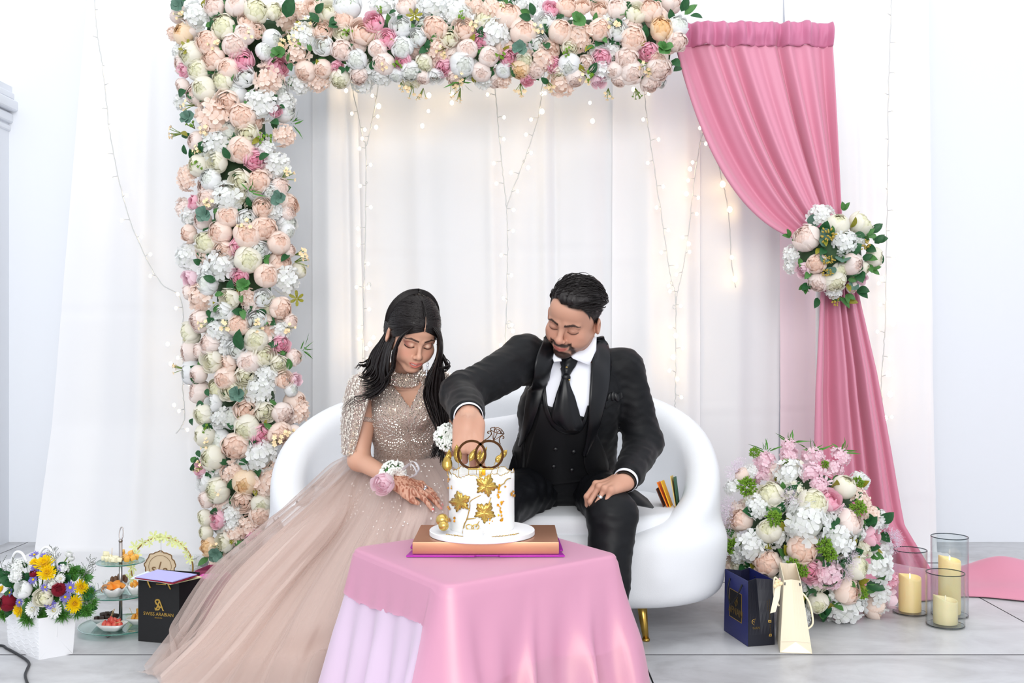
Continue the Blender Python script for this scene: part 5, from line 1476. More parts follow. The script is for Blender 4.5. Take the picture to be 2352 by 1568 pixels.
class Hand:
    """wrist at the origin, fingers along d, the back of the hand faces b; side +1: thumb on the d x b side"""
    def __init__(s, wrist, d, b, side=1, k=1.0, curl=(.4, .5, .4), curls=None, spread=.06, thumb=(.5, .3), thumb_in=.35):
        d = Vector(d).normalized(); b = Vector(b); b = (b - d * b.dot(d)).normalized(); x = d.cross(b).normalized() * side
        s.o = Vector(wrist); s.k = k
        W = lambda a, bb, c: s.o + (x * a + d * bb + b * c) * k
        s.W = W; s.x, s.d, s.b = x, d, b
        s.fing = []
        L_ = [(.0445, .027, .021), (.049, .031, .023), (.045, .029, .022), (.036, .022, .019)]
        base = [(.031, .089), (.0105, .094), (-.0105, .090), (-.030, .081)]
        s.tips = []
        for i in range(4):
            cu = curls[i] if curls else curl
            px_, py_ = base[i]
            sp = (1.5 - i) * spread
            pts = [(px_, py_, .002)]; ang = 0
            cur = Vector((px_, py_, .002))
            for j in range(3):
                ang += cu[j]
                st = Vector((math.sin(sp) * math.cos(ang), math.cos(sp) * math.cos(ang), -math.sin(ang))) * L_[i][j]
                cur = cur + st; pts.append(tuple(cur))
            s.fing.append(([W(*q) for q in pts], [r * k for r in (.0098 - .0007 * i, .0090 - .0007 * i, .0080 - .0006 * i, .0066 - .0005 * i)]))
            s.tips.append((W(*pts[-1]), (W(*pts[-1]) - W(*pts[-2])).normalized(), ang))
        t0 = Vector((.024, .022, -.006)); a1, a2 = thumb
        d1 = Vector((math.sin(a1), math.cos(a1), -thumb_in)).normalized(); p1 = t0 + d1 * .042
        d2 = Vector((math.sin(a1 - a2), math.cos(a1 - a2), -thumb_in * 1.25)).normalized(); p2 = p1 + d2 * .032
        d3 = Vector((math.sin(a1 - a2 * 1.9), math.cos(a1 - a2 * 1.9), -thumb_in * 1.3)).normalized(); p3 = p2 + d3 * .024
        s.th = ([W(*t0), W(*p1), W(*p2), W(*p3)], [r * k for r in (.0150, .0118, .0105, .0082)])
        s.tips.append((W(*p3), s.x, 0))
    def sdf(s, p, forearm=None, rw=.026):
        k = s.k
        R_ = Matrix((s.x, s.d, s.b)).transposed()
        d = sd_box(p, s.W(0, .048, -.001), (.040 * k, .046 * k, .0125 * k), .0122 * k, R_)
        d = smin(d, sd_cone(p, s.W(.006, .0, 0), s.W(0, .03, 0), rw * .82, .021 * k), .022 * k)
        d = smin(d, sd_cone(p, s.W(-.008, .0, 0), s.W(-.012, .06, -.006), rw * .8, .016 * k), .02 * k)
        for i, (pts, rs) in enumerate(s.fing):
            e = sd_path(p, pts, rs, .004 * k)
            kn = sd_ball(p, pts[0] + s.b * .003 * k, .0105 * k)
            d = smin(d, smin(e, kn, .004 * k), .0065 * k)
            d = smin(d, sd_cone(p, s.W((.012, .004, -.004, -.012)[i], .025, .009), pts[0] + s.b * .005 * k, .003 * k, .0048 * k), .008 * k)
        d = smin(d, sd_path(p, s.th[0], s.th[1], .006 * k), .014 * k)
        if forearm is not None:
            d = smin(d, sd_cone(p, s.W(0, .0, 0), forearm[0], rw, forearm[1]), .02 * k)
        return d
    def nails(s, m, parent, name='nail'):
        for i, (tp_, dr, an) in enumerate(s.tips[:4]):
            pts, rs = s.fing[i]
            ax_ = (pts[3] - pts[2]).normalized(); up = s.x.cross(ax_).normalized()
            if up.dot(s.b * math.cos(an) + s.d * math.sin(an)) < 0: up = -up
            bm = bmesh.new()
            M_ = Matrix((s.x, ax_, up)).transposed()
            add_ball(bm, pts[3] - ax_ * .001 + up * rs[3] * .62, (rs[3] * .72, .0075 * s.k, rs[3] * .42), 10, 6, M_)
            bm_obj(name, bm, parent, m)
def join_np(parts):
    V, Q, C, off = [], [], [], 0
    for v, q, c in parts:
        V.append(v); Q.append(q + off); C.append(c); off += len(v)
    return np.concatenate(V), np.concatenate(Q), np.concatenate(C)
def lock(bm, pts, r0, r1=None, n=6, flat=.55, sub=6, ref=None, taper=.12):
    """one tapered lock of hair"""
    path = smooth_path(pts, sub); m = len(path)
    rs = [r0 * (1 - (1 - taper) * (i / (m - 1)) ** 1.6) * min(1, .30 + 2.6 * i / (m - 1)) for i in range(m)]
    add_tube(bm, path, rs, n, flat=flat)
def bvh_of(o):
    me = o.data; M_ = mul_world(o) if o.parent is None else mul_world(o.parent) @ o.matrix_parent_inverse @ Matrix.Identity(4)
    vs = [M_ @ v.co for v in me.vertices]
    return BVHTree.FromPolygons(vs, [tuple(p.vertices) for p in me.polygons])
CAMV = Vector((0, 0, CAM_H))
def ray_px(bvh, px, py, far=3.3):
    d = Vector(((px - 1176) / F_PX, 1, -(py - 784) / F_PX)).normalized()
    loc, nor, ix, dist = bvh.ray_cast(CAMV, d)
    return (loc, nor) if loc is not None else (None, None)
def patch(name, bvh, left, right, off, parent, m, nu=14, nv=34, thick=.003, bulge=0.0, bump=None, ycap=None):
    """cloth laid on a body: its two long edges run down the body at these sight lines"""
    Lp = smooth_path([Vector((a, b, 0)) for a, b in left], 8); Rp = smooth_path([Vector((a, b, 0)) for a, b in right], 8)
    def at(pl, t):
        f_ = t * (len(pl) - 1); i = min(int(f_), len(pl) - 2); return pl[i].lerp(pl[i + 1], f_ - i)
    V, last = [], None
    for j in range(nv + 1):
        a, b = at(Lp, j / nv), at(Rp, j / nv)
        for i in range(nu + 1):
            q = a.lerp(b, i / nu)
            loc, nor = ray_px(bvh, q.x, q.y)
            if loc is None or (ycap and loc.y > ycap): loc, nor = (last if last else (P(q.x, q.y, 3.2), Vector((0, -1, 0)))); loc = P(q.x, q.y, loc.y)
            last = (loc, nor)
            o_ = off + bulge * math.sin(PI * i / nu) + (bump(i / nu, j / nv) if bump else 0)
            V.append(loc + (nor * .55 + Vector((0, -.45, 0))) * o_)
    # relax so that the cloth bridges small dips
    for it in range(6):
        W_ = list(V)
        for j in range(1, nv):
            for i in range(1, nu):
                k = j * (nu + 1) + i
                W_[k] = V[k] * .5 + (V[k - 1] + V[k + 1] + V[k - nu - 1] + V[k + nu + 1]) * .125
        V = W_
    Fc = []
    for j in range(nv):
        for i in range(nu):
            k = j * (nu + 1) + i; Fc.append((k, k + nu + 1, k + nu + 2, k + 1))
    o = pyd(name, V, Fc, parent, m); add_solid(o, thick, 1.0)
    return o
# ================================================================== MAN
M_skin = skin_mat('skin')
M_suit = mat('black_wool_suit', (11, 12, 16), rough=.6, sheen=.06, spec=.3, bump=.12, bump_scale=500)
M_satin = mat('black_satin', (12, 13, 17), rough=.36, spec=.4)
M_vest = mat('black_waistcoat', (13, 14, 17), rough=.55, sheen=.04, spec=.35)
M_trou = mat('black_satin_trousers', (13, 14, 18), rough=.52, spec=.3)
M_shirt = mat('white_shirt', (238, 240, 248), rough=.7)
N_ = M_shirt.node_tree.nodes; L_ = M_shirt.node_tree.links
M_hair_m = mat('black_hair', (30, 25, 25), rough=.42, spec=.45, bump=.5, bump_scale=90, stretch=(1, 1, .2))
M_brass = mat('gold_pin', (214, 182, 110), rough=.25, metal=1)
M_silver = mat('silver_metal', (214, 216, 220), rough=.2, metal=1)
man = thing('person', 'man in a black tuxedo with a black cravat, cutting the cake', 'person', (.17, 3.4, .385))
HM = Head((0, 0, 0), -30, 27, 17, k=.945, jaw=1.08, nose=1.10, smile=12.0, low=1.10)
# put the point between the eyes where the photograph has it
eye_t = P(1289, 757, 3.02); HM.c = eye_t - HM.R @ Vector((0, -.088, .004)); HM.cn = A3(HM.c)
mS_R = Vector((.030, 3.12, .862)); mS_L = Vector((.352, 3.30, .835)); mNeck = HM.w((0, .03, -.075))
mChest = Vector((.188, 3.26, .70)); mHip = Vector((.185, 3.46, .47))
mE_R = Vector((-.140, 2.93, .770)); mW_R = Vector((-.112, 2.69, .725))
mE_L = Vector((.418, 3.31, .600)); mW_L = Vector((.333, 3.07, .512))
skm, skm2 = LC((200, 153, 131)), LC((180, 128, 105))
def man_head(p):
    d = HM.sdf(p)
    d = smin(d, sd_cone(p, HM.w((0, .028, -.055)), Vector((.195, 3.235, .80)), .056, .062), .025)
    d = smin(d, sd_ell(p, (.19, 3.26, .75), (.14, .085, .07)), .04)
    return d
def man_col(v):
    k = HM.masks(v); p = k['p']; c = np.repeat(skm[None], len(v), 0)
    c = mix3(c, skm2, np.clip(.35 + .35 * vfbm(p, 40.0), 0, .6) * .6)
    x, y, z, ax, zq = k['x'], k['y'], k['z'], k['ax'], k['zq']
    warm = np.exp(-((ax - .04) ** 2 + (z + .03) ** 2) / .0006) * .25 + np.exp(-(ax ** 2 + (z + .038) ** 2) / .0003) * .25
    c = mix3(c, LC((196, 120, 100)), warm * (y < -.05))
    c = mix3(c, LC((170, 92, 86)), k['lip'] * .85)
    c = mix3(c, LC((150, 104, 88)), k['lid'] * .45)
    hair = LC((26, 20, 20))
    # moustache, goatee and stubble
    front = y < -.035
    mou = np.exp(-((zq + .0570 + .10 * ax) / .0050) ** 2) * (ax < .036) * 1.25 * (1 - .4 * (ax < .003))
    side = np.exp(-((ax - .0335 + .10 * (z + .07)) / .0060) ** 2) * (z < -.056) * (z > -.098)
    chin = (1 - sstep(.8, 1.15, np.sqrt((x / .031) ** 2 + ((z + .1015) / .0215) ** 2))) * (y < -.03)
    soul = np.exp(-(x / .006) ** 2 - ((z + .088) / .006) ** 2)
    beard = np.clip(np.maximum.reduce([mou, side * .95, chin, soul]) * front * (1.15 + .35 * k['nz2']) * 1.35, 0, 1) * (1 - np.clip(k['lip'] * 1.5, 0, 1))
    c = mix3(c, hair, np.clip(beard, 0, .93))
    stub = sstep(-.045, -.085, z + .25 * np.clip(-y - .05, 0, 1)) * (ax > .03) * (y < .02) * (y > -.085) * .28
    c = mix3(c, LC((86, 66, 60)), np.clip(stub, 0, 1))
    c = mix3(c, hair, np.clip(k['brow'], 0, .92))
    c = mix3(c, LC((34, 24, 24)), np.clip(k['lash'], 0, 1) * .8)
    hl_ = np.interp(y, (-.10, -.060, -.042, -.030, -.012, .0, .012, .035, .06, .12), (.086, .082, .062, .040, .014, -.006, -.004, -.030, -.045, -.06)) - np.where(y < -.03, x * .22, 0)
    scalp = sstep(-.006, .004, z - hl_) * (ax < .078)
    c = mix3(c, hair, np.clip(scalp, 0, 1))
    return c
hr = Hand(mW_R, (.0, -.40, -.91), (-.04, -.90, .40), side=-1, k=1.0, curls=[(.75, 1.1, .5), (1.1, 1.35, .8), (1.25, 1.4, .8), (1.3, 1.4, .8)], spread=.04, thumb=(.02, .1), thumb_in=.42)
hl = Hand(mW_L, (-.80, -.52, -.20), (-.12, -.35, .93), side=1, k=.98, curls=[(.75, .9, .5), (.85, 1.0, .5), (.9, 1.0, .5), (.9, 1.0, .5)], thumb=(.35, .3), thumb_in=.5)
def handcol(base):
    def f(v):
        c = np.repeat(base[None], len(v), 0)
        return mix3(c, skm2, np.clip(.4 + .5 * vfbm(v.astype(np.float32), 60.0), 0, 1) * .45)
    return f
def man_core(p):
    d = sd_ell(p, (.185, 3.32, .64), (.11, .07, .14))
    for a, b in ((mS_R, mE_R), (mE_R, mW_R), (mS_L, mE_L), (mE_L, mW_L)): d = smin(d, sd_cone(p, a, b, .038, .032), .03)
    return smin(d, sd_cone(p, mS_R, mS_L, .04, .04), .06)
h0 = np.array(HM.c)
parts = []
v, q = mesh_sdf(man_head, h0 - .17, h0 + .19, .0021); parts.append((v, q, man_col(v)))
for H_, fa_ in ((hr, mE_R), (hl, mE_L)):
    c_ = np.array(H_.W(0, .05, 0)); fe = H_.o + (fa_ - H_.o).normalized() * .07
    v, q = mesh_sdf(lambda p: H_.sdf(p, (fe, .028), .0245), c_ - .15, c_ + .15, .0024); parts.append((v, q, handcol(skm)(v)))
v, q = mesh_sdf(man_core, (-.25, 2.6, .38), (.55, 3.6, .98), .011); parts.append((v, q, np.repeat(skm[None], len(v), 0)))
V_, Q_, C_ = join_np(parts)
np_mesh('body', V_, Q_, man, M_skin, C_)
# ---- jacket: one surface from the torso and both sleeves
rotc = Euler((.42, -.12, .50)).to_matrix()
def wr(p, s=1.0):
    return s * (.0032 * vfbm(p, 34.0) + .0022 * vfbm(p * A3((1, 1, 2.2)), 70.0, 4.0))
def sleeve(p, a, b, c, ra, rb, rc, seed):
    d = smin(sd_cone(p, a, b, ra, rb), sd_cone(p, b, c, rb, rc), .03)
    # cross folds gather at the elbow
    tl = np.linalg.norm(p - A3(b), axis=1)
    ax_ = A3((c - a).normalized())
    s_ = (p - A3(b)) @ ax_
    f_ = np.sin(s_ * 105 + 3.4 * np.sin(p[:, 2] * 31 + seed) + 2.6 * np.sin(p[:, 0] * 37 + seed) + 2 * np.sin(p[:, 1] * 29))
    d = d - .0048 * np.exp(-(tl / .13) ** 2) * np.maximum(f_, -.2) ** 2 * (.5 + .5 * np.sin(p[:, 2] * 23 + p[:, 1] * 19 + seed * 2))
    return d + wr(p, .9)
def jacket_f(p, whole=False):
    d = sd_ell(p, (.183, 3.255, .715), (.178, .118, .165), rotc)
    d = smin(d, sd_ell(p, (.174, 3.36, .565), (.170, .128, .155), Euler((.35, 0, .35)).to_matrix()), .08)
    d = smin(d, sd_ell(p, (.185, 3.43, .46), (.175, .135, .085)), .06)
    d = smin(d, sd_cone(p, mS_R + Vector((.028, .01, -.005)), Vector((.17, 3.25, .875)), .060, .055), .035)
    d = smin(d, sd_cone(p, mS_L + Vector((-.025, 0, -.004)), Vector((.20, 3.26, .875)), .060, .055), .035)
    d = smin(d, sd_cone(p, (.185, 3.30, .80), (.182, 3.27, .88), .085, .062), .03)
    for c_ in (P(1206, 792, 3.13), P(1440, 836, 3.30)): d = smin(d, sd_ell(p, c_, (.045, .055, .030), Euler((0, .25 if c_.x > .2 else -.3, 0)).to_matrix()), .03)
    d = d + wr(p, .8)
    d = smin(d, sleeve(p, mS_R, mE_R, mW_R + (mE_R - mW_R).normalized() * .012, .068, .056, .044, 1.0), .028)
    d = smin(d, sleeve(p, mS_L, mE_L, mW_L + (mE_L - mW_L).normalized() * .022, .066, .057, .045, 2.0), .024)
    # the sleeves end open at the wrist; the neck is cut away round the collar
    for w_, e_ in ((mW_R, mE_R), (mW_L, mE_L)):
        ax_ = (w_ - e_).normalized()
        t = (p - A3(w_ - ax_ * .006)) @ A3(ax_)
        near = np.linalg.norm(p - A3(w_), axis=1) < .12
        d = np.where(near, smax(d, t, .006), d)
    if whole: return smin(d, sd_cone(p, Vector((.186, 3.20, .80)), Vector((.186, 3.19, .875)), .058, .058), .02)
    nk = sd_cone(p, Vector((.185, 3.20, .80)), HM.w((0, .02, -.08)) + Vector((0, 0, .04)), .052, .062)
    return smax(d, -nk, .012)
jacket = sdf_obj('jacket', jacket_f, (-.27, 2.58, .36), (.56, 3.62, .97), .0055, man, M_suit)
pv_, pq_ = mesh_sdf(lambda p: jacket_f(p, True), (-.10, 2.9, .36), (.45, 3.62, .97), .011)
bj = BVHTree.FromPolygons([Vector(a) for a in pv_], [tuple(a) for a in pq_])
# white cuffs
for w_, e_, H_, r_ in ((mW_R, mE_R, hr, .0385), (mW_L, mE_L, hl, .037)):
    ax_ = (w_ - e_).normalized(); bm = bmesh.new()
    M_ = Matrix.Translation(w_ - ax_ * .022) @ ax_.to_track_quat('Z', 'Y').to_matrix().to_4x4()
    add_lathe(bm, [(r_ * .98, -.02), (r_, .0), (r_ * 1.0, .026), (r_ * .985, .0285), (r_ * .95, .027), (r_ * .93, .0), (r_ * .92, -.02)], (0, 0, 0), 40, M_)
    bm_obj('shirt_cuff', bm, man, M_shirt)
# shirt front, collar, waistcoat, cravat, lapels
pin_bump = lambda u, v: .0006 * math.sin(u * 150)
patch('shirt_front', bj, [(1268, 812), (1256, 850), (1251, 900), (1254, 945), (1272, 985), (1290, 1000)], [(1364, 790), (1360, 850), (1354, 910), (1348, 955), (1338, 985), (1318, 1000)], .004, man, M_shirt, 26, 34, .003)
def collar_wing(pts3, nm='shirt_collar'):
    bm = bmesh.new(); vs = [bm.verts.new(p) for p in pts3]; bm.faces.new(vs)
    bmesh.ops.triangulate(bm, faces=bm.faces); bmesh.ops.subdivide_edges(bm, edges=bm.edges, cuts=2, use_grid_fill=True)
    o = bm_obj(nm, bm, man, M_shirt); add_solid(o, .003); return o
# standing band round the neck
nb_ = HM.w((0, .022, -.095)); bm = bmesh.new()
nd_ = (HM.w((0, .02, -.05)) - Vector((.188, 3.245, .80))).normalized()
Mb = Matrix.Translation(Vector((.188, 3.20, .862))) @ (nd_ * .5 + Vector((0, -.2, .5))).to_track_quat('Z', 'Y').to_matrix().to_4x4()
add_lathe(bm, [(.066, -.03), (.064, .0), (.062, .022), (.0605, .023), (.060, .0), (.062, -.03)], (0, 0, 0), 48, Mb)
bm_obj('shirt_collar', bm, man, M_shirt)
collar_wing([P(1370, 772, 3.125), P(1369, 804, 3.12), P(1353, 839, 3.11), P(1316, 823, 3.085), P(1306, 812, 3.09), P(1332, 788, 3.115)])
collar_wing([P(1262, 800, 3.11), P(1286, 812, 3.09), P(1290, 829, 3.075), P(1272, 831, 3.075)])
vest_b = lambda u, v: .003 * math.exp(-((u - .60 + .06 * v) / .02) ** 2) + .0015 * math.sin(v * 30 + u * 3) * v
patch('waistcoat', bj, [(1236, 880), (1246, 925), (1258, 968), (1282, 990), (1300, 996)][:1] + [(1232, 900), (1218, 960), (1206, 1030), (1202, 1085), (1206, 1112)], [(1362, 880), (1356, 930), (1352, 990), (1348, 1050), (1352, 1090), (1360, 1096)], .003, man, M_vest, 24, 40, .002, bump=vest_b)
patch('waistcoat_edge', bj, [(1244, 880), (1248, 930), (1262, 968), (1284, 988), (1310, 994), (1330, 988), (1344, 966), (1350, 930)], [(1254, 880), (1258, 926), (1270, 957), (1287, 976), (1310, 982), (1326, 977), (1338, 958), (1347, 930)], .0095, man, M_satin, 3, 60, .003)
patch('waistcoat_front', bj, [(1240, 925), (1235, 960), (1222, 1010), (1212, 1060), (1207, 1090), (1209, 1118)], [(1352, 960), (1350, 990), (1346, 1030), (1346, 1060), (1352, 1085), (1362, 1100)], .006, man, M_vest, 24, 34, .002, bump=lambda u, v: (.012 * max(0, .25 - v) * 4 * -1 * (math.exp(-((u - .55) / .25) ** 2)) if False else vest_b(u, v)))
for bx_, by_ in ((1276, 1028), (1316, 1034), (1272, 1068), (1312, 1076)):
    l_, n_ = ray_px(bj, bx_, by_); bm = bmesh.new(); add_ball(bm, l_ + (n_ + Vector((0, -1, 0))).normalized() * .011, (.0068, .0035, .0068), 14, 8); bm_obj('button', bm, man, M_satin)
# cravat: ruched top, knot, widening blade
patch('cravat', bj, [(1288, 822), (1286, 842), (1291, 858), (1289, 874), (1276, 910), (1268, 940), (1270, 962), (1290, 978)], [(1326, 818), (1320, 838), (1306, 862), (1304, 876), (1318, 915), (1328, 950), (1336, 972), (1330, 984)], .014, man, M_satin, 14, 44, .004, bulge=.014, bump=lambda u, v: .003 * math.sin(u * 19 + 2) * (1 if v > .4 else .2) + .003 * math.sin(u * 9 + v * 60) * (v < .25))
l_, n_ = ray_px(bj, 1299, 866); bm = bmesh.new(); add_ball(bm, l_ + Vector((0, -.026, .0)), (.014, .010, .0125), 16, 10); bm_obj('cravat_knot', bm, man, M_satin)
for px_, py_ in ((1306, 871), (1300, 842)):
    l_, n_ = ray_px(bj, px_, py_); bm = bmesh.new(); add_ball(bm, l_ + Vector((0, -.038, 0)), .0032, 10, 8); bm_obj('cravat_pin', bm, man, M_brass)
roll_b = lambda u, v: .006 * math.sin(PI * u)
patch('lapel', bj, [(1256, 766), (1240, 792), (1226, 830), (1219, 880), (1212, 930), (1204, 985), (1198, 1018)], [(1276, 792), (1270, 816), (1258, 850), (1252, 890), (1240, 930), (1222, 980), (1202, 1022)], .012, man, M_satin, 10, 44, .005, bump=roll_b)
patch('lapel', bj, [(1352, 778), (1354, 815), (1353, 866), (1350, 920), (1347, 975), (1342, 1015), (1337, 1040)], [(1378, 772), (1394, 800), (1399, 832), (1394, 883), (1382, 935), (1366, 990), (1341, 1044)], .012, man, M_satin, 10, 44, .005, bump=roll_b)
# jacket fronts below the lapels, flaring over the hips
patch('jacket_front', bj, [(1196, 1000), (1182, 1040), (1172, 1075), (1166, 1098)], [(1208, 1006), (1206, 1045), (1202, 1080), (1186, 1108)], .014, man, M_suit, 6, 20, .004)
patch('jacket_front', bj, [(1339, 1030), (1340, 1060), (1348, 1085), (1362, 1100)], [(1366, 990), (1385, 1040), (1392, 1070), (1388, 1090)], .013, man, M_suit, 8, 20, .004)
# breast pocket with a folded square
patch('pocket_welt', bj, [(1384, 925), (1386, 938)], [(1424, 901), (1426, 912)], .006, man, M_suit, 10, 4, .003)
bm = bmesh.new()
l_, n_ = ray_px(bj, 1402, 916)
for a, b, s in ((-.012, .012, .3), (0, .022, 0), (.011, .014, -.4)):
    c_ = l_ + n_ * .010 + Vector((a, 0, b * .4)); add_ball(bm, c_, (.008, .004, .015), 10, 8, Euler((0, s, 0)).to_matrix())
bm_obj('pocket_square', bm, man, M_satin)
# coat tail spreading on the seat
tv = [P(1436, 1118, 3.14), P(1462, 1128, 3.18), P(1486, 1146, 3.19), P(1501, 1166, 3.17), P(1478, 1162, 3.12), P(1450, 1156, 3.09), P(1428, 1150, 3.08), P(1424, 1134, 3.10)]
bm = bmesh.new(); vs = [bm.verts.new(p) for p in tv]; bm.faces.new(vs); bmesh.ops.triangulate(bm, faces=bm.faces); o = bm_obj('coat_tail', bm, man, M_suit); add_solid(o, .006)
# ---- trousers
mK_R, mK_L = Vector((-.055, 3.03, .435)), Vector((.292, 3.045, .418))
mA_R, mA_L = Vector((-.045, 3.0, .075)), Vector((.262, 2.955, .075))
mH_R, mH_L = Vector((.105, 3.40, .455)), Vector((.262, 3.42, .455))
def trouser_f(p):
    d = sd_ell(p, (.183, 3.44, .465), (.165, .12, .085))
    for h_, k_, a_ in ((mH_R, mK_R, mA_R), (mH_L, mK_L, mA_L)):
        l1 = sd_cone(p, h_, k_, .084, .070)
        ax_ = A3((k_ - h_).normalized()); s_ = (p - A3(h_)) @ ax_
        fold = .004 * np.sin(s_ * 95 + 3.0 * np.sin(p[:, 0] * 22) + p[:, 2] * 60) * np.exp(-((s_ - .10) / .16) ** 2)
        l2 = sd_cone(p, k_ + Vector((0, -.008, -.012)), a_, .068, .058)
        d = smin(d, smin(l1 + fold, l2, .03), .035)
    return d + wr(p, .9)
sdf_obj('trousers', trouser_f, (-.17, 2.85, .02), (.42, 3.62, .58), .0075, man, M_trou)
M_shoe = mat('black_shoe_leather', (18, 18, 20), rough=.3)
for a_, dx in ((mA_R, -.02), (mA_L, .02)):
    sdf_obj('shoe', lambda p: smin(sd_cone(p, (a_.x, a_.y + .02, .045), (a_.x + dx, a_.y - .15, .036), .042, .034), sd_cone(p, (a_.x, a_.y + .01, .04), (a_.x, a_.y, .09), .042, .045), .02), (a_.x - .09, a_.y - .22, .0), (a_.x + .09, a_.y + .09, .14), .01, man, M_shoe)
# ---- ring and watch
pts, rs = hl.fing[2]
bm = bmesh.new(); cc = pts[0].lerp(pts[1], .55); ax_ = (pts[1] - pts[0]).normalized(); M_ = Matrix.Translation(cc) @ ax_.to_track_quat('Z', 'Y').to_matrix().to_4x4()
add_lathe(bm, [(.0096, -.003), (.0106, -.003), (.0106, .003), (.0096, .003), (.0096, -.003)], (0, 0, 0), 24, M_); bm_obj('ring', bm, man, M_silver, split=40)
ax_ = (mW_L - mE_L).normalized(); bm = bmesh.new(); M_ = Matrix.Translation(mW_L + ax_ * .008) @ ax_.to_track_quat('Z', 'Y').to_matrix().to_4x4()
add_lathe(bm, [(.030, -.007), (.0325, -.007), (.0325, .007), (.030, .007), (.030, -.007)], (0, 0, 0), 32, M_)
bm_obj('watch_strap', bm, man, mat('dark_watch', (58, 50, 44), rough=.35, metal=.7), split=40)
# ---- hair: a swept-back cap of locks over a close cap
hg = random.Random(8)
HL_Y = (-.10, -.060, -.042, -.030, -.012, .0, .012, .035, .06, .12)
HL_Z = (.086, .082, .062, .040, .014, -.006, -.004, -.030, -.045, -.06)
def hair_cap(p):
    q = HM.loc(p.astype(np.float32)); x, y, z = q[:, 0], q[:, 1], q[:, 2]
    d = sd_ell(q, (0, .019, .038), (.0790, .0965, .0860))
    d = smin(d, sd_ell(q, (.010, -.022, .098), (.060, .062, .032)), .03)
    d = smin(d, sd_ell(q, (.030, .022, .080), (.050, .062, .046)), .03)
    cut = np.interp(y, HL_Y, HL_Z) - np.where(y < -.03, x * .22, 0) + .003 * np.sin(x * 190) * (y < -.03)
    d = smax(d, (cut - z) * .8, .006)
    s_ = x * 170 - y * 110 + 2.0 * np.sin(z * 55)
    return (d + .0016 * np.sin(s_) + .0010 * np.sin(s_ * 2.3 + 1) + .0012 * vfbm(q, 150.0)) * HM.k
hair_m = sdf_obj('hair', hair_cap, h0 - .16, h0 + .18, .0026, man, M_hair_m)
bm = bmesh.new()
hc_ = Vector((.008, .012, .045))
def hrad(dv):
    return 1 / math.sqrt((dv.x / .082) ** 2 + (dv.y / .103) ** 2 + (dv.z / .100) ** 2)
for i in range(800):
    az = hg.uniform(-1.35, 1.9); el = hg.uniform(.05, 1.45)
    dv = Vector((math.sin(az) * math.cos(el), -math.cos(az) * math.cos(el), math.sin(el)))
    q0 = dv * hrad(dv) + hc_
    hz = float(np.interp(q0.y, HL_Y, HL_Z)) - (q0.x * .22 if q0.y < -.03 else 0)
    if q0.z < hz + .001: continue
    s_ = Vector((.80, .42, .10)) if q0.z > .06 else Vector((.25, .75, -.35))
    ax_ = dv.cross(s_).normalized()
    lift = hg.uniform(.0, .010) * (1 if q0.z > .06 else .15); sw = hg.uniform(.22, .5)
    pts = []
    for k in range(5):
        t = k / 4
        q_ = Matrix.Rotation(sw * t, 3, ax_) @ dv
        pts.append(HM.w(hc_ + q_ * (hrad(q_) + .0005 + lift * math.sin(PI * min(1, t * .8 + .05)))))
    lock(bm, pts, hg.uniform(.0014, .0028), n=4, flat=.6, sub=2)
bm_obj('hair_locks', bm, hair_m, M_hair_m)
# knife in the fist
knife = thing('cake_knife', 'slim copper toned knife in the man\'s fist, point in the cake', 'knife', hr.W(.01, .09, -.03))
M_knife = mat('copper_knife', (188, 128, 96), rough=.25, metal=1)
k0_, k1_ = hr.W(.012, .085, -.028), P(1101, 1072, 2.575)
bm = bmesh.new(); dv = (k1_ - k0_).normalized()
add_tube(bm, [k0_ - dv * .07, k0_ + dv * .0], [.008, .0075], 10); bm_obj('handle', bm, knife, M_knife)
bm = bmesh.new(); k2_ = k1_ + dv * .02; add_tube(bm, [k0_, k0_ + dv * .012, k1_, k2_], [.009, .0105, .009, .002], 8, flat=.18, ref=(1, 0, 0)); bm_obj('blade', bm, knife, M_knife)
# ================================================================== WOMAN
wom = thing('person', 'woman with long dark wavy hair in a dusty pink beaded gown with a capelet', 'person', (-.34, 3.4, .385))
HW = Head((0, 0, 0), 23, 30, 5, k=.86, jaw=.97, nose=.90, smile=13.0, female=True, low=1.06)
HW.c = P(964.5, 795, 3.0) - HW.R @ (Vector((0, -.088, .003)) * HW.k); HW.cn = A3(HW.c)
hw0 = np.array(HW.c)
wS_R, wS_L = P(846, 897, 3.21), P(1026, 892, 3.13)
wE_R, wE_L = P(824, 1056, 3.18), P(1036, 1020, 3.08)
wW_R, wW_L = P(912, 1106, 3.03), P(1048, 988, 2.86)
skw, skw2 = LC((213, 166, 142)), LC((194, 140, 116))
M_skin_w = skin_mat('fair_skin', .45)
wChest = P(932, 950, 3.25); wWaist = P(930, 1042, 3.34)
rotw = Euler((.30, .02, .12)).to_matrix()
def w_torso(p, o_=0.0):
    d = sd_ell(p, wChest + Vector((0, 0, .0)), (.112 + o_, .088 + o_, .13 + o_), rotw)
    for q in (P(903, 945, 3.165), P(963, 943, 3.145)): d = smin(d, sd_ell(p, q, (.050 + o_, .048 + o_, .046 + o_)), .04)
    d = smin(d, sd_cone(p, wChest, wWaist + Vector((0, .03, -.03)), .095 + o_, .100 + o_), .05)
    d = smin(d, sd_cone(p, wS_R + Vector((.03, .015, .012)), wS_L + Vector((-.03, .015, .012)), .042 + o_, .042 + o_), .05)
    return d
nk0, nk1 = P(930, 884, 3.185), HW.w((0, .022, -.06))
def w_up(p):
    d = HW.sdf(p)
    d = smin(d, sd_cone(p, nk1, nk0, .041, .043), .02)
    return smin(d, w_torso(p, -.007), .018)
HENNA = LC((150, 78, 52))
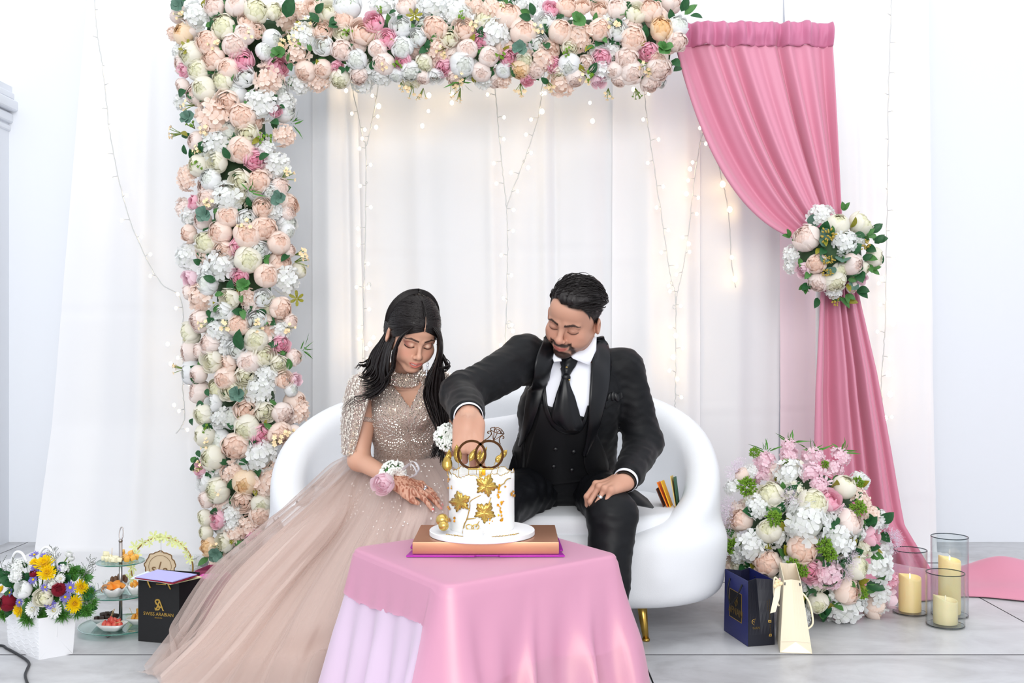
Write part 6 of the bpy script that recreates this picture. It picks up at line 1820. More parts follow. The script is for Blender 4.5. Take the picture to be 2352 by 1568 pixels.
def wom_col(v):
    k = HW.masks(v); p = k['p']; c = np.repeat(skw[None], len(v), 0)
    x, y, z, ax, zq = k['x'], k['y'], k['z'], k['ax'], k['zq']
    c = mix3(c, skw2, np.clip(.3 + .4 * vfbm(p, 38.0), 0, .6) * .4)
    blush = np.exp(-((ax - .042) ** 2 + (z + .030) ** 2) / .0005) * .40
    c = mix3(c, LC((222, 142, 122)), blush * (y < -.03))
    c = mix3(c, LC((205, 112, 102)), k['lip'] * .85)
    shade = (1 - sstep(.75, 1.15, np.sqrt(((ax - .033) / .020) ** 2 + ((z - .0065) / .0125) ** 2))) * k['front']
    c = mix3(c, LC((160, 96, 84)), shade * (.35 + .5 * sstep(.030, .046, ax)))
    c = mix3(c, LC((236, 204, 180)), np.exp(-((ax - .027) ** 2 + (z - .0035) ** 2) / .00004) * .8 * k['front'])
    c = mix3(c, LC((44, 30, 28)), np.clip(k['brow'], 0, .92))
    c = mix3(c, LC((16, 12, 12)), np.clip(k['lash'] * 1.2, 0, .97))
    # dark inside of the smiling mouth
    ins = (np.sqrt((x / .0195) ** 2 + ((zq + .0712) / .0055) ** 2) < 1) * (y > -.0925) * (y < -.06)
    c = mix3(c, LC((168, 92, 88)), ins * .8)
    scalp = sstep(.058, .068, z - .4 * np.clip(ax - .02, 0, .1) * -1 + .30 * np.clip(y + .04, -.05, .2)) * (y > -.08)
    c = mix3(c, LC((40, 30, 30)), np.clip(scalp, 0, 1) * (1 - (np.abs(x - .001) < .0022) * (y < .02)))
    return c
def arm_col(v):
    c = np.repeat(skw[None], len(v), 0); p = v.astype(np.float32)
    c = mix3(c, skw2, np.clip(.4 + .5 * vfbm(p, 40.0), 0, 1) * .4)
    # henna: leafy bands on the backs of the hands and the wrist
    f_ = np.sin(p[:, 0] * 330 + 3 * np.sin(p[:, 1] * 210)) * np.sin(p[:, 1] * 300 + 3 * np.sin(p[:, 0] * 190 + 1)) + .45 * np.sin(p[:, 0] * 610 + p[:, 1] * 520)
    dist = np.minimum(np.linalg.norm(p - A3(wh.W(0, .055, .01)), axis=1), np.linalg.norm(p - A3(wh2.W(0, .055, .01)), axis=1))
    dw_ = np.linalg.norm(p - A3(wW_R.lerp(wE_R, .42)), axis=1)
    m_ = sstep(.05, .45, f_) * ((dist < .075) * (.55 + .45 * sstep(.07, .03, dist)) + (dw_ < .022))
    fing = np.linalg.norm(p - A3(wh.W(0, .12, -.005)), axis=1) < .055
    m_ = np.maximum(m_, fing * sstep(-.2, .3, f_) * .8)
    return mix3(c, HENNA, np.clip(m_, 0, .85))
wh = Hand(wW_R, (.86, -.46, -.20), (.08, -.30, .95), side=1, k=.86, curls=[(.25, .30, .2), (.22, .28, .2), (.25, .28, .2), (.30, .30, .2)], spread=.05, thumb=(.35, .3), thumb_in=.25)
wh2 = Hand(wW_L, (.50, -.05, -.80), (-.1, -.95, .0), side=-1, k=.72, curls=[(1.3, 1.4, .8)] * 4, thumb=(.2, .2), thumb_in=.4)
parts = []
v, q = mesh_sdf(w_up, hw0 - (.15, .17, .17), hw0 + (.15, .2, .16), .0018); parts.append((v, q, wom_col(v)))
for H_, e_, s_ in ((wh, wE_R, wS_R), (wh2, wE_L, wS_L)):
    def f_arm(p):
        d = H_.sdf(p, (H_.o + (e_ - H_.o).normalized() * .05, .023), .0205)
        d = smin(d, sd_cone(p, H_.o + (e_ - H_.o).normalized() * .04, e_, .0215, .0305), .015)
        return smin(d, sd_cone(p, e_, s_, .0305, .036), .022)
    lo = np.min([np.array(a) for a in (H_.o, e_, s_, H_.W(0, .16, 0))], 0) - .07; hi = np.max([np.array(a) for a in (H_.o, e_, s_, H_.W(0, .16, 0))], 0) + .07
    v, q = mesh_sdf(f_arm, lo, hi, .0026); parts.append((v, q, arm_col(v)))
v, q = mesh_sdf(lambda p: w_torso(p, -.007), (-.55, 2.98, .38), (-.10, 3.55, .88), .009); parts.append((v, q, np.repeat(skw[None], len(v), 0)))
V_, Q_, C_ = join_np(parts)
np_mesh('body', V_, Q_, wom, M_skin_w, C_)
wh.nails(mat('coral_nail', (246, 122, 122), rough=.25), wom)
# teeth in the smile
M_teeth = mat('teeth', (252, 249, 244), rough=.3)
bm = bmesh.new()
for i in range(10):
    tx = (i - 4.5) * .0044
    p_ = HW.w((tx, -.0900 + 9.0 * tx * tx, (-.0705 + HW.smile * tx * tx))); add_ball(bm, p_, (.0025, .0030, .0056 - .0014 * abs(tx) / .02), 8, 6, HW.R)
bm_obj('teeth', bm, wom, M_teeth)
# ---- bodice
def sparkle(name, rgb, rgb2, metal=.55):
    m = mat(name, rgb, rough=.42, metal=metal, sheen=.2)
    N = m.node_tree.nodes; L = m.node_tree.links; b = N['Principled BSDF']
    tc = N.new('ShaderNodeTexCoord'); vo = N.new('ShaderNodeTexVoronoi'); vo.inputs['Scale'].default_value = 330
    L.new(tc.outputs['Object'], vo.inputs['Vector'])
    mx = N.new('ShaderNodeMix'); mx.data_type = 'RGBA'; mx.inputs[6].default_value = lin(rgb2); mx.inputs[7].default_value = lin(rgb)
    rp = N.new('ShaderNodeMapRange'); rp.inputs[1].default_value = .1; rp.inputs[2].default_value = .6
    L.new(vo.outputs['Distance'], rp.inputs[0]); L.new(rp.outputs[0], mx.inputs[0]); L.new(mx.outputs[2], b.inputs['Base Color'])
    bp = N.new('ShaderNodeBump'); bp.inputs['Strength'].default_value = .8; bp.inputs['Distance'].default_value = .003; bp.invert = True
    L.new(vo.outputs['Distance'], bp.inputs['Height']); L.new(bp.outputs[0], b.inputs['Normal'])
    return m
M_bod = sparkle('beaded_champagne', (196, 172, 160), (228, 214, 204), .3)
M_bead = mat('silver_champagne_bead', (236, 226, 214), rough=.22, metal=.85)
M_gown = mat('dusty_pink_satin', (214, 195, 187), rough=.55, sheen=.2, noise_amt=.05, noise_scale=3)
def to_px(p): return 1176 + p[:, 0] / p[:, 1] * F_PX, 784 - (p[:, 2] - CAM_H) / p[:, 1] * F_PX
def bodice_f(p):
    d = w_torso(p, .003)
    px, py = to_px(p); s_ = 3.15 / F_PX
    # keyhole neckline between choker and bust
    l_ = (px - (903 + (py - 884) * .74)) * .8; r_ = ((967 - (py - 884) * .46) - px) * .9; b_ = 937 - py; t_ = py - 872
    key = np.minimum(np.minimum(l_, r_), np.minimum(b_, t_)) * s_
    key = np.where(p[:, 1] < 3.27, key, -1.0)
    d = smax(d, np.clip(key, -.05, .05), .003)
    d = smax(d, (p[:, 2] - (nk0.z + .004)), .004)
    return smax(d, (wWaist.z - .035) - p[:, 2], .004)
bod = sdf_obj('bodice', bodice_f, (-.55, 2.98, .48), (-.10, 3.55, .90), .0042, wom, M_bod)
bb = bvh_of(bod)
BEAD = []
def bead_geo(bm, p, n_, d_, ln, wd):
    """a small facetted drop lying on the cloth"""
    d_ = (d_ - n_ * d_.dot(n_)).normalized(); s_ = n_.cross(d_)
    a = [bm.verts.new(p + d_ * ln), bm.verts.new(p + s_ * wd), bm.verts.new(p - d_ * ln * .7), bm.verts.new(p - s_ * wd), bm.verts.new(p + n_ * wd * .9)]
    for i in range(4): bm.faces.new((a[i], a[(i + 1) % 4], a[4]))
bm = bmesh.new(); C0 = (936, 1003); br_ = random.Random(3)
for ring in range(3, 38):
    rr = ring * 4.1
    n_ = int(max(14, 2 * PI * rr / 9.5))
    for i in range(n_):
        a = 2 * PI * (i + .5 * (ring % 2) + br_.uniform(-.28, .28)) / n_; r2 = rr + br_.uniform(-1.8, 1.8)
        px, py = C0[0] + r2 * math.cos(a), C0[1] + r2 * math.sin(a) * .95
        if py > 1052 or py < 872 or px < 830 or px > 1030: continue
        l_, nn = ray_px(bb, px, py)
        if l_ is None or l_.y > 3.42: continue
        dd = P(px + math.cos(a) * 3, py + math.sin(a) * 3, l_.y) - P(px, py, l_.y)
        bead_geo(bm, l_ + nn * .0006, nn, dd, .0052 * br_.uniform(.8, 1.2), .0026)
o = bm_obj('beading', bm, bod, M_bead, smooth=False); o['kind'] = 'stuff'
# choker
nd_ = (nk1 - nk0).normalized(); Mc = Matrix.Translation(nk0.lerp(nk1, .34) + Vector((0, -.002, 0))) @ (nd_ * .7 + Vector((0, -.05, .35))).to_track_quat('Z', 'Y').to_matrix().to_4x4()
bm = bmesh.new(); add_lathe(bm, [(.0575, -.022), (.0570, -.012), (.0545, .002), (.0525, .014), (.0515, .019), (.0495, .019), (.050, .0), (.054, -.022)], (0, 0, 0), 64, Mc)
chk = bm_obj('choker', bm, wom, M_bod); bc_ = bvh_of(chk)
bm = bmesh.new()
for i in range(260):
    px, py = br_.uniform(890, 972), br_.uniform(850, 892)
    l_, nn = ray_px(bc_, px, py)
    if l_ is None: continue
    bead_geo(bm, l_ + nn * .0005, nn, Vector((br_.uniform(-1, 1), 0, br_.uniform(-1, 1))), .0048, .0026)
o = bm_obj('beading', bm, chk, M_bead, smooth=False); o['kind'] = 'stuff'
# ---- capelet: two beaded panels hanging from the shoulders
def capelet(cols, nm='capelet'):
    """cols: from the front edge round to the back; each a list of points from neck to hem"""
    cc = [smooth_path(c, 8) for c in cols]; m = len(cc[0])
    rows = [smooth_path([c[j] for c in cc], 8) for j in range(m)]
    V = []; n_ = len(rows[0])
    for j, r_ in enumerate(rows):
        for i, p in enumerate(r_):
            V.append(p + Vector((.003 * math.sin(i * .9) * j / m, -.004 * math.sin(i * .7 + j * .1) * j / m, 0)))
    Fc = [(j * n_ + i, j * n_ + i + 1, (j + 1) * n_ + i + 1, (j + 1) * n_ + i) for j in range(m - 1) for i in range(n_ - 1)]
    o = pyd(nm, V, Fc, wom, M_bod); add_solid(o, .003)
    bm_ = bmesh.new(); q_ = bvh_of(o)
    pxs = [1176 + v.x / v.y * F_PX for v in V]; pys = [784 - (v.z - CAM_H) / v.y * F_PX for v in V]
    for i in range(1500):
        px, py = br_.uniform(min(pxs), max(pxs)), br_.uniform(min(pys), max(pys))
        l_, nn = ray_px(q_, px, py)
        if l_ is None: continue
        if nn.y > 0: nn = -nn
        bead_geo(bm_, l_ + nn * .0042, nn, Vector((br_.uniform(-.35, .35), -.2, -1)), .0055 * br_.uniform(.7, 1.2), .0029)
    b_ = bm_obj('beading', bm_, o, M_bead, smooth=False); b_['kind'] = 'stuff'
    return o
capelet([[P(893, 872, 3.145), P(872, 882, 3.13), P(853, 905, 3.125), P(838, 950, 3.13), P(824, 1000, 3.14), P(810, 1046, 3.15)],
         [P(890, 858, 3.16), P(858, 858, 3.15), P(826, 880, 3.155), P(810, 940, 3.165), P(800, 1000, 3.17), P(796, 1046, 3.175)],
         [P(888, 852, 3.20), P(850, 850, 3.21), P(806, 874, 3.22), P(791, 940, 3.225), P(787, 1000, 3.23), P(788, 1042, 3.23)],
         [P(890, 850, 3.24), P(852, 852, 3.28), P(812, 876, 3.30), P(797, 940, 3.31), P(793, 1000, 3.31), P(795, 1036, 3.31)],
         [P(900, 858, 3.27), P(880, 870, 3.33), P(860, 890, 3.36), P(850, 950, 3.37), P(845, 1000, 3.37), P(842, 1030, 3.37)]])
capelet([[P(966, 876, 3.12), P(985, 884, 3.10), P(1003, 900, 3.09), P(1016, 930, 3.085), P(1022, 965, 3.08)],
         [P(968, 862, 3.12), P(1004, 858, 3.09), P(1032, 874, 3.07), P(1046, 915, 3.065), P(1050, 962, 3.06)],
         [P(970, 856, 3.15), P(1010, 850, 3.14), P(1044, 872, 3.13), P(1056, 915, 3.13), P(1058, 960, 3.13)],
         [P(968, 856, 3.20), P(1004, 854, 3.21), P(1034, 880, 3.22), P(1044, 920, 3.22), P(1046, 955, 3.22)]])
# sleeve bands on the upper arms
for a_, b_, t in ((wS_R, wE_R, .42), (wS_L, wE_L, .58)):
    c_ = a_.lerp(b_, t); ax_ = (b_ - a_).normalized(); bm = bmesh.new()
    add_lathe(bm, [(.0355, -.007), (.038, -.005), (.038, .005), (.0355, .007), (.0335, .005), (.0335, -.005), (.0355, -.007)], (0, 0, 0), 40, Matrix.Translation(c_) @ ax_.to_track_quat('Z', 'Y').to_matrix().to_4x4())
    bm_obj('sleeve_band', bm, wom, M_bod)
# ---- skirt: ribs from the waist over the lap to the floor
def fl(px, py):  # a point on the floor slightly above it
    q = floor_at(px, py); q.z = .006; return q
RIBS = [
    [P(845, 1045, 3.38), P(797, 1085, 3.33), P(705, 1165, 3.13), P(612, 1245, 3.04), P(528, 1328, 3.0), P(462, 1430, 2.97), fl(410, 1525)],
    [P(858, 1050, 3.33), P(818, 1105, 3.25), P(745, 1195, 3.06), P(655, 1290, 2.98), P(560, 1395, 2.92), P(470, 1500, 2.87), fl(375, 1590)],
    [P(876, 1054, 3.28), P(852, 1115, 3.18), P(806, 1200, 3.09), P(725, 1310, 3.0), P(640, 1430, 2.90), P(560, 1550, 2.80), fl(480, 1690)],
    [P(900, 1056, 3.25), P(890, 1120, 3.12), P(866, 1190, 3.01), P(812, 1290, 2.93), P(750, 1420, 2.84), P(700, 1550, 2.76), fl(640, 1760)],
    [P(930, 1057, 3.235), P(934, 1122, 3.09), P(928, 1178, 2.975), P(900, 1240, 2.93), P(870, 1360, 2.915), P(850, 1480, 2.91), fl(840, 1545)],
    [P(960, 1056, 3.235), P(980, 1120, 3.08), P(985, 1168, 2.965), P(972, 1225, 2.93), P(955, 1330, 2.935), P(945, 1450, 2.94), fl(940, 1535)],
    [P(988, 1052, 3.26), P(1022, 1108, 3.12), P(1038, 1160, 3.01), P(1034, 1220, 2.96), P(1020, 1320, 2.97), P(1010, 1440, 2.98), fl(1005, 1520)],
    [P(1004, 1047, 3.32), P(1050, 1100, 3.20), P(1072, 1158, 3.10), P(1074, 1225, 3.05), P(1062, 1320, 3.06), P(1052, 1420, 3.08), fl(1045, 1495)],
    [P(1006, 1042, 3.40), P(1060, 1092, 3.34), P(1086, 1150, 3.26), P(1090, 1215, 3.16), P(1085, 1310, 3.15), P(1075, 1400, 3.15), fl(1070, 1480)]]
def skirt(name, ribs, off, nf, amp, m, seed, nu=20, nvs=16, top=.0):
    cols = [smooth_path(r, nvs) for r in ribs]; mm = len(cols[0])
    rows = [smooth_path([c[j] for c in cols], nu) for j in range(mm)]
    n_ = len(rows[0]); V = []; r = random.Random(seed); ph = [r.uniform(0, 6) for _ in range(5)]
    for j, rw in enumerate(rows):
        t = j / (mm - 1)
        for i, p in enumerate(rw):
            u = i / (n_ - 1)
            a_ = rw[min(i + 1, n_ - 1)] - rw[max(i - 1, 0)]; b_ = rows[min(j + 1, mm - 1)][i] - rows[max(j - 1, 0)][i]
            nn = a_.cross(b_)
            nn = nn.normalized() if nn.length > 1e-9 else Vector((0, -1, 0))
            if nn.y > 0 and nn.z < .2: nn = -nn
            w_ = math.sin(2 * PI * nf * u + ph[0] + 1.5 * math.sin(5 * u + ph[1] + 1.4 * t)) + .5 * math.sin(2 * PI * nf * 1.9 * u + ph[2] + 2 * t) + .25 * math.sin(2 * PI * nf * 4.1 * u + ph[3] - 3 * t)
            q_ = p + nn * (off * min(1, t * 5 + .1) + amp * w_ * min(1, t * 1.3 + .03))
            if q_.z < .004: q_.z = .004 + .002 * (off > 0)
            V.append(q_)
    Fc = [(j * n_ + i, (j + 1) * n_ + i, (j + 1) * n_ + i + 1, j * n_ + i + 1) for j in range(mm - 1) for i in range(n_ - 1)]
    return pyd(name, V, Fc, wom, m)
sk = skirt('skirt', RIBS, 0.0, 10, .011, M_gown, 4)
def tulle_mat(name, rgb, dens):
    m = bpy.data.materials.new(name); m.use_nodes = True; N = m.node_tree.nodes; L = m.node_tree.links
    N.remove(N['Principled BSDF'])
    df = N.new('ShaderNodeBsdfDiffuse'); df.inputs[0].default_value = lin(rgb); tl = N.new('ShaderNodeBsdfTranslucent'); tl.inputs[0].default_value = lin(rgb)
    a_ = N.new('ShaderNodeMixShader'); a_.inputs[0].default_value = .4; L.new(df.outputs[0], a_.inputs[1]); L.new(tl.outputs[0], a_.inputs[2])
    tr = N.new('ShaderNodeBsdfTransparent'); lw = N.new('ShaderNodeLayerWeight'); lw.inputs[0].default_value = .35
    mr = N.new('ShaderNodeMapRange'); mr.inputs[3].default_value = dens; mr.inputs[4].default_value = min(1, dens * 2.6)
    L.new(lw.outputs['Facing'], mr.inputs[0])
    mx = N.new('ShaderNodeMixShader'); L.new(mr.outputs[0], mx.inputs[0]); L.new(tr.outputs[0], mx.inputs[1]); L.new(a_.outputs[0], mx.inputs[2])
    L.new(mx.outputs[0], N['Material Output'].inputs[0])
    return m
M_tulle = tulle_mat('dusty_pink_tulle', (224, 207, 200), .26)
EXT = [P(838, 1040, 3.44), P(770, 1082, 3.36), P(676, 1178, 3.12), P(575, 1270, 3.06), P(494, 1345, 3.05), P(434, 1440, 3.02), fl(345, 1560)]
EXT2 = [P(836, 1040, 3.47), P(778, 1076, 3.40), P(690, 1160, 3.15), P(598, 1242, 3.10), P(512, 1318, 3.09), P(448, 1410, 3.08), fl(405, 1495)]
skirt('tulle_layer', [EXT2, EXT] + RIBS, .016, 13, .010, M_tulle, 9)
skirt('tulle_layer', [EXT] + RIBS[:5], .032, 9, .012, M_tulle, 15)
# tulle falling from the capelet over the sofa arm
def veil(u, v):
    a = P(793, 1040, 3.26).lerp(P(835, 1036, 3.32), u); b = P(618, 1225, 3.09).lerp(P(700, 1215, 3.05), u)
    p = a.lerp(b, v); p.z -= .02 * math.sin(PI * v); p.y -= .06 * math.sin(PI * v) + .012 * math.sin(u * 11 + v * 3)
    return p
vv, ff = grid_mesh(veil, 24, 30); pyd('cape_tulle', vv, ff, wom, M_tulle)
# pearls sewn on the upper skirt
bs_ = bvh_of(sk); its = []
M_pearl = mat('pearl', (246, 240, 236), rough=.2, metal=.2)
for i in range(190):
    t = br_.random() ** 1.3; a_ = br_.uniform(0, 1)
    px = 840 + a_ * 185 - 90 * t * (1 - a_) ; py = 1066 + t * 165
    l_, nn = ray_px(bs_, px, py)
    if l_ is None or l_.y > 3.45: continue
    if nn.y > 0: nn = -nn
    its.append((l_ + nn * .018, .0027))
o = balls('pearls', its, sk, M_pearl, 6, 4); o['kind'] = 'stuff'
# ---- earrings and hair
M_hair_w = mat('dark_brown_hair', (22, 16, 16), rough=.36, spec=.35, bump=.35, bump_scale=60, stretch=(3, 3, .25))
M_crys = mat('crystal_drop', (226, 232, 240), rough=.08, metal=.85)
for pts in ([(902, 806), (901, 828), (902, 850)], [(907, 808), (907, 830), (905, 852)], [(983, 832), (981, 846), (979, 862)]):
    bm = bmesh.new(); path = smooth_path([P(a, b, 3.03 if a < 950 else 3.0) for a, b in pts], 5)
    for i, p in enumerate(path): add_ball(bm, p, .0026 + .0010 * (i % 2), 6, 4)
    bm_obj('earring', bm, wom, M_crys)
def w_hair(p):
    q = HW.loc(p.astype(np.float32)); x, y, z = q[:, 0], q[:, 1], q[:, 2]
    d = sd_ell(q, (0, .022, .036), (.0835, .100, .0890))
    d = smin(d, sd_ell(q, (0, .040, .088), (.060, .060, .040)), .03)       # teased crown
    d = smin(d, sd_ell(q, (0, -.048, .072), (.058, .0410, .028)), .03)
    d = smin(d, sd_ell(q, (0, .085, -.02), (.075, .050, .09)), .04)        # hair falling behind
    # face opening: an oval, hair parted in the middle
    op = np.sqrt((x / .062) ** 2 + ((z + .032) / .092) ** 2) - 1.0
    cut = np.where(y < .015, -op * .05, -.05)
    d = smax(d, cut, .006)
    part = np.exp(-(x / .0022) ** 2) * (y < .0) * .004
    g = np.sin((np.arctan2(x, z - .0) * 46) + 2 * np.sin(y * 60))
    return (d + part + (.0010 * g + .0008 * np.sin(x * 420 + y * 150)) * (y > -.03)) * HW.k
hair_w = sdf_obj('hair', w_hair, hw0 - (.15, .14, .19), hw0 + (.15, .2, .17), .0026, wom, M_hair_w)
bm = bmesh.new(); wr_ = random.Random(21)
def strands(guides, n_, r_, jit, flat=.5, wave=.0, sub=6, Yj=.02, ph0=None):
    """guides: control polylines in (px, py, Y); locks are spread between the first and the last guide"""
    for i in range(n_):
        t = wr_.random() * (len(guides) - 1); k = min(int(t), len(guides) - 2); f_ = t - k
        a, b = guides[k], guides[k + 1]
        ph = wr_.uniform(0, 6.28) if ph0 is None else ph0 * 2.86 + t * 1.2 + wr_.uniform(-.9, .9); am = wave * wr_.uniform(.6, 1.3)
        jx, jy, jd = wr_.uniform(-jit, jit), wr_.uniform(-jit, jit), wr_.uniform(-Yj, Yj)
        pts = []
        for j in range(len(a)):
            s_ = j / (len(a) - 1)
            pts.append(P(a[j][0] + (b[j][0] - a[j][0]) * f_ + jx * min(1, s_ * 2) + am * math.sin(ph * .35 + s_ * 9), a[j][1] + (b[j][1] - a[j][1]) * f_ + jy * s_, a[j][2] + (b[j][2] - a[j][2]) * f_ + jd * s_))
        lock(bm, pts, r_ * wr_.uniform(.7, 1.25), n=6, flat=flat, sub=sub)
# viewer's left: waves from the crown down behind the shoulder, curling outward
strands([[(905, 715, 3.10), (886, 765, 3.12), (866, 805, 3.14), (848, 832, 3.13), (838, 846, 3.12), (842, 858, 3.11)],
         [(898, 735, 3.08), (884, 785, 3.09), (872, 830, 3.10), (856, 858, 3.10), (840, 872, 3.10), (832, 868, 3.09)],
         [(905, 745, 3.05), (893, 800, 3.05), (886, 850, 3.06), (874, 880, 3.07), (858, 897, 3.08), (845, 905, 3.08)],
         [(912, 755, 3.03), (903, 800, 3.03), (894, 845, 3.03), (886, 875, 3.04), (872, 900, 3.05), (856, 915, 3.06)]], 62, .0088, 6, wave=7, ph0=1.0)
strands([[(884, 760, 3.14), (866, 805, 3.16), (848, 828, 3.17), (840, 845, 3.15), (852, 858, 3.13), (864, 850, 3.12)], [(892, 790, 3.12), (876, 830, 3.14), (862, 852, 3.14), (862, 875, 3.12), (876, 884, 3.10), (884, 872, 3.09)]], 34, .0088, 6, wave=6, ph0=2.5)
strands([[(868, 800, 3.15), (850, 822, 3.15), (836, 832, 3.14), (826, 834, 3.13), (822, 848, 3.12)], [(862, 815, 3.15), (846, 836, 3.14), (832, 842, 3.13), (824, 838, 3.12), (818, 846, 3.11)]], 10, .0040, 4, wave=3)
# face-framing lock from the parting
strands([[(948, 750, 2.965), (924, 772, 2.95), (912, 806, 2.965), (905, 840, 2.99), (893, 868, 3.02)], [(944, 752, 2.965), (916, 780, 2.965), (904, 815, 2.98), (896, 850, 3.01), (880, 880, 3.04)]], 24, .0044, 3, wave=3)
strands([[(892, 862, 3.05), (872, 888, 3.06), (842, 902, 3.07), (810, 908, 3.07), (790, 930, 3.07)], [(890, 880, 3.05), (868, 905, 3.06), (836, 920, 3.07), (808, 930, 3.07), (788, 955, 3.07)]], 14, .0022, 8, wave=4)
# viewer's right: a long wavy fall over the chest to the waist
strands([[(978, 742, 2.985), (1000, 772, 2.99), (1007, 812, 3.0), (1004, 860, 3.02), (994, 905, 3.04), (998, 955, 3.05), (1010, 1010, 3.06), (1018, 1058, 3.05)],
         [(988, 735, 3.0), (1005, 775, 3.01), (1013, 820, 3.02), (1014, 870, 3.03), (1008, 920, 3.05), (1010, 970, 3.06), (1015, 1020, 3.07), (1023, 1066, 3.06)],
         [(992, 728, 3.06), (1006, 775, 3.06), (1016, 825, 3.06), (1022, 875, 3.06), (1020, 920, 3.07), (1018, 965, 3.07), (1012, 1010, 3.08), (1006, 1045, 3.08)],
         [(1000, 790, 3.06), (1004, 835, 3.05), (990, 872, 3.05), (980, 905, 3.06), (986, 950, 3.07), (998, 985, 3.07), (1003, 1020, 3.08), (1000, 1050, 3.08)]], 96, .0088, 6, wave=8, ph0=.5)
strands([[(1002, 790, 3.03), (1016, 815, 3.03), (1026, 828, 3.02), (1030, 836, 3.01), (1024, 843, 3.0)], [(1006, 800, 3.05), (1020, 825, 3.05), (1028, 838, 3.04), (1022, 850, 3.03), (1012, 848, 3.02)]], 16, .0050, 4, wave=3)
# hair combed back from the parting over the teased crown, and a twist behind it
hcw = Vector((0, .022, .036))
def wrad(d): return 1 / math.sqrt((d.x / .086) ** 2 + (d.y / (.103 if d.y > 0 else .120)) ** 2 + (d.z / (.092 + .012 * max(0, d.y + .3))) ** 2)
for i in range(560):
    s_ = wr_.choice((-1, 1)); t = wr_.random() ** 1.5
    p0 = Vector((.0025 * s_, -.090 + .085 * t, .068 + .073 * math.sin(t * PI / 2)))
    p1 = Vector((s_ * wr_.uniform(.070, .088), wr_.uniform(-.005, .05) + .05 * t, wr_.uniform(.0, .04) + .055 * t + .008 * (1 - t)))
    pts = []
    for k in range(6):
        f_ = k / 5
        d_ = (p0.lerp(p1, f_) - hcw + Vector((0, -.040 * math.sin(PI * f_) * (1 - t), (.026 + .014 * t) * math.sin(PI * f_)))).normalized()
        pts.append(HW.w(hcw + d_ * (wrad(d_) + .0015 + .003 * math.sin(PI * f_) * wr_.random())))
    lock(bm, pts, wr_.uniform(.0022, .0036), n=5, flat=.5, sub=2, taper=.6)
for i in range(110):
    s_ = wr_.choice((-1, 1)); o_ = wr_.random(); up_ = .030 * o_
    pts = []
    for a_ in ((.003, -.0935, .063), (.034, -.086, .050), (.060, -.062, .026), (.076, -.028, -.004), (.082, .004, -.030)):
        d_ = (Vector((a_[0] * s_, a_[1], a_[2] + up_ * (1 if a_[0] > .01 else .3))) - hcw).normalized()
        pts.append(HW.w(hcw + d_ * (wrad(d_) + .001 + .002 * wr_.random())))
    lock(bm, pts, wr_.uniform(.0024, .0038), n=5, flat=.5, sub=3, taper=.6)
for s_ in (-1, 1):
    for i in range(26):
        o_ = wr_.uniform(-.008, .008); lw = wr_.uniform(-.006, .006)
        pts = []
        for k in range(7):
            a_ = k / 6 * 1.75
            d_ = Vector((s_ * math.sin(a_), .10 - .08 * math.sin(a_) + lw * 4, math.cos(a_) * .95 + .0)).normalized()
            pts.append(HW.w(hcw + d_ * (wrad(d_) + .010 - .004 * a_ + o_ * .5) + Vector((0, .012 + o_, 0))))
        lock(bm, pts, wr_.uniform(.0034, .0050), n=5, flat=.6, sub=3, taper=.6)
bm_obj('hair_locks', bm, hair_w, M_hair_w)
bm = bmesh.new(); add_tube(bm, [HW.w(a) for a in ((0, -.0945, .060), (0, -.0925, .074), (0, -.084, .090), (0, -.070, .106))], [.0013, .0016, .0014, .0004], 6, flat=.5); bm_obj('parting', bm, hair_w, mat('scalp', (214, 170, 148), rough=.6))
for px, py in ((919, 686), (916, 701), (958, 686), (982, 703)):
    bm = bmesh.new(); add_ball(bm, P(px, py, 3.025), .0034, 10, 8); bm_obj('hair_pearl', bm, wom, M_pearl)
# ---- wrist corsages of baby's breath with a rose and ribbon
M_bb = mat('white_babys_breath', (244, 246, 240), rough=.7)
M_ribbon = mat('white_sheer_ribbon', (244, 243, 248), rough=.35, alpha=.75)
def corsage(c_, ax_, R, n_, rose_at=None, rose_r=.03, ribbon=None):
    bm = bmesh.new(); r = random.Random(2); ax_ = ax_.normalized(); u_ = ax_.orthogonal().normalized(); w_ = ax_.cross(u_)
    add_tube(bm, [c_ + u_ * R * .55 * math.cos(t) + w_ * R * .55 * math.sin(t) for t in [i * PI / 10 for i in range(20)]], R * .24, 8, closed=True)
    root = bm_obj('corsage', bm, wom, M_mleaf)
    its = []
    for i in range(n_):
        t = r.uniform(0, 6.28); ps = r.uniform(0, 6.28)
        rad = R * .58 + R * .42 * math.cos(ps) * r.uniform(.85, 1.15)
        its.append((c_ + (u_ * math.cos(t) + w_ * math.sin(t)) * rad + ax_ * R * .46 * math.sin(ps), r.uniform(.0030, .0046)))
    o = balls('babys_breath', its, root, M_bb); o['kind'] = 'stuff'
    if rose_at is not None: put(ROSE[0], 'rose', root, rose_at, Vector((-.25, -1, -.1)), rose_r, FM['l'], 0.4)
    for pts in ribbon or ():
        bm = bmesh.new(); path = smooth_path(pts, 8); add_tube(bm, path, .0055, 6, flat=.12); bm_obj('ribbon', bm, root, M_ribbon)
ca = P(902, 1090, 3.02)
corsage(ca, wW_R - wE_R,   .041, 850, P(880, 1110, 2.955), .033, [[P(925, 1075, 3.0), P(950, 1060, 2.97), P(962, 1078, 2.96), P(945, 1094, 2.97), P(925, 1085, 2.98)], [P(925, 1080, 2.99), P(945, 1066, 2.96), P(957, 1088, 2.955), P(938, 1098, 2.96)]])
corsage(P(1030, 1004, 2.80), wW_L - wE_L, .036, 650)
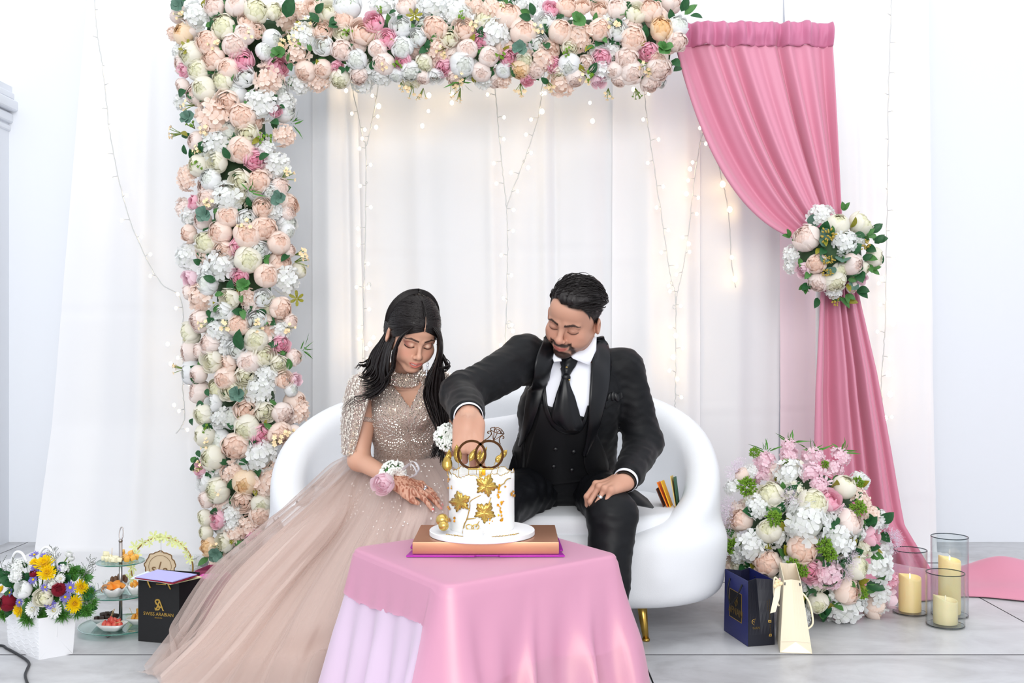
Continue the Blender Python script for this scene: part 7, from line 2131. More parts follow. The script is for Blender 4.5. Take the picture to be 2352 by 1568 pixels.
# finger ring
pts, rs = wh.fing[2]; bm = bmesh.new(); cc = pts[0].lerp(pts[1], .4); ax_ = (pts[1] - pts[0]).normalized()
add_lathe(bm, [(.0080, -.003), (.0092, -.003), (.0092, .003), (.0080, .003), (.0080, -.003)], (0, 0, 0), 24, Matrix.Translation(cc) @ ax_.to_track_quat('Z', 'Y').to_matrix().to_4x4())
add_ball(bm, cc + wh.b * .0098, .0040, 8, 6); bm_obj('ring', bm, wom, M_crys)
# ================================================================== CANDLES IN GLASS, RIGHT
def glass_mat(name, tint, refl=1.0):
    m = bpy.data.materials.new(name); m.use_nodes = True; N = m.node_tree.nodes; L = m.node_tree.links
    N.remove(N['Principled BSDF'])
    tr = N.new('ShaderNodeBsdfTransparent'); tr.inputs[0].default_value = lin(tint)
    gl = N.new('ShaderNodeBsdfGlossy'); gl.inputs['Roughness'].default_value = .03
    lw = N.new('ShaderNodeLayerWeight'); lw.inputs[0].default_value = .5
    pw = N.new('ShaderNodeMath'); pw.operation = 'POWER'; pw.inputs[1].default_value = 4.0; L.new(lw.outputs['Facing'], pw.inputs[0])
    fr_ = N.new('ShaderNodeMath'); fr_.operation = 'MULTIPLY_ADD'; fr_.inputs[1].default_value = .7; fr_.inputs[2].default_value = .035; L.new(pw.outputs[0], fr_.inputs[0])
    mx = N.new('ShaderNodeMixShader'); L.new(fr_.outputs[0], mx.inputs[0]); L.new(tr.outputs[0], mx.inputs[1]); L.new(gl.outputs[0], mx.inputs[2])
    L.new(mx.outputs[0], N['Material Output'].inputs[0]); return m
M_glass = glass_mat('clear_glass', (249, 251, 251))
M_gedge = glass_mat('glass_rim', (150, 160, 164))
M_wax = mat('ivory_wax', (244, 226, 178), rough=.5, sss=.35)
M_waxl = mat('lit_ivory_wax', (250, 224, 168), rough=.5, sss=.4, emit=(255, 196, 110), emit_s=.16)
M_flame = mat('led_flame', (255, 240, 200), emit=(255, 226, 160), emit_s=3.0)
cr_ = random.Random(3)
def candle_glass(label_g, label_c, x, y, R, H, cr, ch, slope, lit, ang):
    g = thing('glass_cylinder', label_g, 'glass vase', (x, y, 0), 'glass candle cylinders')
    bm = bmesh.new(); add_lathe(bm, [(R, .004), (R, H), (R - .0028, H), (R - .0028, .008), (0, .008)], (x, y, 0), 56); add_lathe(bm, [(0, .0), (R * .97, .0), (R, .004)], (x, y, 0), 56)
    bm_obj('body', bm, g, M_glass, split=50)
    for z, rr in ((H, R - .0014), (.0045, R - .002)):
        bm = bmesh.new(); add_tube(bm, [(x + rr * math.cos(t), y + rr * math.sin(t), z) for t in [i * PI / 28 for i in range(56)]], .0017, 6, closed=True); bm_obj('rim', bm, g, M_gedge)
    c = thing('led_candle', label_c, 'candle', (x, y, .0085), 'ivory LED candles in glass')
    n = 48; V, Fc = [], []
    zt = lambda a: .0085 + ch + slope * math.cos(a - ang) + .003 * math.sin(2 * a + 1)
    prof = [(0, 0), (.97, 0), (1, .02), (1, .5), (1, .96), (.985, 1.0), (.94, 1.005), (.90, .985), (.80, None), (.45, None), (.0, None)]
    for k, (s_, f_) in enumerate(prof):
        for i in range(n):
            a = 2 * PI * i / n; top = zt(a)
            z = .0085 + (top - .0085) * f_ if f_ is not None else .0085 + ch + slope * s_ * .9 * math.cos(a - ang) - .010
            V.append((x + cr * s_ * math.cos(a), y + cr * s_ * math.sin(a), z))
    for k in range(len(prof) - 1):
        for i in range(n): Fc.append((k * n + i, k * n + (i + 1) % n, (k + 1) * n + (i + 1) % n, (k + 1) * n + i))
    pyd('wax', V, Fc, c, M_waxl if lit else M_wax)
    bm = bmesh.new(); zf = .0085 + ch - .010; add_ball(bm, (x, y, zf + .010), (.0026, .0014, .0105), 10, 8); bm_obj('flame', bm, c, M_flame if lit else mat('unlit_flame', (250, 240, 214), rough=.4))
candle_glass('medium glass cylinder on the left of the three beside the pink drape', 'lit ivory candle with a warm glow in the left glass', 1.348, 3.54, .056, .215, .0365, .117, .006, True, 2.6)
candle_glass('tallest glass cylinder, rear right of the three on the floor', 'tall lit ivory candle in the tallest glass', 1.470, 3.51, .060, .265, .0355, .183, .009, True, 2.8)
candle_glass('shortest glass cylinder, at the front of the three', 'short unlit ivory candle in the shortest, front glass', 1.404, 3.385, .060, .172, .0375, .080, .009, False, 2.9)

# ================================================================== GIFT BAGS
def paper_bag(name, label, P0, dx, dy, h, m_front, m_side, gus, lean=0.0, top_in=.012, cat='gift bag', rim=None):
    """P0: front left corner on the floor; dx, dy: floor vectors along the two seen faces. Open bag, its dy-side faces folded inward."""
    root = thing(name, label, cat, (P0.x, P0.y, 0))
    P0 = Vector((P0.x, P0.y, .001)); up = Vector((0, 0, h))
    c = [P0, P0 + dx, P0 + dx + dy, P0 + dy]
    mid = (c[0] + c[2]) / 2
    t = [p + up + (mid - p).normalized() * top_in for p in c]
    return root, c, t
def wall(name, quad, root, m, t=.0016, mid=None):
    """paper panel with a fold down the middle: mid pushes the fold"""
    a, b, c, d = [Vector(p) for p in quad]   # bottom left, bottom right, top right, top left
    V, Fc = [], []; nu, nv = 8, 6
    for j in range(nv + 1):
        for i in range(nu + 1):
            u, v = i / nu, j / nv
            p = (a * (1 - u) + b * u) * (1 - v) + (d * (1 - u) + c * u) * v
            if mid is not None: p = p + mid * (1 - abs(2 * u - 1)) * max(0, v - .16) / .84
            V.append(p)
    for j in range(nv):
        for i in range(nu): k = j * (nu + 1) + i; Fc.append((k, k + 1, k + nu + 2, k + nu + 1))
    o = pyd(name, V, Fc, root, m, smooth=False); add_solid(o, t); return o
def on_quad(quad, u, v, off):
    a, b, c, d = [Vector(p) for p in quad]
    n_ = (b - a).cross(d - a).normalized()
    if n_.y > 0: n_ = -n_
    return (a * (1 - u) + b * u) * (1 - v) + (d * (1 - u) + c * u) * v + n_ * off
def decal(name, quad, u0, u1, v0, v1, off, parent, m):
    V = [on_quad(quad, u, v, off) for u, v in ((u0, v0), (u1, v0), (u1, v1), (u0, v1))]
    o = pyd(name, V, [(0, 1, 2, 3)], parent, m, smooth=False); add_solid(o, .0004); return o
def letters(txt, quad, u, v, size, off, parent, m, rot=0.0):
    a, b, c, d = [Vector(p) for p in quad]
    ex = (b - a).normalized(); n_ = ex.cross((d - a)).normalized(); 
    if n_.y > 0: n_ = -n_
    ey = n_.cross(ex); 
    if ey.z < 0: ey = -ey
    M_ = Matrix((ex, ey, n_)).transposed() @ Matrix.Rotation(rot, 3, 'Z')
    me = font_mesh(txt, size, .0004)
    me.transform(Matrix.Translation(on_quad(quad, u, v, off)) @ M_.to_4x4()); me.materials.append(m)
    return link_mesh('lettering', me, parent, m, smooth=False)
def rope(name, pts, parent, m, r=.0022):
    bm = bmesh.new(); add_tube(bm, smooth_path(pts, 8), r, 6); return bm_obj(name, bm, parent, m)
M_navy = mat('navy_gloss_card', (36, 42, 104), rough=.4)
M_navyk = mat('near_black_card', (26, 28, 40), rough=.45)
M_label = mat('black_label', (14, 14, 20), rough=.5)
M_goldprint = mat('gold_print', (206, 168, 84), rough=.35, metal=.7)
M_goldprint_d = mat('dark_gold_print', (120, 98, 52), rough=.45, metal=.5)
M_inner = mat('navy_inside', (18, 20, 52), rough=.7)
# navy bag
Pn = floor_at(1718, 1485); dxn = Vector((.085, .020, 0)); dyn = Vector((-.036, .176, 0)); hn = .196
nb, c, t = paper_bag('gift_bag', 'navy gift bag with a gold framed black label, left of the cream bag', Pn, dxn, dyn, hn, None, None, None, top_in=.004)
inw = Vector((-dxn.y, dxn.x, 0)).normalized() * .030
Q_left = (c[3], c[0], t[0], t[3]); Q_front = (c[0], c[1], t[1], t[0])
wall('side_panel', Q_left, nb, M_navy); wall('side_panel', (c[1], c[2], t[2], t[1]), nb, M_navy)
wall('gusset', Q_front, nb, M_navyk, mid=inw); wall('gusset', (c[2], c[3], t[3], t[2]), nb, M_inner, mid=-inw)
bm = bmesh.new(); vs = [bm.verts.new(p + Vector((0, 0, .001))) for p in c]; bm.faces.new(vs); o = bm_obj('base', bm, nb, M_navyk); add_solid(o, .0015)
decal('label', Q_left, .24, .76, .30, .74, .0012, nb, M_label)
for (u0, u1, v0, v1) in ((.235, .765, .735, .745), (.235, .765, .295, .305), (.235, .25, .30, .74), (.75, .765, .30, .74)): decal('label_frame', Q_left, u0, u1, v0, v1, .0018, nb, M_goldprint)
letters('AFNAN', Q_left, .5, .42, .032, .0020, nb, M_goldprint_d)
# leaf emblem
def emblem(quad, u, v, s, parent, m):
    pts = [(0, -1), (.55, -.45), (.72, .2), (.45, .75), (.9, 1.05), (-.2, .95), (-.65, .5), (-.6, -.3)]
    bm = bmesh.new(); path = [on_quad(quad, u + a * s[0], v + b * s[1], .0020) for a, b in pts]
    add_tube(bm, path, .0009, 5, closed=True); add_tube(bm, [on_quad(quad, u + a * s[0], v + b * s[1], .0020) for a, b in ((0, -.9), (.05, .1), (.3, .6))], .0008, 5)
    add_tube(bm, [on_quad(quad, u + a * s[0], v + b * s[1], .0020) for a, b in ((-.35, .35), (.05, -.05), (.4, .1))], .0008, 5)
    bm_obj('emblem', bm, parent, m)
emblem(Q_left, .52, .58, (.085, .075), nb, M_goldprint_d)
Q_g1 = (c[0], c[0] + dxn * .5 + inw * .0, (t[0] + t[1]) / 2 + inw, t[0]); Q_g2 = (c[0] + dxn * .5, c[1], t[1], (t[0] + t[1]) / 2 + inw)
emblem(Q_g1, .5, .36, (.26, .045), nb, M_goldprint); letters('AFNAN', Q_g1, .52, .27, .011, .003, nb, M_goldprint_d)
for v_ in (.15, .36):
    decal('icon', Q_g2, .58, .78, v_ - .019, v_ + .019, .0024, nb, M_goldprint); decal('icon_mark', Q_g2, .64, .72, v_ - .008, v_ + .008, .0030, nb, M_navyk)
bm = bmesh.new()
for v0, v1, u_ in ((.185, .32, .70), (.40, .49, .70), (.5, .70, .70), (.53, .68, .56)):
    k = 0; v_ = v0
    while v_ < v1:
        a_ = on_quad(Q_g2, u_ - .03, v_, .0026); b_ = on_quad(Q_g2, u_ + .03 - .02 * (k % 3), v_, .0026); add_tube(bm, [a_, b_], .0005, 4); v_ += .0085; k += 1
bm_obj('small_print', bm, nb, M_goldprint_d)
for (pa, pb, drop) in ((on_quad(Q_left, .25, .90, .002), on_quad(Q_left, .78, .90, .002), .07), (on_quad((c[1], c[2], t[2], t[1]), .25, .9, .002), on_quad((c[1], c[2], t[2], t[1]), .75, .9, .002), -.015)):
    o_ = Vector((-.012, -.004, 0)) if drop > 0 else Vector((.012, 0, 0))
    rope('rope_handle', [pa, pa.lerp(pb, .12) + o_ - Vector((0, 0, drop * .5)), pa.lerp(pb, .5) + o_ * 1.4 - Vector((0, 0, drop)), pa.lerp(pb, .88) + o_ - Vector((0, 0, drop * .5)), pb], nb, M_label, .0026)
# cream bag
M_cream = mat('cream_card', (240, 230, 204), rough=.6); M_cream2 = mat('cream_inside', (236, 222, 204), rough=.7)
Pc_ = floor_at(1792, 1499); dxc = Vector((.0905, -.012, 0)); dyc = Vector((.030, .165, 0)); hc = .212
cb, c, t = paper_bag('gift_bag', 'tall cream gift bag with a paper tag, between navy bag and flowers', Pc_, dxc, dyc, hc, None, None, None, top_in=.0)
t = [p + (Vector((.014, .01, 0)) if i in (0, 3) else Vector((-.030, .012, 0))) for i, p in enumerate(t)]
t[2] = t[2] + Vector((0, 0, .018)); t[3] = t[3] + Vector((0, 0, .018))
inw = Vector((-dxc.y, dxc.x, 0)).normalized() * .014
QF = (c[0], c[1], t[1], t[0])
wall('gusset', QF, cb, M_cream, mid=inw); wall('gusset', (c[2], c[3], t[3], t[2]), cb, M_cream2, mid=-inw)
wall('side_panel', (c[3], c[0], t[0], t[3]), cb, M_cream); wall('side_panel', (c[1], c[2], t[2], t[1]), cb, M_cream)
bm = bmesh.new(); a_, b_ = on_quad(QF, .02, .01, .0012), on_quad(QF, .98, .01, .0012); m_ = on_quad(QF, .5, .155, .0012); f_ = bm.faces.new([bm.verts.new(p) for p in (a_, b_, m_)]); o = bm_obj('bottom_fold', bm, cb, mat('white_card_fold', (248, 246, 240), rough=.6), smooth=False); add_solid(o, .0012)
bm = bmesh.new(); add_tube(bm, [on_quad(QF, .02, .15, .0012), on_quad(QF, .5, .165, .0012), on_quad(QF, .98, .15, .0012)], .0006, 4); bm_obj('crease', bm, cb, M_cream2)
for u_, v_ in ((.06, .95), (.92, .95)): decal('slot', QF, u_ - .03, u_ + .03, v_ - .02, v_ + .02, .0014, cb, M_navyk)
rope('ribbon_handle', [t[0] + Vector((0, .03, -.02)), t[0] + Vector((-.02, .03, .0)), t[0] + Vector((-.024, .02, -.05)), t[0] + Vector((-.012, .01, -.08))], cb, M_cream, .003)
rope('ribbon_handle', [t[1] + Vector((0, .05, -.03)), t[1] + Vector((.035, .04, -.07)), t[1] + Vector((.045, .03, -.13)), t[1] + Vector((.03, .03, -.15))], cb, M_cream, .003)
tg = [P(1783, 1336, 3.10), P(1794, 1340, 3.10), P(1790, 1375, 3.085), P(1781, 1405, 3.07), P(1769, 1408, 3.06), P(1776, 1375, 3.08)]
bm = bmesh.new(); bm.faces.new([bm.verts.new(p) for p in tg]); o = bm_obj('paper_tag', bm, cb, M_cream, smooth=False); add_solid(o, .001)
bm = bmesh.new()
for k in range(7): add_ball(bm, P(1786 + cr_.uniform(-6, 8), 1340 + cr_.uniform(-8, 8), 3.09), (.006, .004, .006), 8, 6)
bm_obj('dried_posy', bm, cb, M_cream_sprig)
bm = bmesh.new(); add_ball(bm, P(1791, 1329, 3.085), .003, 8, 6); bm_obj('bead', bm, cb, FM['k'])
# black bag with the perfumer's lettering
M_black = mat('black_textured_card', (22, 22, 25), rough=.6, bump=.2, bump_scale=900)
Pb_ = floor_at(318, 1472); dxb = Vector((.137, -.037, 0)); dyb = Vector((.030, .105, 0)); hb = .196
kb, c, t = paper_bag('gift_bag', 'black gift bag with gold lettering, left of the gown', Pb_, dxb, dyb, hb, None, None, None, top_in=.0)
QB = (c[0], c[1], t[1], t[0])
wall('front_panel', QB, kb, M_black); wall('side_panel', (c[1], c[2], t[2], t[1]), kb, M_black); wall('side_panel', (c[3], c[0], t[0], t[3]), kb, M_black); wall('back_panel', (c[2], c[3], t[3], t[2]), kb, M_black)
letters('SWISS ARABIAN', QB, .50, .44, .0148, .0014, kb, M_goldprint); letters('SINCE 1974', QB, .50, .385, .0052, .0014, kb, M_goldprint)
letters('S', QB, .475, .58, .050, .0014, kb, M_goldprint); letters('A', QB, .53, .57, .046, .0018, kb, M_goldprint)
decal('slot', QB, .44, .68, .905, .918, .0012, kb, M_goldprint)
for u_ in (.27, .76):
    p_ = on_quad(QB, u_, .93, .004); rope('rope_handle', [p_ + Vector((-.004, 0, .014)), p_ + Vector((0, -.003, .0)), p_ + Vector((.006, 0, -.016))], kb, M_goldprint, .0026)
# envelopes lying on top of the black bag, the magenta bag behind it
zt_ = hb + .003
def flat(px, py, z):
    Y = (CAM_H - z) * F_PX / (py - 784.0); return P(px, py, Y)
M_lil = mat('lilac_envelope', (186, 184, 240), rough=.55); M_red = mat('crimson_card', (150, 22, 54), rough=.5); M_yel = mat('pale_yellow_card', (240, 236, 186), rough=.55); M_mag = mat('magenta_card', (222, 82, 178), rough=.5); M_min = mat('mint_white_card', (226, 238, 240), rough=.55)
card('envelope', 'pale yellow envelope lying under the others on the black gift bag', [flat(392, 1343, zt_), flat(464, 1326, zt_), flat(425, 1318, zt_), flat(350, 1333, zt_)], M_yel)
card('envelope', 'white mint envelope sticking out left on the black gift bag', [flat(300, 1329, zt_ + .004), flat(372, 1338, zt_ + .004), flat(400, 1326, zt_ + .004), flat(338, 1313, zt_ + .004)], M_min)
card('envelope', 'crimson card just under the lilac one on the black gift bag', [flat(309, 1328, zt_ + .008), flat(398, 1341, zt_ + .008), flat(456, 1322, zt_ + .008), flat(364, 1311, zt_ + .008)], M_red)
card('envelope', 'lilac envelope lying topmost on the black gift bag', [flat(312, 1326, zt_ + .012), flat(397, 1337, zt_ + .012), flat(452, 1320, zt_ + .012), flat(362, 1309, zt_ + .012)], M_lil)
Pm = floor_at(448, 1448); M_mar = mat('plum_card', (150, 62, 96), rough=.5)
mb, c, t = paper_bag('gift_bag', 'plum pink gift bag behind the black bag, half under tulle', Pm, Vector((.115, .0, 0)), Vector((.02, .09, 0)), .19, None, None, None, top_in=.0)
for k in range(4): wall(('front_panel', 'side_panel', 'back_panel', 'side_panel')[k], (c[k], c[(k + 1) % 4], t[(k + 1) % 4], t[k]), mb, M_mar)
card('envelope', 'magenta envelope lying across the plum bag behind the black one', [flat(452, 1327, .195), flat(492, 1332, .195), flat(508, 1319, .195), flat(466, 1319, .195)], M_mag)

# ================================================================== TIERED GLASS STAND WITH SNACKS
TX, TYd = X(277, 3.33), 3.33
M_plate = glass_mat('pale_green_glass', (222, 238, 234)); M_pedge = mat('green_glass_edge', (64, 146, 130), rough=.1, trans=.5)
M_steel = mat('brushed_steel', (176, 170, 168), rough=.28, metal=1)
M_china = mat('white_china', (243, 243, 243), rough=.2, coat=.4)
st = thing('tiered_stand', 'three tier round glass stand with a steel pole and ring handle', 'cake stand', (TX, TYd, 0))
ZL = (.022, .121, .222); RL = (.126, .094, .073)
for z, r_ in zip(ZL, RL):
    bm = bmesh.new(); add_lathe(bm, [(0, z - .005), (r_ - .001, z - .005), (r_ - .001, z), (0, z)], (TX, TYd, 0), 64); pl = bm_obj('plate', bm, st, M_plate, split=40)
    bm = bmesh.new(); add_tube(bm, [(TX + r_ * math.cos(a), TYd + r_ * math.sin(a), z - .0025) for a in [i * PI / 36 for i in range(72)]], .0024, 6, closed=True); bm_obj('plate_edge', bm, pl, M_pedge)
bm = bmesh.new(); add_tube(bm, [(TX, TYd, .003), (TX, TYd, .283)], .0056, 14); add_lathe(bm, [(0, .283), (.0066, .283), (.0066, .287), (.004, .291), (0, .292)], (TX, TYd, 0), 20)
for z in ZL: add_lathe(bm, [(.0056, z), (.011, z + .001), (.010, z + .004), (.0056, z + .006)], (TX, TYd, 0), 20)
bm_obj('pole', bm, st, M_steel)
bm = bmesh.new(); add_tube(bm, [(TX + .0062 * math.cos(a) + .002, TYd + .004 * math.sin(a), .308 + .020 * math.sin(a)) for a in [i * PI / 14 for i in range(28)]], .0018, 8, closed=True); bm_obj('ring_handle', bm, st, M_steel)
for k in range(3):
    a = k * 2.1 + .4; bm = bmesh.new(); add_ball(bm, (TX + .08 * math.cos(a), TYd + .08 * math.sin(a), .0085), (.010, .010, .0085), 12, 8); bm_obj('foot', bm, st, M_steel)
def bowl(label, x, y, z, rx, ry, h, rot=0, lobes=0, square=False):
    t_ = thing('snack_dish', label, 'dish', (x, y, z), 'white china snack dishes on the glass stand')
    n = 56; V, Fc = [], []
    prof = [(.0, .0), (.50, .0), (.56, .004), (.82, .55), (1.0, 1.0), (.94, 1.0), (.76, .5), (.5, .16), (0, .14)]
    for s_, f_ in prof:
        for i in range(n):
            a = 2 * PI * i / n; k = 1.0
            if lobes: k = 1 + .07 * math.cos(lobes * a) * s_
            if square: k = 1 / (abs(math.cos(a)) ** 5 + abs(math.sin(a)) ** 5) ** (1 / 5)
            zz = f_ if f_ > .02 else 0
            X_, Y_ = rx * s_ * k * math.cos(a), ry * s_ * k * math.sin(a)
            hz = h * (zz if f_ not in (.004,) else .06) + (.004 * math.cos(lobes * a) * (f_ == 1.0) if lobes else 0)
            V.append((x + X_ * math.cos(rot) - Y_ * math.sin(rot), y + X_ * math.sin(rot) + Y_ * math.cos(rot), z + hz))
    for k in range(len(prof) - 1):
        for i in range(n): Fc.append((k * n + i, k * n + (i + 1) % n, (k + 1) * n + (i + 1) % n, (k + 1) * n + i))
    pyd('bowl', V, Fc, t_, M_china); return t_
M_choc = mat('dark_chocolate', (72, 50, 42), rough=.5, noise_amt=.3); M_straw = mat('strawberry', (200, 44, 46), rough=.3, rgb2=(236, 120, 100), noise_scale=60); M_apr = mat('dried_apricot', (240, 140, 40), rough=.45, rgb2=(246, 164, 70), noise_scale=40)
M_date = mat('brown_date', (124, 86, 62), rough=.5); M_chees = mat('orange_cheese', (246, 186, 84), rough=.5); M_melon = mat('pale_melon', (240, 234, 200), rough=.5); M_man = mat('candied_orange', (234, 164, 66), rough=.35); M_stick = mat('toothpick_wood', (226, 190, 140), rough=.6)
def food(name, label, cat, pts, m, shape, group, sc=1.0):
    """several pieces, each a thing, told apart by their order from the left"""
    order = sorted(range(len(pts)), key=lambda k: pts[k][0])
    words_ = ('leftmost', 'second from the left', 'third from the left', 'fourth from the left', 'fifth from the left', 'sixth from the left', 'seventh from the left', 'eighth from the left', 'ninth from the left')
    for i, p in enumerate(pts):
        bm = bmesh.new(); R_ = Euler((cr_.uniform(-.5, .5), cr_.uniform(-.5, .5), cr_.uniform(0, 6))).to_matrix()
        if shape == 'cube': add_box(bm, (0, 0, 0), (.017 * sc, .015 * sc, .014 * sc), None, .0025, 2)
        elif shape == 'berry':
            add_ball(bm, (0, 0, 0), (.008 * sc, .008 * sc, .011 * sc), 12, 8)
            for v_ in bm.verts: k_ = 1 - .35 * max(0, v_.co.z / .011); v_.co.x *= k_; v_.co.y *= k_
        elif shape == 'disc':
            add_ball(bm, (0, 0, 0), (.0165 * sc, .015 * sc, .006 * sc), 16, 8)
            for v_ in bm.verts: v_.co.z += .005 * math.cos(v_.co.x * 190) - 12 * (v_.co.x ** 2)
        elif shape == 'bean': add_ball(bm, (0, 0, 0), (.006 * sc, .005 * sc, .011 * sc), 10, 7)
        bmesh.ops.transform(bm, matrix=Matrix.Translation(p) @ R_.to_4x4(), verts=bm.verts)
        o = bm_obj(name, bm, None, m, split=50); tag(o, label[0] + ', ' + ('rightmost' if order.index(i) == len(pts) - 1 else words_[order.index(i)]) + ' ' + label[1], cat, group)
def picks(pts, group='toothpicks on the glass stand'):
    for a, b, lb in pts:
        bm = bmesh.new(); add_tube(bm, [a, b], .0009, 5); o = bm_obj('toothpick', bm, None, M_stick); tag(o, lb, 'toothpick', group)
z0 = ZL[0] + .0005; z1 = ZL[1] + .0005; z2 = ZL[2] + .0005
sx, sy = X(258, 3.25), 3.25
bowl('white rectangular dish of strawberries at the front of the bottom plate', sx, sy, z0, .043, .033, .022, -.1, square=True)
food('strawberry', ('cut red strawberry', 'in the front dish'), 'strawberry', [(sx + a, sy + b, z0 + .020 + dz) for a, b, dz in ((-.024, 0, 0), (-.008, -.010, 0), (.009, -.008, 0), (.024, -.002, 0), (-.012, .010, .004), (.006, .008, .008), (-.002, .0, .012), (.016, .010, .004))], M_straw, 'berry', 'strawberries in the white dish', 1.1)
hx, hy = X(246, 3.33), 3.325
bowl('white rectangular dish of chocolate pieces behind the strawberries', hx, hy, z0, .044, .033, .022, .15, square=True)
food('chocolate_piece', ('dark chocolate chunk', 'in the dish behind the strawberries'), 'chocolate', [(hx + a, hy + b, z0 + .018 + dz) for a, b, dz in ((-.026, -.008, 0), (-.010, -.010, .001), (.006, -.008, .002), (.020, -.004, .002), (-.016, .008, .006), (.0, .006, .010), (.014, .008, .010), (.026, .006, .006))], M_choc, 'cube', 'chocolate chunks in the white dish')
ox, oy = X(322, 3.325), 3.325
bowl('white dish of orange fruit pieces at the right of the bottom plate', ox, oy, z0, .040, .032, .022, 0, square=True)
food('candied_fruit', ('orange candied fruit piece', 'in the right dish of the bottom plate'), 'candied fruit', [(ox + a, oy + b, z0 + .020 + dz) for a, b, dz in ((-.020, -.006, 0), (-.004, -.010, 0), (.012, -.006, 0), (-.012, .006, .006), (.004, .006, .010), (-.004, 0, .016))], M_man, 'bean', 'orange fruit pieces in the right dish', 1.35)
ax_, ay_ = X(262, 3.28), 3.275
bowl('scalloped white bowl of dried apricots at the front of the middle plate', ax_, ay_, z1, .037, .032, .028, .2, lobes=6)
food('dried_apricot', ('orange dried apricot', 'in the scalloped bowl'), 'dried apricot', [(ax_ + a, ay_ + b, z1 + .028 + dz) for a, b, dz in ((-.022, -.004, .0), (-.004, -.010, .003), (.014, -.006, .004), (-.012, .008, .006), (.006, .006, .009), (.020, .006, .004))], M_apr, 'disc', 'dried apricots in the scalloped bowl')
dx_, dy_ = X(272, 3.37), 3.375
bowl('white bowl of brown dates at the back of the middle plate', dx_, dy_, z1, .036, .028, .026, 0, lobes=6)
food('date', ('brown date', 'in the rear bowl of the middle plate'), 'date', [(dx_ + a, dy_ + b, z1 + .028 + dz) for a, b, dz in ((-.022, 0, 0), (-.008, -.006, .003), (.008, -.004, .004), (.022, 0, .0), (-.002, .006, .008), (.014, .006, .006))], M_date, 'bean', 'dates in the rear bowl', 1.2)
nx_, ny_ = X(314, 3.31), 3.305
bowl('white bowl of orange snacks at the right of the middle plate', nx_, ny_, z1, .030, .027, .028, 0, lobes=6)
food('snack_piece', ('small orange brown snack', 'in the right bowl of the middle plate'), 'snack', [(nx_ + a, ny_ + b, z1 + .029 + dz) for a, b, dz in ((-.014, 0, 0), (.0, -.008, 0), (.013, -.002, 0), (-.004, .006, .006), (.008, .006, .006))], M_man, 'bean', 'orange snacks in the right bowl', 1.0)
food('melon_cube', ('pale cream melon cube', 'of those on the top plate'), 'melon', [(TX + a, TYd + b, z2 + .0085 + dz) for a, b, dz in ((-.052, -.004, 0), (-.036, -.020, 0), (-.020, -.028, 0), (-.030, .006, 0), (-.012, -.010, 0), (-.044, .014, .0), (-.046, -.002, .014), (.008, -.030, 0), (-.004, -.040, 0))], M_melon, 'cube', 'pale melon cubes on the top plate')
food('cheese_cube', ('orange cheese cube', 'of those on the top plate'), 'cheese', [(TX + a, TYd + b, z2 + .0085 + dz) for a, b, dz in ((.028, -.024, 0), (.040, -.006, 0), (.022, .006, 0), (.006, .016, 0), (.030, .006, .014), (-.002, .02, .013), (.044, .014, 0))], M_chees, 'cube', 'orange cheese cubes on the top plate')
picks([(Vector((TX + .0, TYd - .02, z2 + .010)), Vector((TX + .040, TYd - .04, z2 + .034)), 'toothpick leaning right on the top plate'), (Vector((TX + .004, TYd - .03, z2 + .006)), Vector((TX + .046, TYd - .03, z2 + .032)), 'second toothpick leaning right on the top plate, lower one'),
       (Vector((TX - .028, TYd, z2 + .012)), Vector((TX - .027, TYd, z2 + .040)), 'toothpick standing upright in the melon on the top plate'),
       (Vector((sx - .01, sy, z0 + .03)), Vector((sx + .004, sy + .0, z0 + .065)), 'toothpick standing in the strawberries'), (Vector((sx, sy, z0 + .03)), Vector((sx + .030, sy - .01, z0 + .014)), 'toothpick leaning right across the strawberries'), (Vector((sx + .002, sy - .01, z0 + .022)), Vector((sx + .044, sy - .02, z0 + .034)), 'toothpick pointing out right of the strawberry dish'), (Vector((hx + .02, hy - .01, z0 + .022)), Vector((hx + .034, hy - .02, z0 + .052)), 'toothpick leaning between chocolate and strawberries'),
       (Vector((ox - .02, oy, z0 + .02)), Vector((ox - .034, oy, z0 + .05)), 'toothpick at the dish of orange fruit'), (Vector((X(296, 3.24), 3.24, z0 + .001)), Vector((X(312, 3.24), 3.235, z0 + .001)), 'toothpick lying flat on the bottom plate')])

# ================================================================== HOOP SIGN
HYd = 3.72; HC = Vector((X(372, HYd), HYd, .114)); HRr = .110
M_goldw = mat('gold_wire', (196, 160, 96), rough=.35, metal=.9); M_woodl = mat('pale_wood_slice', (222, 200, 168), rough=.6, noise_amt=.08, noise_scale=14); M_bark = mat('bark', (128, 96, 62), rough=.8); M_ygreen = mat('yellow_green_petal', (236, 242, 176), rough=.6, transl=.3)
hs = thing('hoop_sign', 'gold hoop with yellow green blossoms and a hanging wood slice lettered s/a', 'sign', HC - Vector((0, 0, HRr)))
bm = bmesh.new(); add_tube(bm, [HC + Vector((HRr * math.cos(a), 0, HRr * math.sin(a))) for a in [i * PI / 36 for i in range(72)]], .0032, 8, closed=True)
add_box(bm, (HC.x, HYd, .004), (.11, .05, .008), None, .002); bm_obj('hoop', bm, hs, M_goldw)
sc_ = Vector((X(369, HYd), HYd - .006, CAM_H - (1300 - 784) / F_PX * HYd)); n = 72
ol = [((.054 + .0022 * math.sin(9 * a) + .0014 * math.sin(17 * a + 1)) * math.cos(a), (.054 + .0022 * math.sin(9 * a) + .0014 * math.sin(17 * a + 1)) * math.sin(a)) for a in [2 * PI * i / n for i in range(n)]]
bm = bmesh.new(); add_prism(bm, ol, .006, Matrix.Translation(sc_)); bmesh.ops.recalc_face_normals(bm, faces=bm.faces); ws = bm_obj('wood_slice', bm, hs, M_woodl, smooth=False)
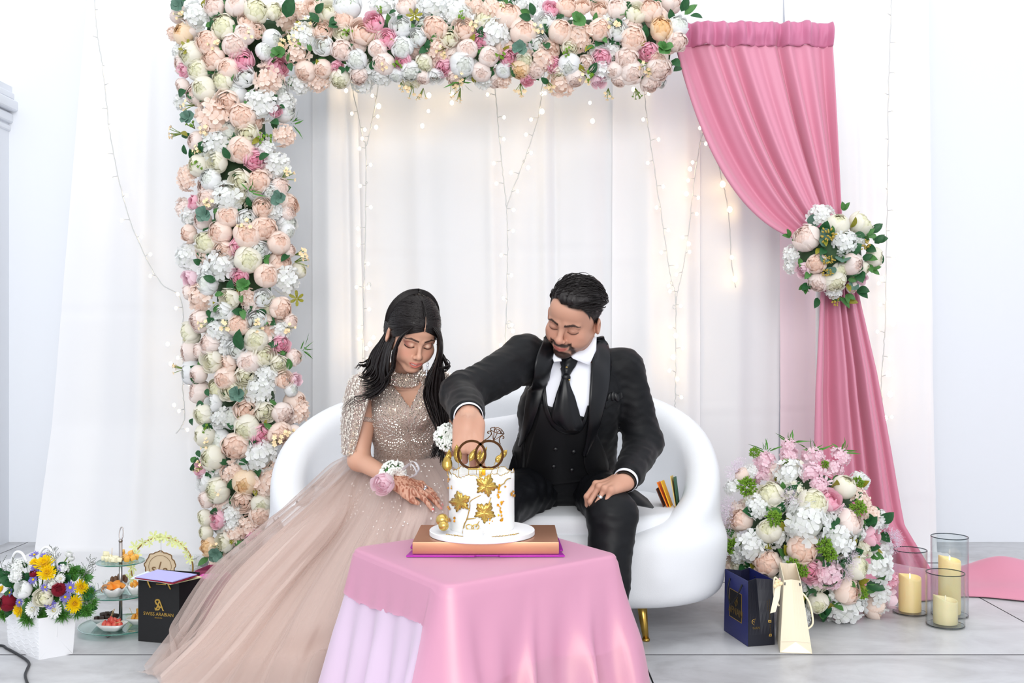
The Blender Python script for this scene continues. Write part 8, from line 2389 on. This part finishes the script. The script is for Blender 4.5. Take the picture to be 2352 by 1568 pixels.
bm = bmesh.new(); add_tube(bm, [sc_ + Vector((a, -.001, b)) for a, b in ol], .0018, 5, closed=True); bm_obj('bark_edge', bm, ws, M_bark)
bm = bmesh.new(); add_tube(bm, [sc_ + Vector((.040 * math.cos(a), -.0012, .040 * math.sin(a))) for a in [i * PI / 20 - .4 for i in range(32)]], .0007, 5); bm_obj('ring_line', bm, ws, M_bark)
for tx_, dx_, dz_, sz in (('s', -.022, -.008, .05), ('/', -.002, -.004, .055), ('a', .020, -.012, .05)):
    me = font_mesh(tx_, sz, .0004); me.transform(Matrix.Translation(sc_ + Vector((dx_, -.0014, dz_))) @ Matrix.Rotation(PI / 2, 4, 'X')); me.materials.append(M_bark); link_mesh('lettering', me, ws, M_bark, smooth=False)
bm = bmesh.new(); add_tube(bm, [sc_ + Vector((.004, -.002, .05)), sc_ + Vector((.003, -.002, .085)), HC + Vector((.0, 0, HRr))], .0016, 5); bm_obj('ribbon', bm, hs, M_ribbon)
for a in [2.85, 2.6, 2.4, 2.15, 1.95, 1.75, 1.6, 1.42, 1.2, 1.0, .8, .55, .3, 3.1, 3.4, 3.7, 3.95, 4.2, 3.55]:
    rr_ = HRr + cr_.uniform(-.012, .010); p = HC + Vector((rr_ * math.cos(a), -.012 - cr_.uniform(0, .01), rr_ * math.sin(a)))
    o = put(STAR, 'blossom', hs, p, (cr_.uniform(-.5, .5), -1, cr_.uniform(-.4, .5)), cr_.uniform(.017, .024)); o.material_slots[0].link = 'OBJECT'; o.material_slots[0].material = M_ygreen

# ================================================================== FLOWER BOX, LEFT
M_wbox = mat('white_embossed_card', (238, 239, 243), rough=.5)
F0 = floor_at(90, 1515); Fr = floor_at(167, 1501); Fl = floor_at(20, 1487)
fb = thing('flower_box', 'white paper box basket of yellow, white, red and violet flowers on the floor', 'flower arrangement', (F0.x, F0.y, 0))
dR, dL = Fr - F0, Fl - F0; hB = .122
c = [F0, Fr, Fr + dL, Fl]; mid = (c[0] + c[2]) / 2
t = [p + Vector((0, 0, hB)) + (p - mid) * .10 for p in c]
for k, nm in ((3, 'embossed_panel'), (0, 'folded_panel'), (1, 'folded_panel'), (2, 'embossed_panel')):
    q_ = (c[k], c[(k + 1) % 4], t[(k + 1) % 4], t[k])
    o = wall(nm, q_, fb, M_wbox, .002)
    if k == 3:
        bm = bmesh.new()
        for v_ in [.08 + .1 * i for i in range(9)]: add_tube(bm, [on_quad(q_, u_ / 16, v_ + .03 * math.sin(u_ * 1.6 + v_ * 9), .0008) for u_ in range(17)], .0012, 4)
        bm_obj('embossing', bm, o, M_wbox)
    if k == 0:
        bm = bmesh.new(); add_tube(bm, [on_quad(q_, 0, 0, .0005), on_quad(q_, .5, .48, .0005), on_quad(q_, 1, 0, .0005)], .0008, 4); add_tube(bm, [on_quad(q_, .5, .48, .0005), on_quad(q_, .5, 1, .0005)], .0008, 4); bm_obj('fold_line', bm, o, M_wbox)
bm = bmesh.new(); bm.faces.new([bm.verts.new(p + Vector((0, 0, .004))) for p in c]); o = bm_obj('base', bm, fb, M_wbox); add_solid(o, .003)
FBc = mid + Vector((0, 0, hB))
for pts in ([P(26, 1405, 3.13), P(22, 1320, 3.10), P(33, 1272, 3.09), P(52, 1272, 3.08), P(66, 1310, 3.06), P(73, 1350, 3.05), P(75, 1415, 3.05)], [P(84, 1330, 3.14), P(90, 1275, 3.14), P(104, 1257, 3.14), P(118, 1264, 3.13), P(128, 1290, 3.12), P(134, 1410, 3.12)]):
    bm = bmesh.new(); add_tube(bm, smooth_path(pts, 8), .0042, 8); bm_obj('handle', bm, fb, M_wbox)
bm = bmesh.new(); add_ball(bm, FBc + Vector((0, .01, -.01)), (.062, .062, .05), 16, 10); bm_obj('foam', bm, fb, M_fern)
FBL = parse('CY 410 460 92;CY 440 550 90;CY 690 830 88;CY 750 680 76;CY 180 890 72;CY 10 850 66;CY 20 700 50;CY 320 450 50;Cw 310 880 84;Cw 500 890 78;Cw 800 790 78;Rw 215 700 82;Rc 400 780 86;Pr 545 700 66;Pr 75 820 82;Pr 310 550 36;Dv 320 380 48;Dv 335 500 56;Dv 310 610 48;Dv 650 685 58;Dv 605 770 50;Dv 465 835 54;Dv 185 820 48;Dv 95 730 44;Dv 420 680 42;Dv 850 710 44;Dv 20 560 40;Dv 50 620 40;Dv 410 390 42;Dv 580 500 42;'
            'Hw 170 500 70;Hw 150 580 66;Rw 640 370 34;Rw 660 410 30;Rw 480 640 50;Hw 600 500 50;Cw 560 600 50;Rw 150 440 34', 4.04, 0, 1180)
for k, cl, px, py, r in FBL:
    a = (px - 98) / 118.0; b = -(py - 1362) / 105.0; cz = math.sqrt(max(.08, 1 - min(.9, a * a + b * b)))
    Y = 3.10 - .10 * cz; d = Vector((a, -cz * .9, b + .35))
    nm, pool_ = KINDS[k]
    o = put(pool_[-1] if k != 'R' else ROSE[0], nm, fb, P(px, py, Y), d, r * Y / F_PX * 1.05, FM[cl])
    if py < 1300:
        bm = bmesh.new(); e_ = P(px, py, Y) - d.normalized() * .006; add_tube(bm, [e_, e_.lerp(FBc, .4) + Vector((0, .0, .012)), FBc], .0018, 5); bm_obj('stem', bm, fb, M_stem)
    if k in 'DC' and (k == 'D' or cl == 'w'):
        bm = bmesh.new(); dn = d.normalized(); s_ = r * Y / F_PX; add_ball(bm, P(px, py, Y) + dn * s_ * .12, (s_ * .26, s_ * .26, s_ * .13), 10, 6, dn.to_track_quat('Z', 'Y').to_matrix()); bm_obj('flower_eye', bm, o, FM['Y'])
for a, b, r in ((260, 960, 95), (580, 930, 85), (800, 890, 78), (680, 540, 72), (40, 930, 70), (860, 820, 60), (520, 760, 60), (640, 850, 50), (260, 800, 50), (390, 930, 60)):
    px, py = a / 4.04, 1180 + b / 4.04; q_ = P(px, py, 3.02 + .03 * cr_.random())
    put(FERNT, 'fern_tuft', fb, q_, ((px - 98) / 110, -.7, -(py - 1380) / 130), r / 4.04 * 3.03 / F_PX * 1.15)
for a, b, an, ln in ((530, 520, .1, 220), (740, 640, -.45, 260), (830, 760, -.9, 200), (30, 540, .25, 220), (160, 640, .1, 220), (400, 640, .15, 150), (300, 700, .5, 150), (470, 600, -.1, 160), (90, 600, .2, 130)):
    px, py = a / 4.04, 1180 + b / 4.04; q_ = P(px, py, 3.04)
    put(cr_.choice(TWIG), 'limonium_twig', fb, q_, (-math.sin(an), -.15, math.cos(an)), ln / 4.04 * 3.04 / F_PX)
for k in range(26):
    a, b = cr_.uniform(40, 840), cr_.uniform(480, 930)
    q_ = P(a / 4.04, 1180 + b / 4.04, 3.05)
    put(FERNT, 'fern_tuft', fb, q_, ((a / 4.04 - 98) / 110, -.6, -(b / 4.04 - 190) / 130), cr_.uniform(.020, .030))
for k in range(44):
    a, b = cr_.uniform(20, 860), cr_.uniform(470, 920); px, py = a / 4.04, 1180 + b / 4.04
    dd = Vector(((px - 98) / 90, -.4, -(py - 1370) / 110)); put_leaf(fb, P(px, py, 3.05), dd, cr_.uniform(.03, .05), cr_.choice(LEAF[:3]), 'leaf')
# black cable on the floor
M_cable = mat('black_rubber_cable', (32, 34, 38), rough=.5)
pts = [floor_at(-60, 1490), floor_at(0, 1485), floor_at(16, 1492), floor_at(40, 1505), floor_at(60, 1518), floor_at(67, 1528), floor_at(62, 1540), floor_at(58, 1555), floor_at(66, 1580), floor_at(75, 1600)]
for p in pts: p.z = .0042
bm = bmesh.new(); add_tube(bm, smooth_path(pts, 8), .0038, 8); o = bm_obj('cable', bm, None, M_cable); tag(o, 'black cable curving over the floor at the lower left corner', 'cable')
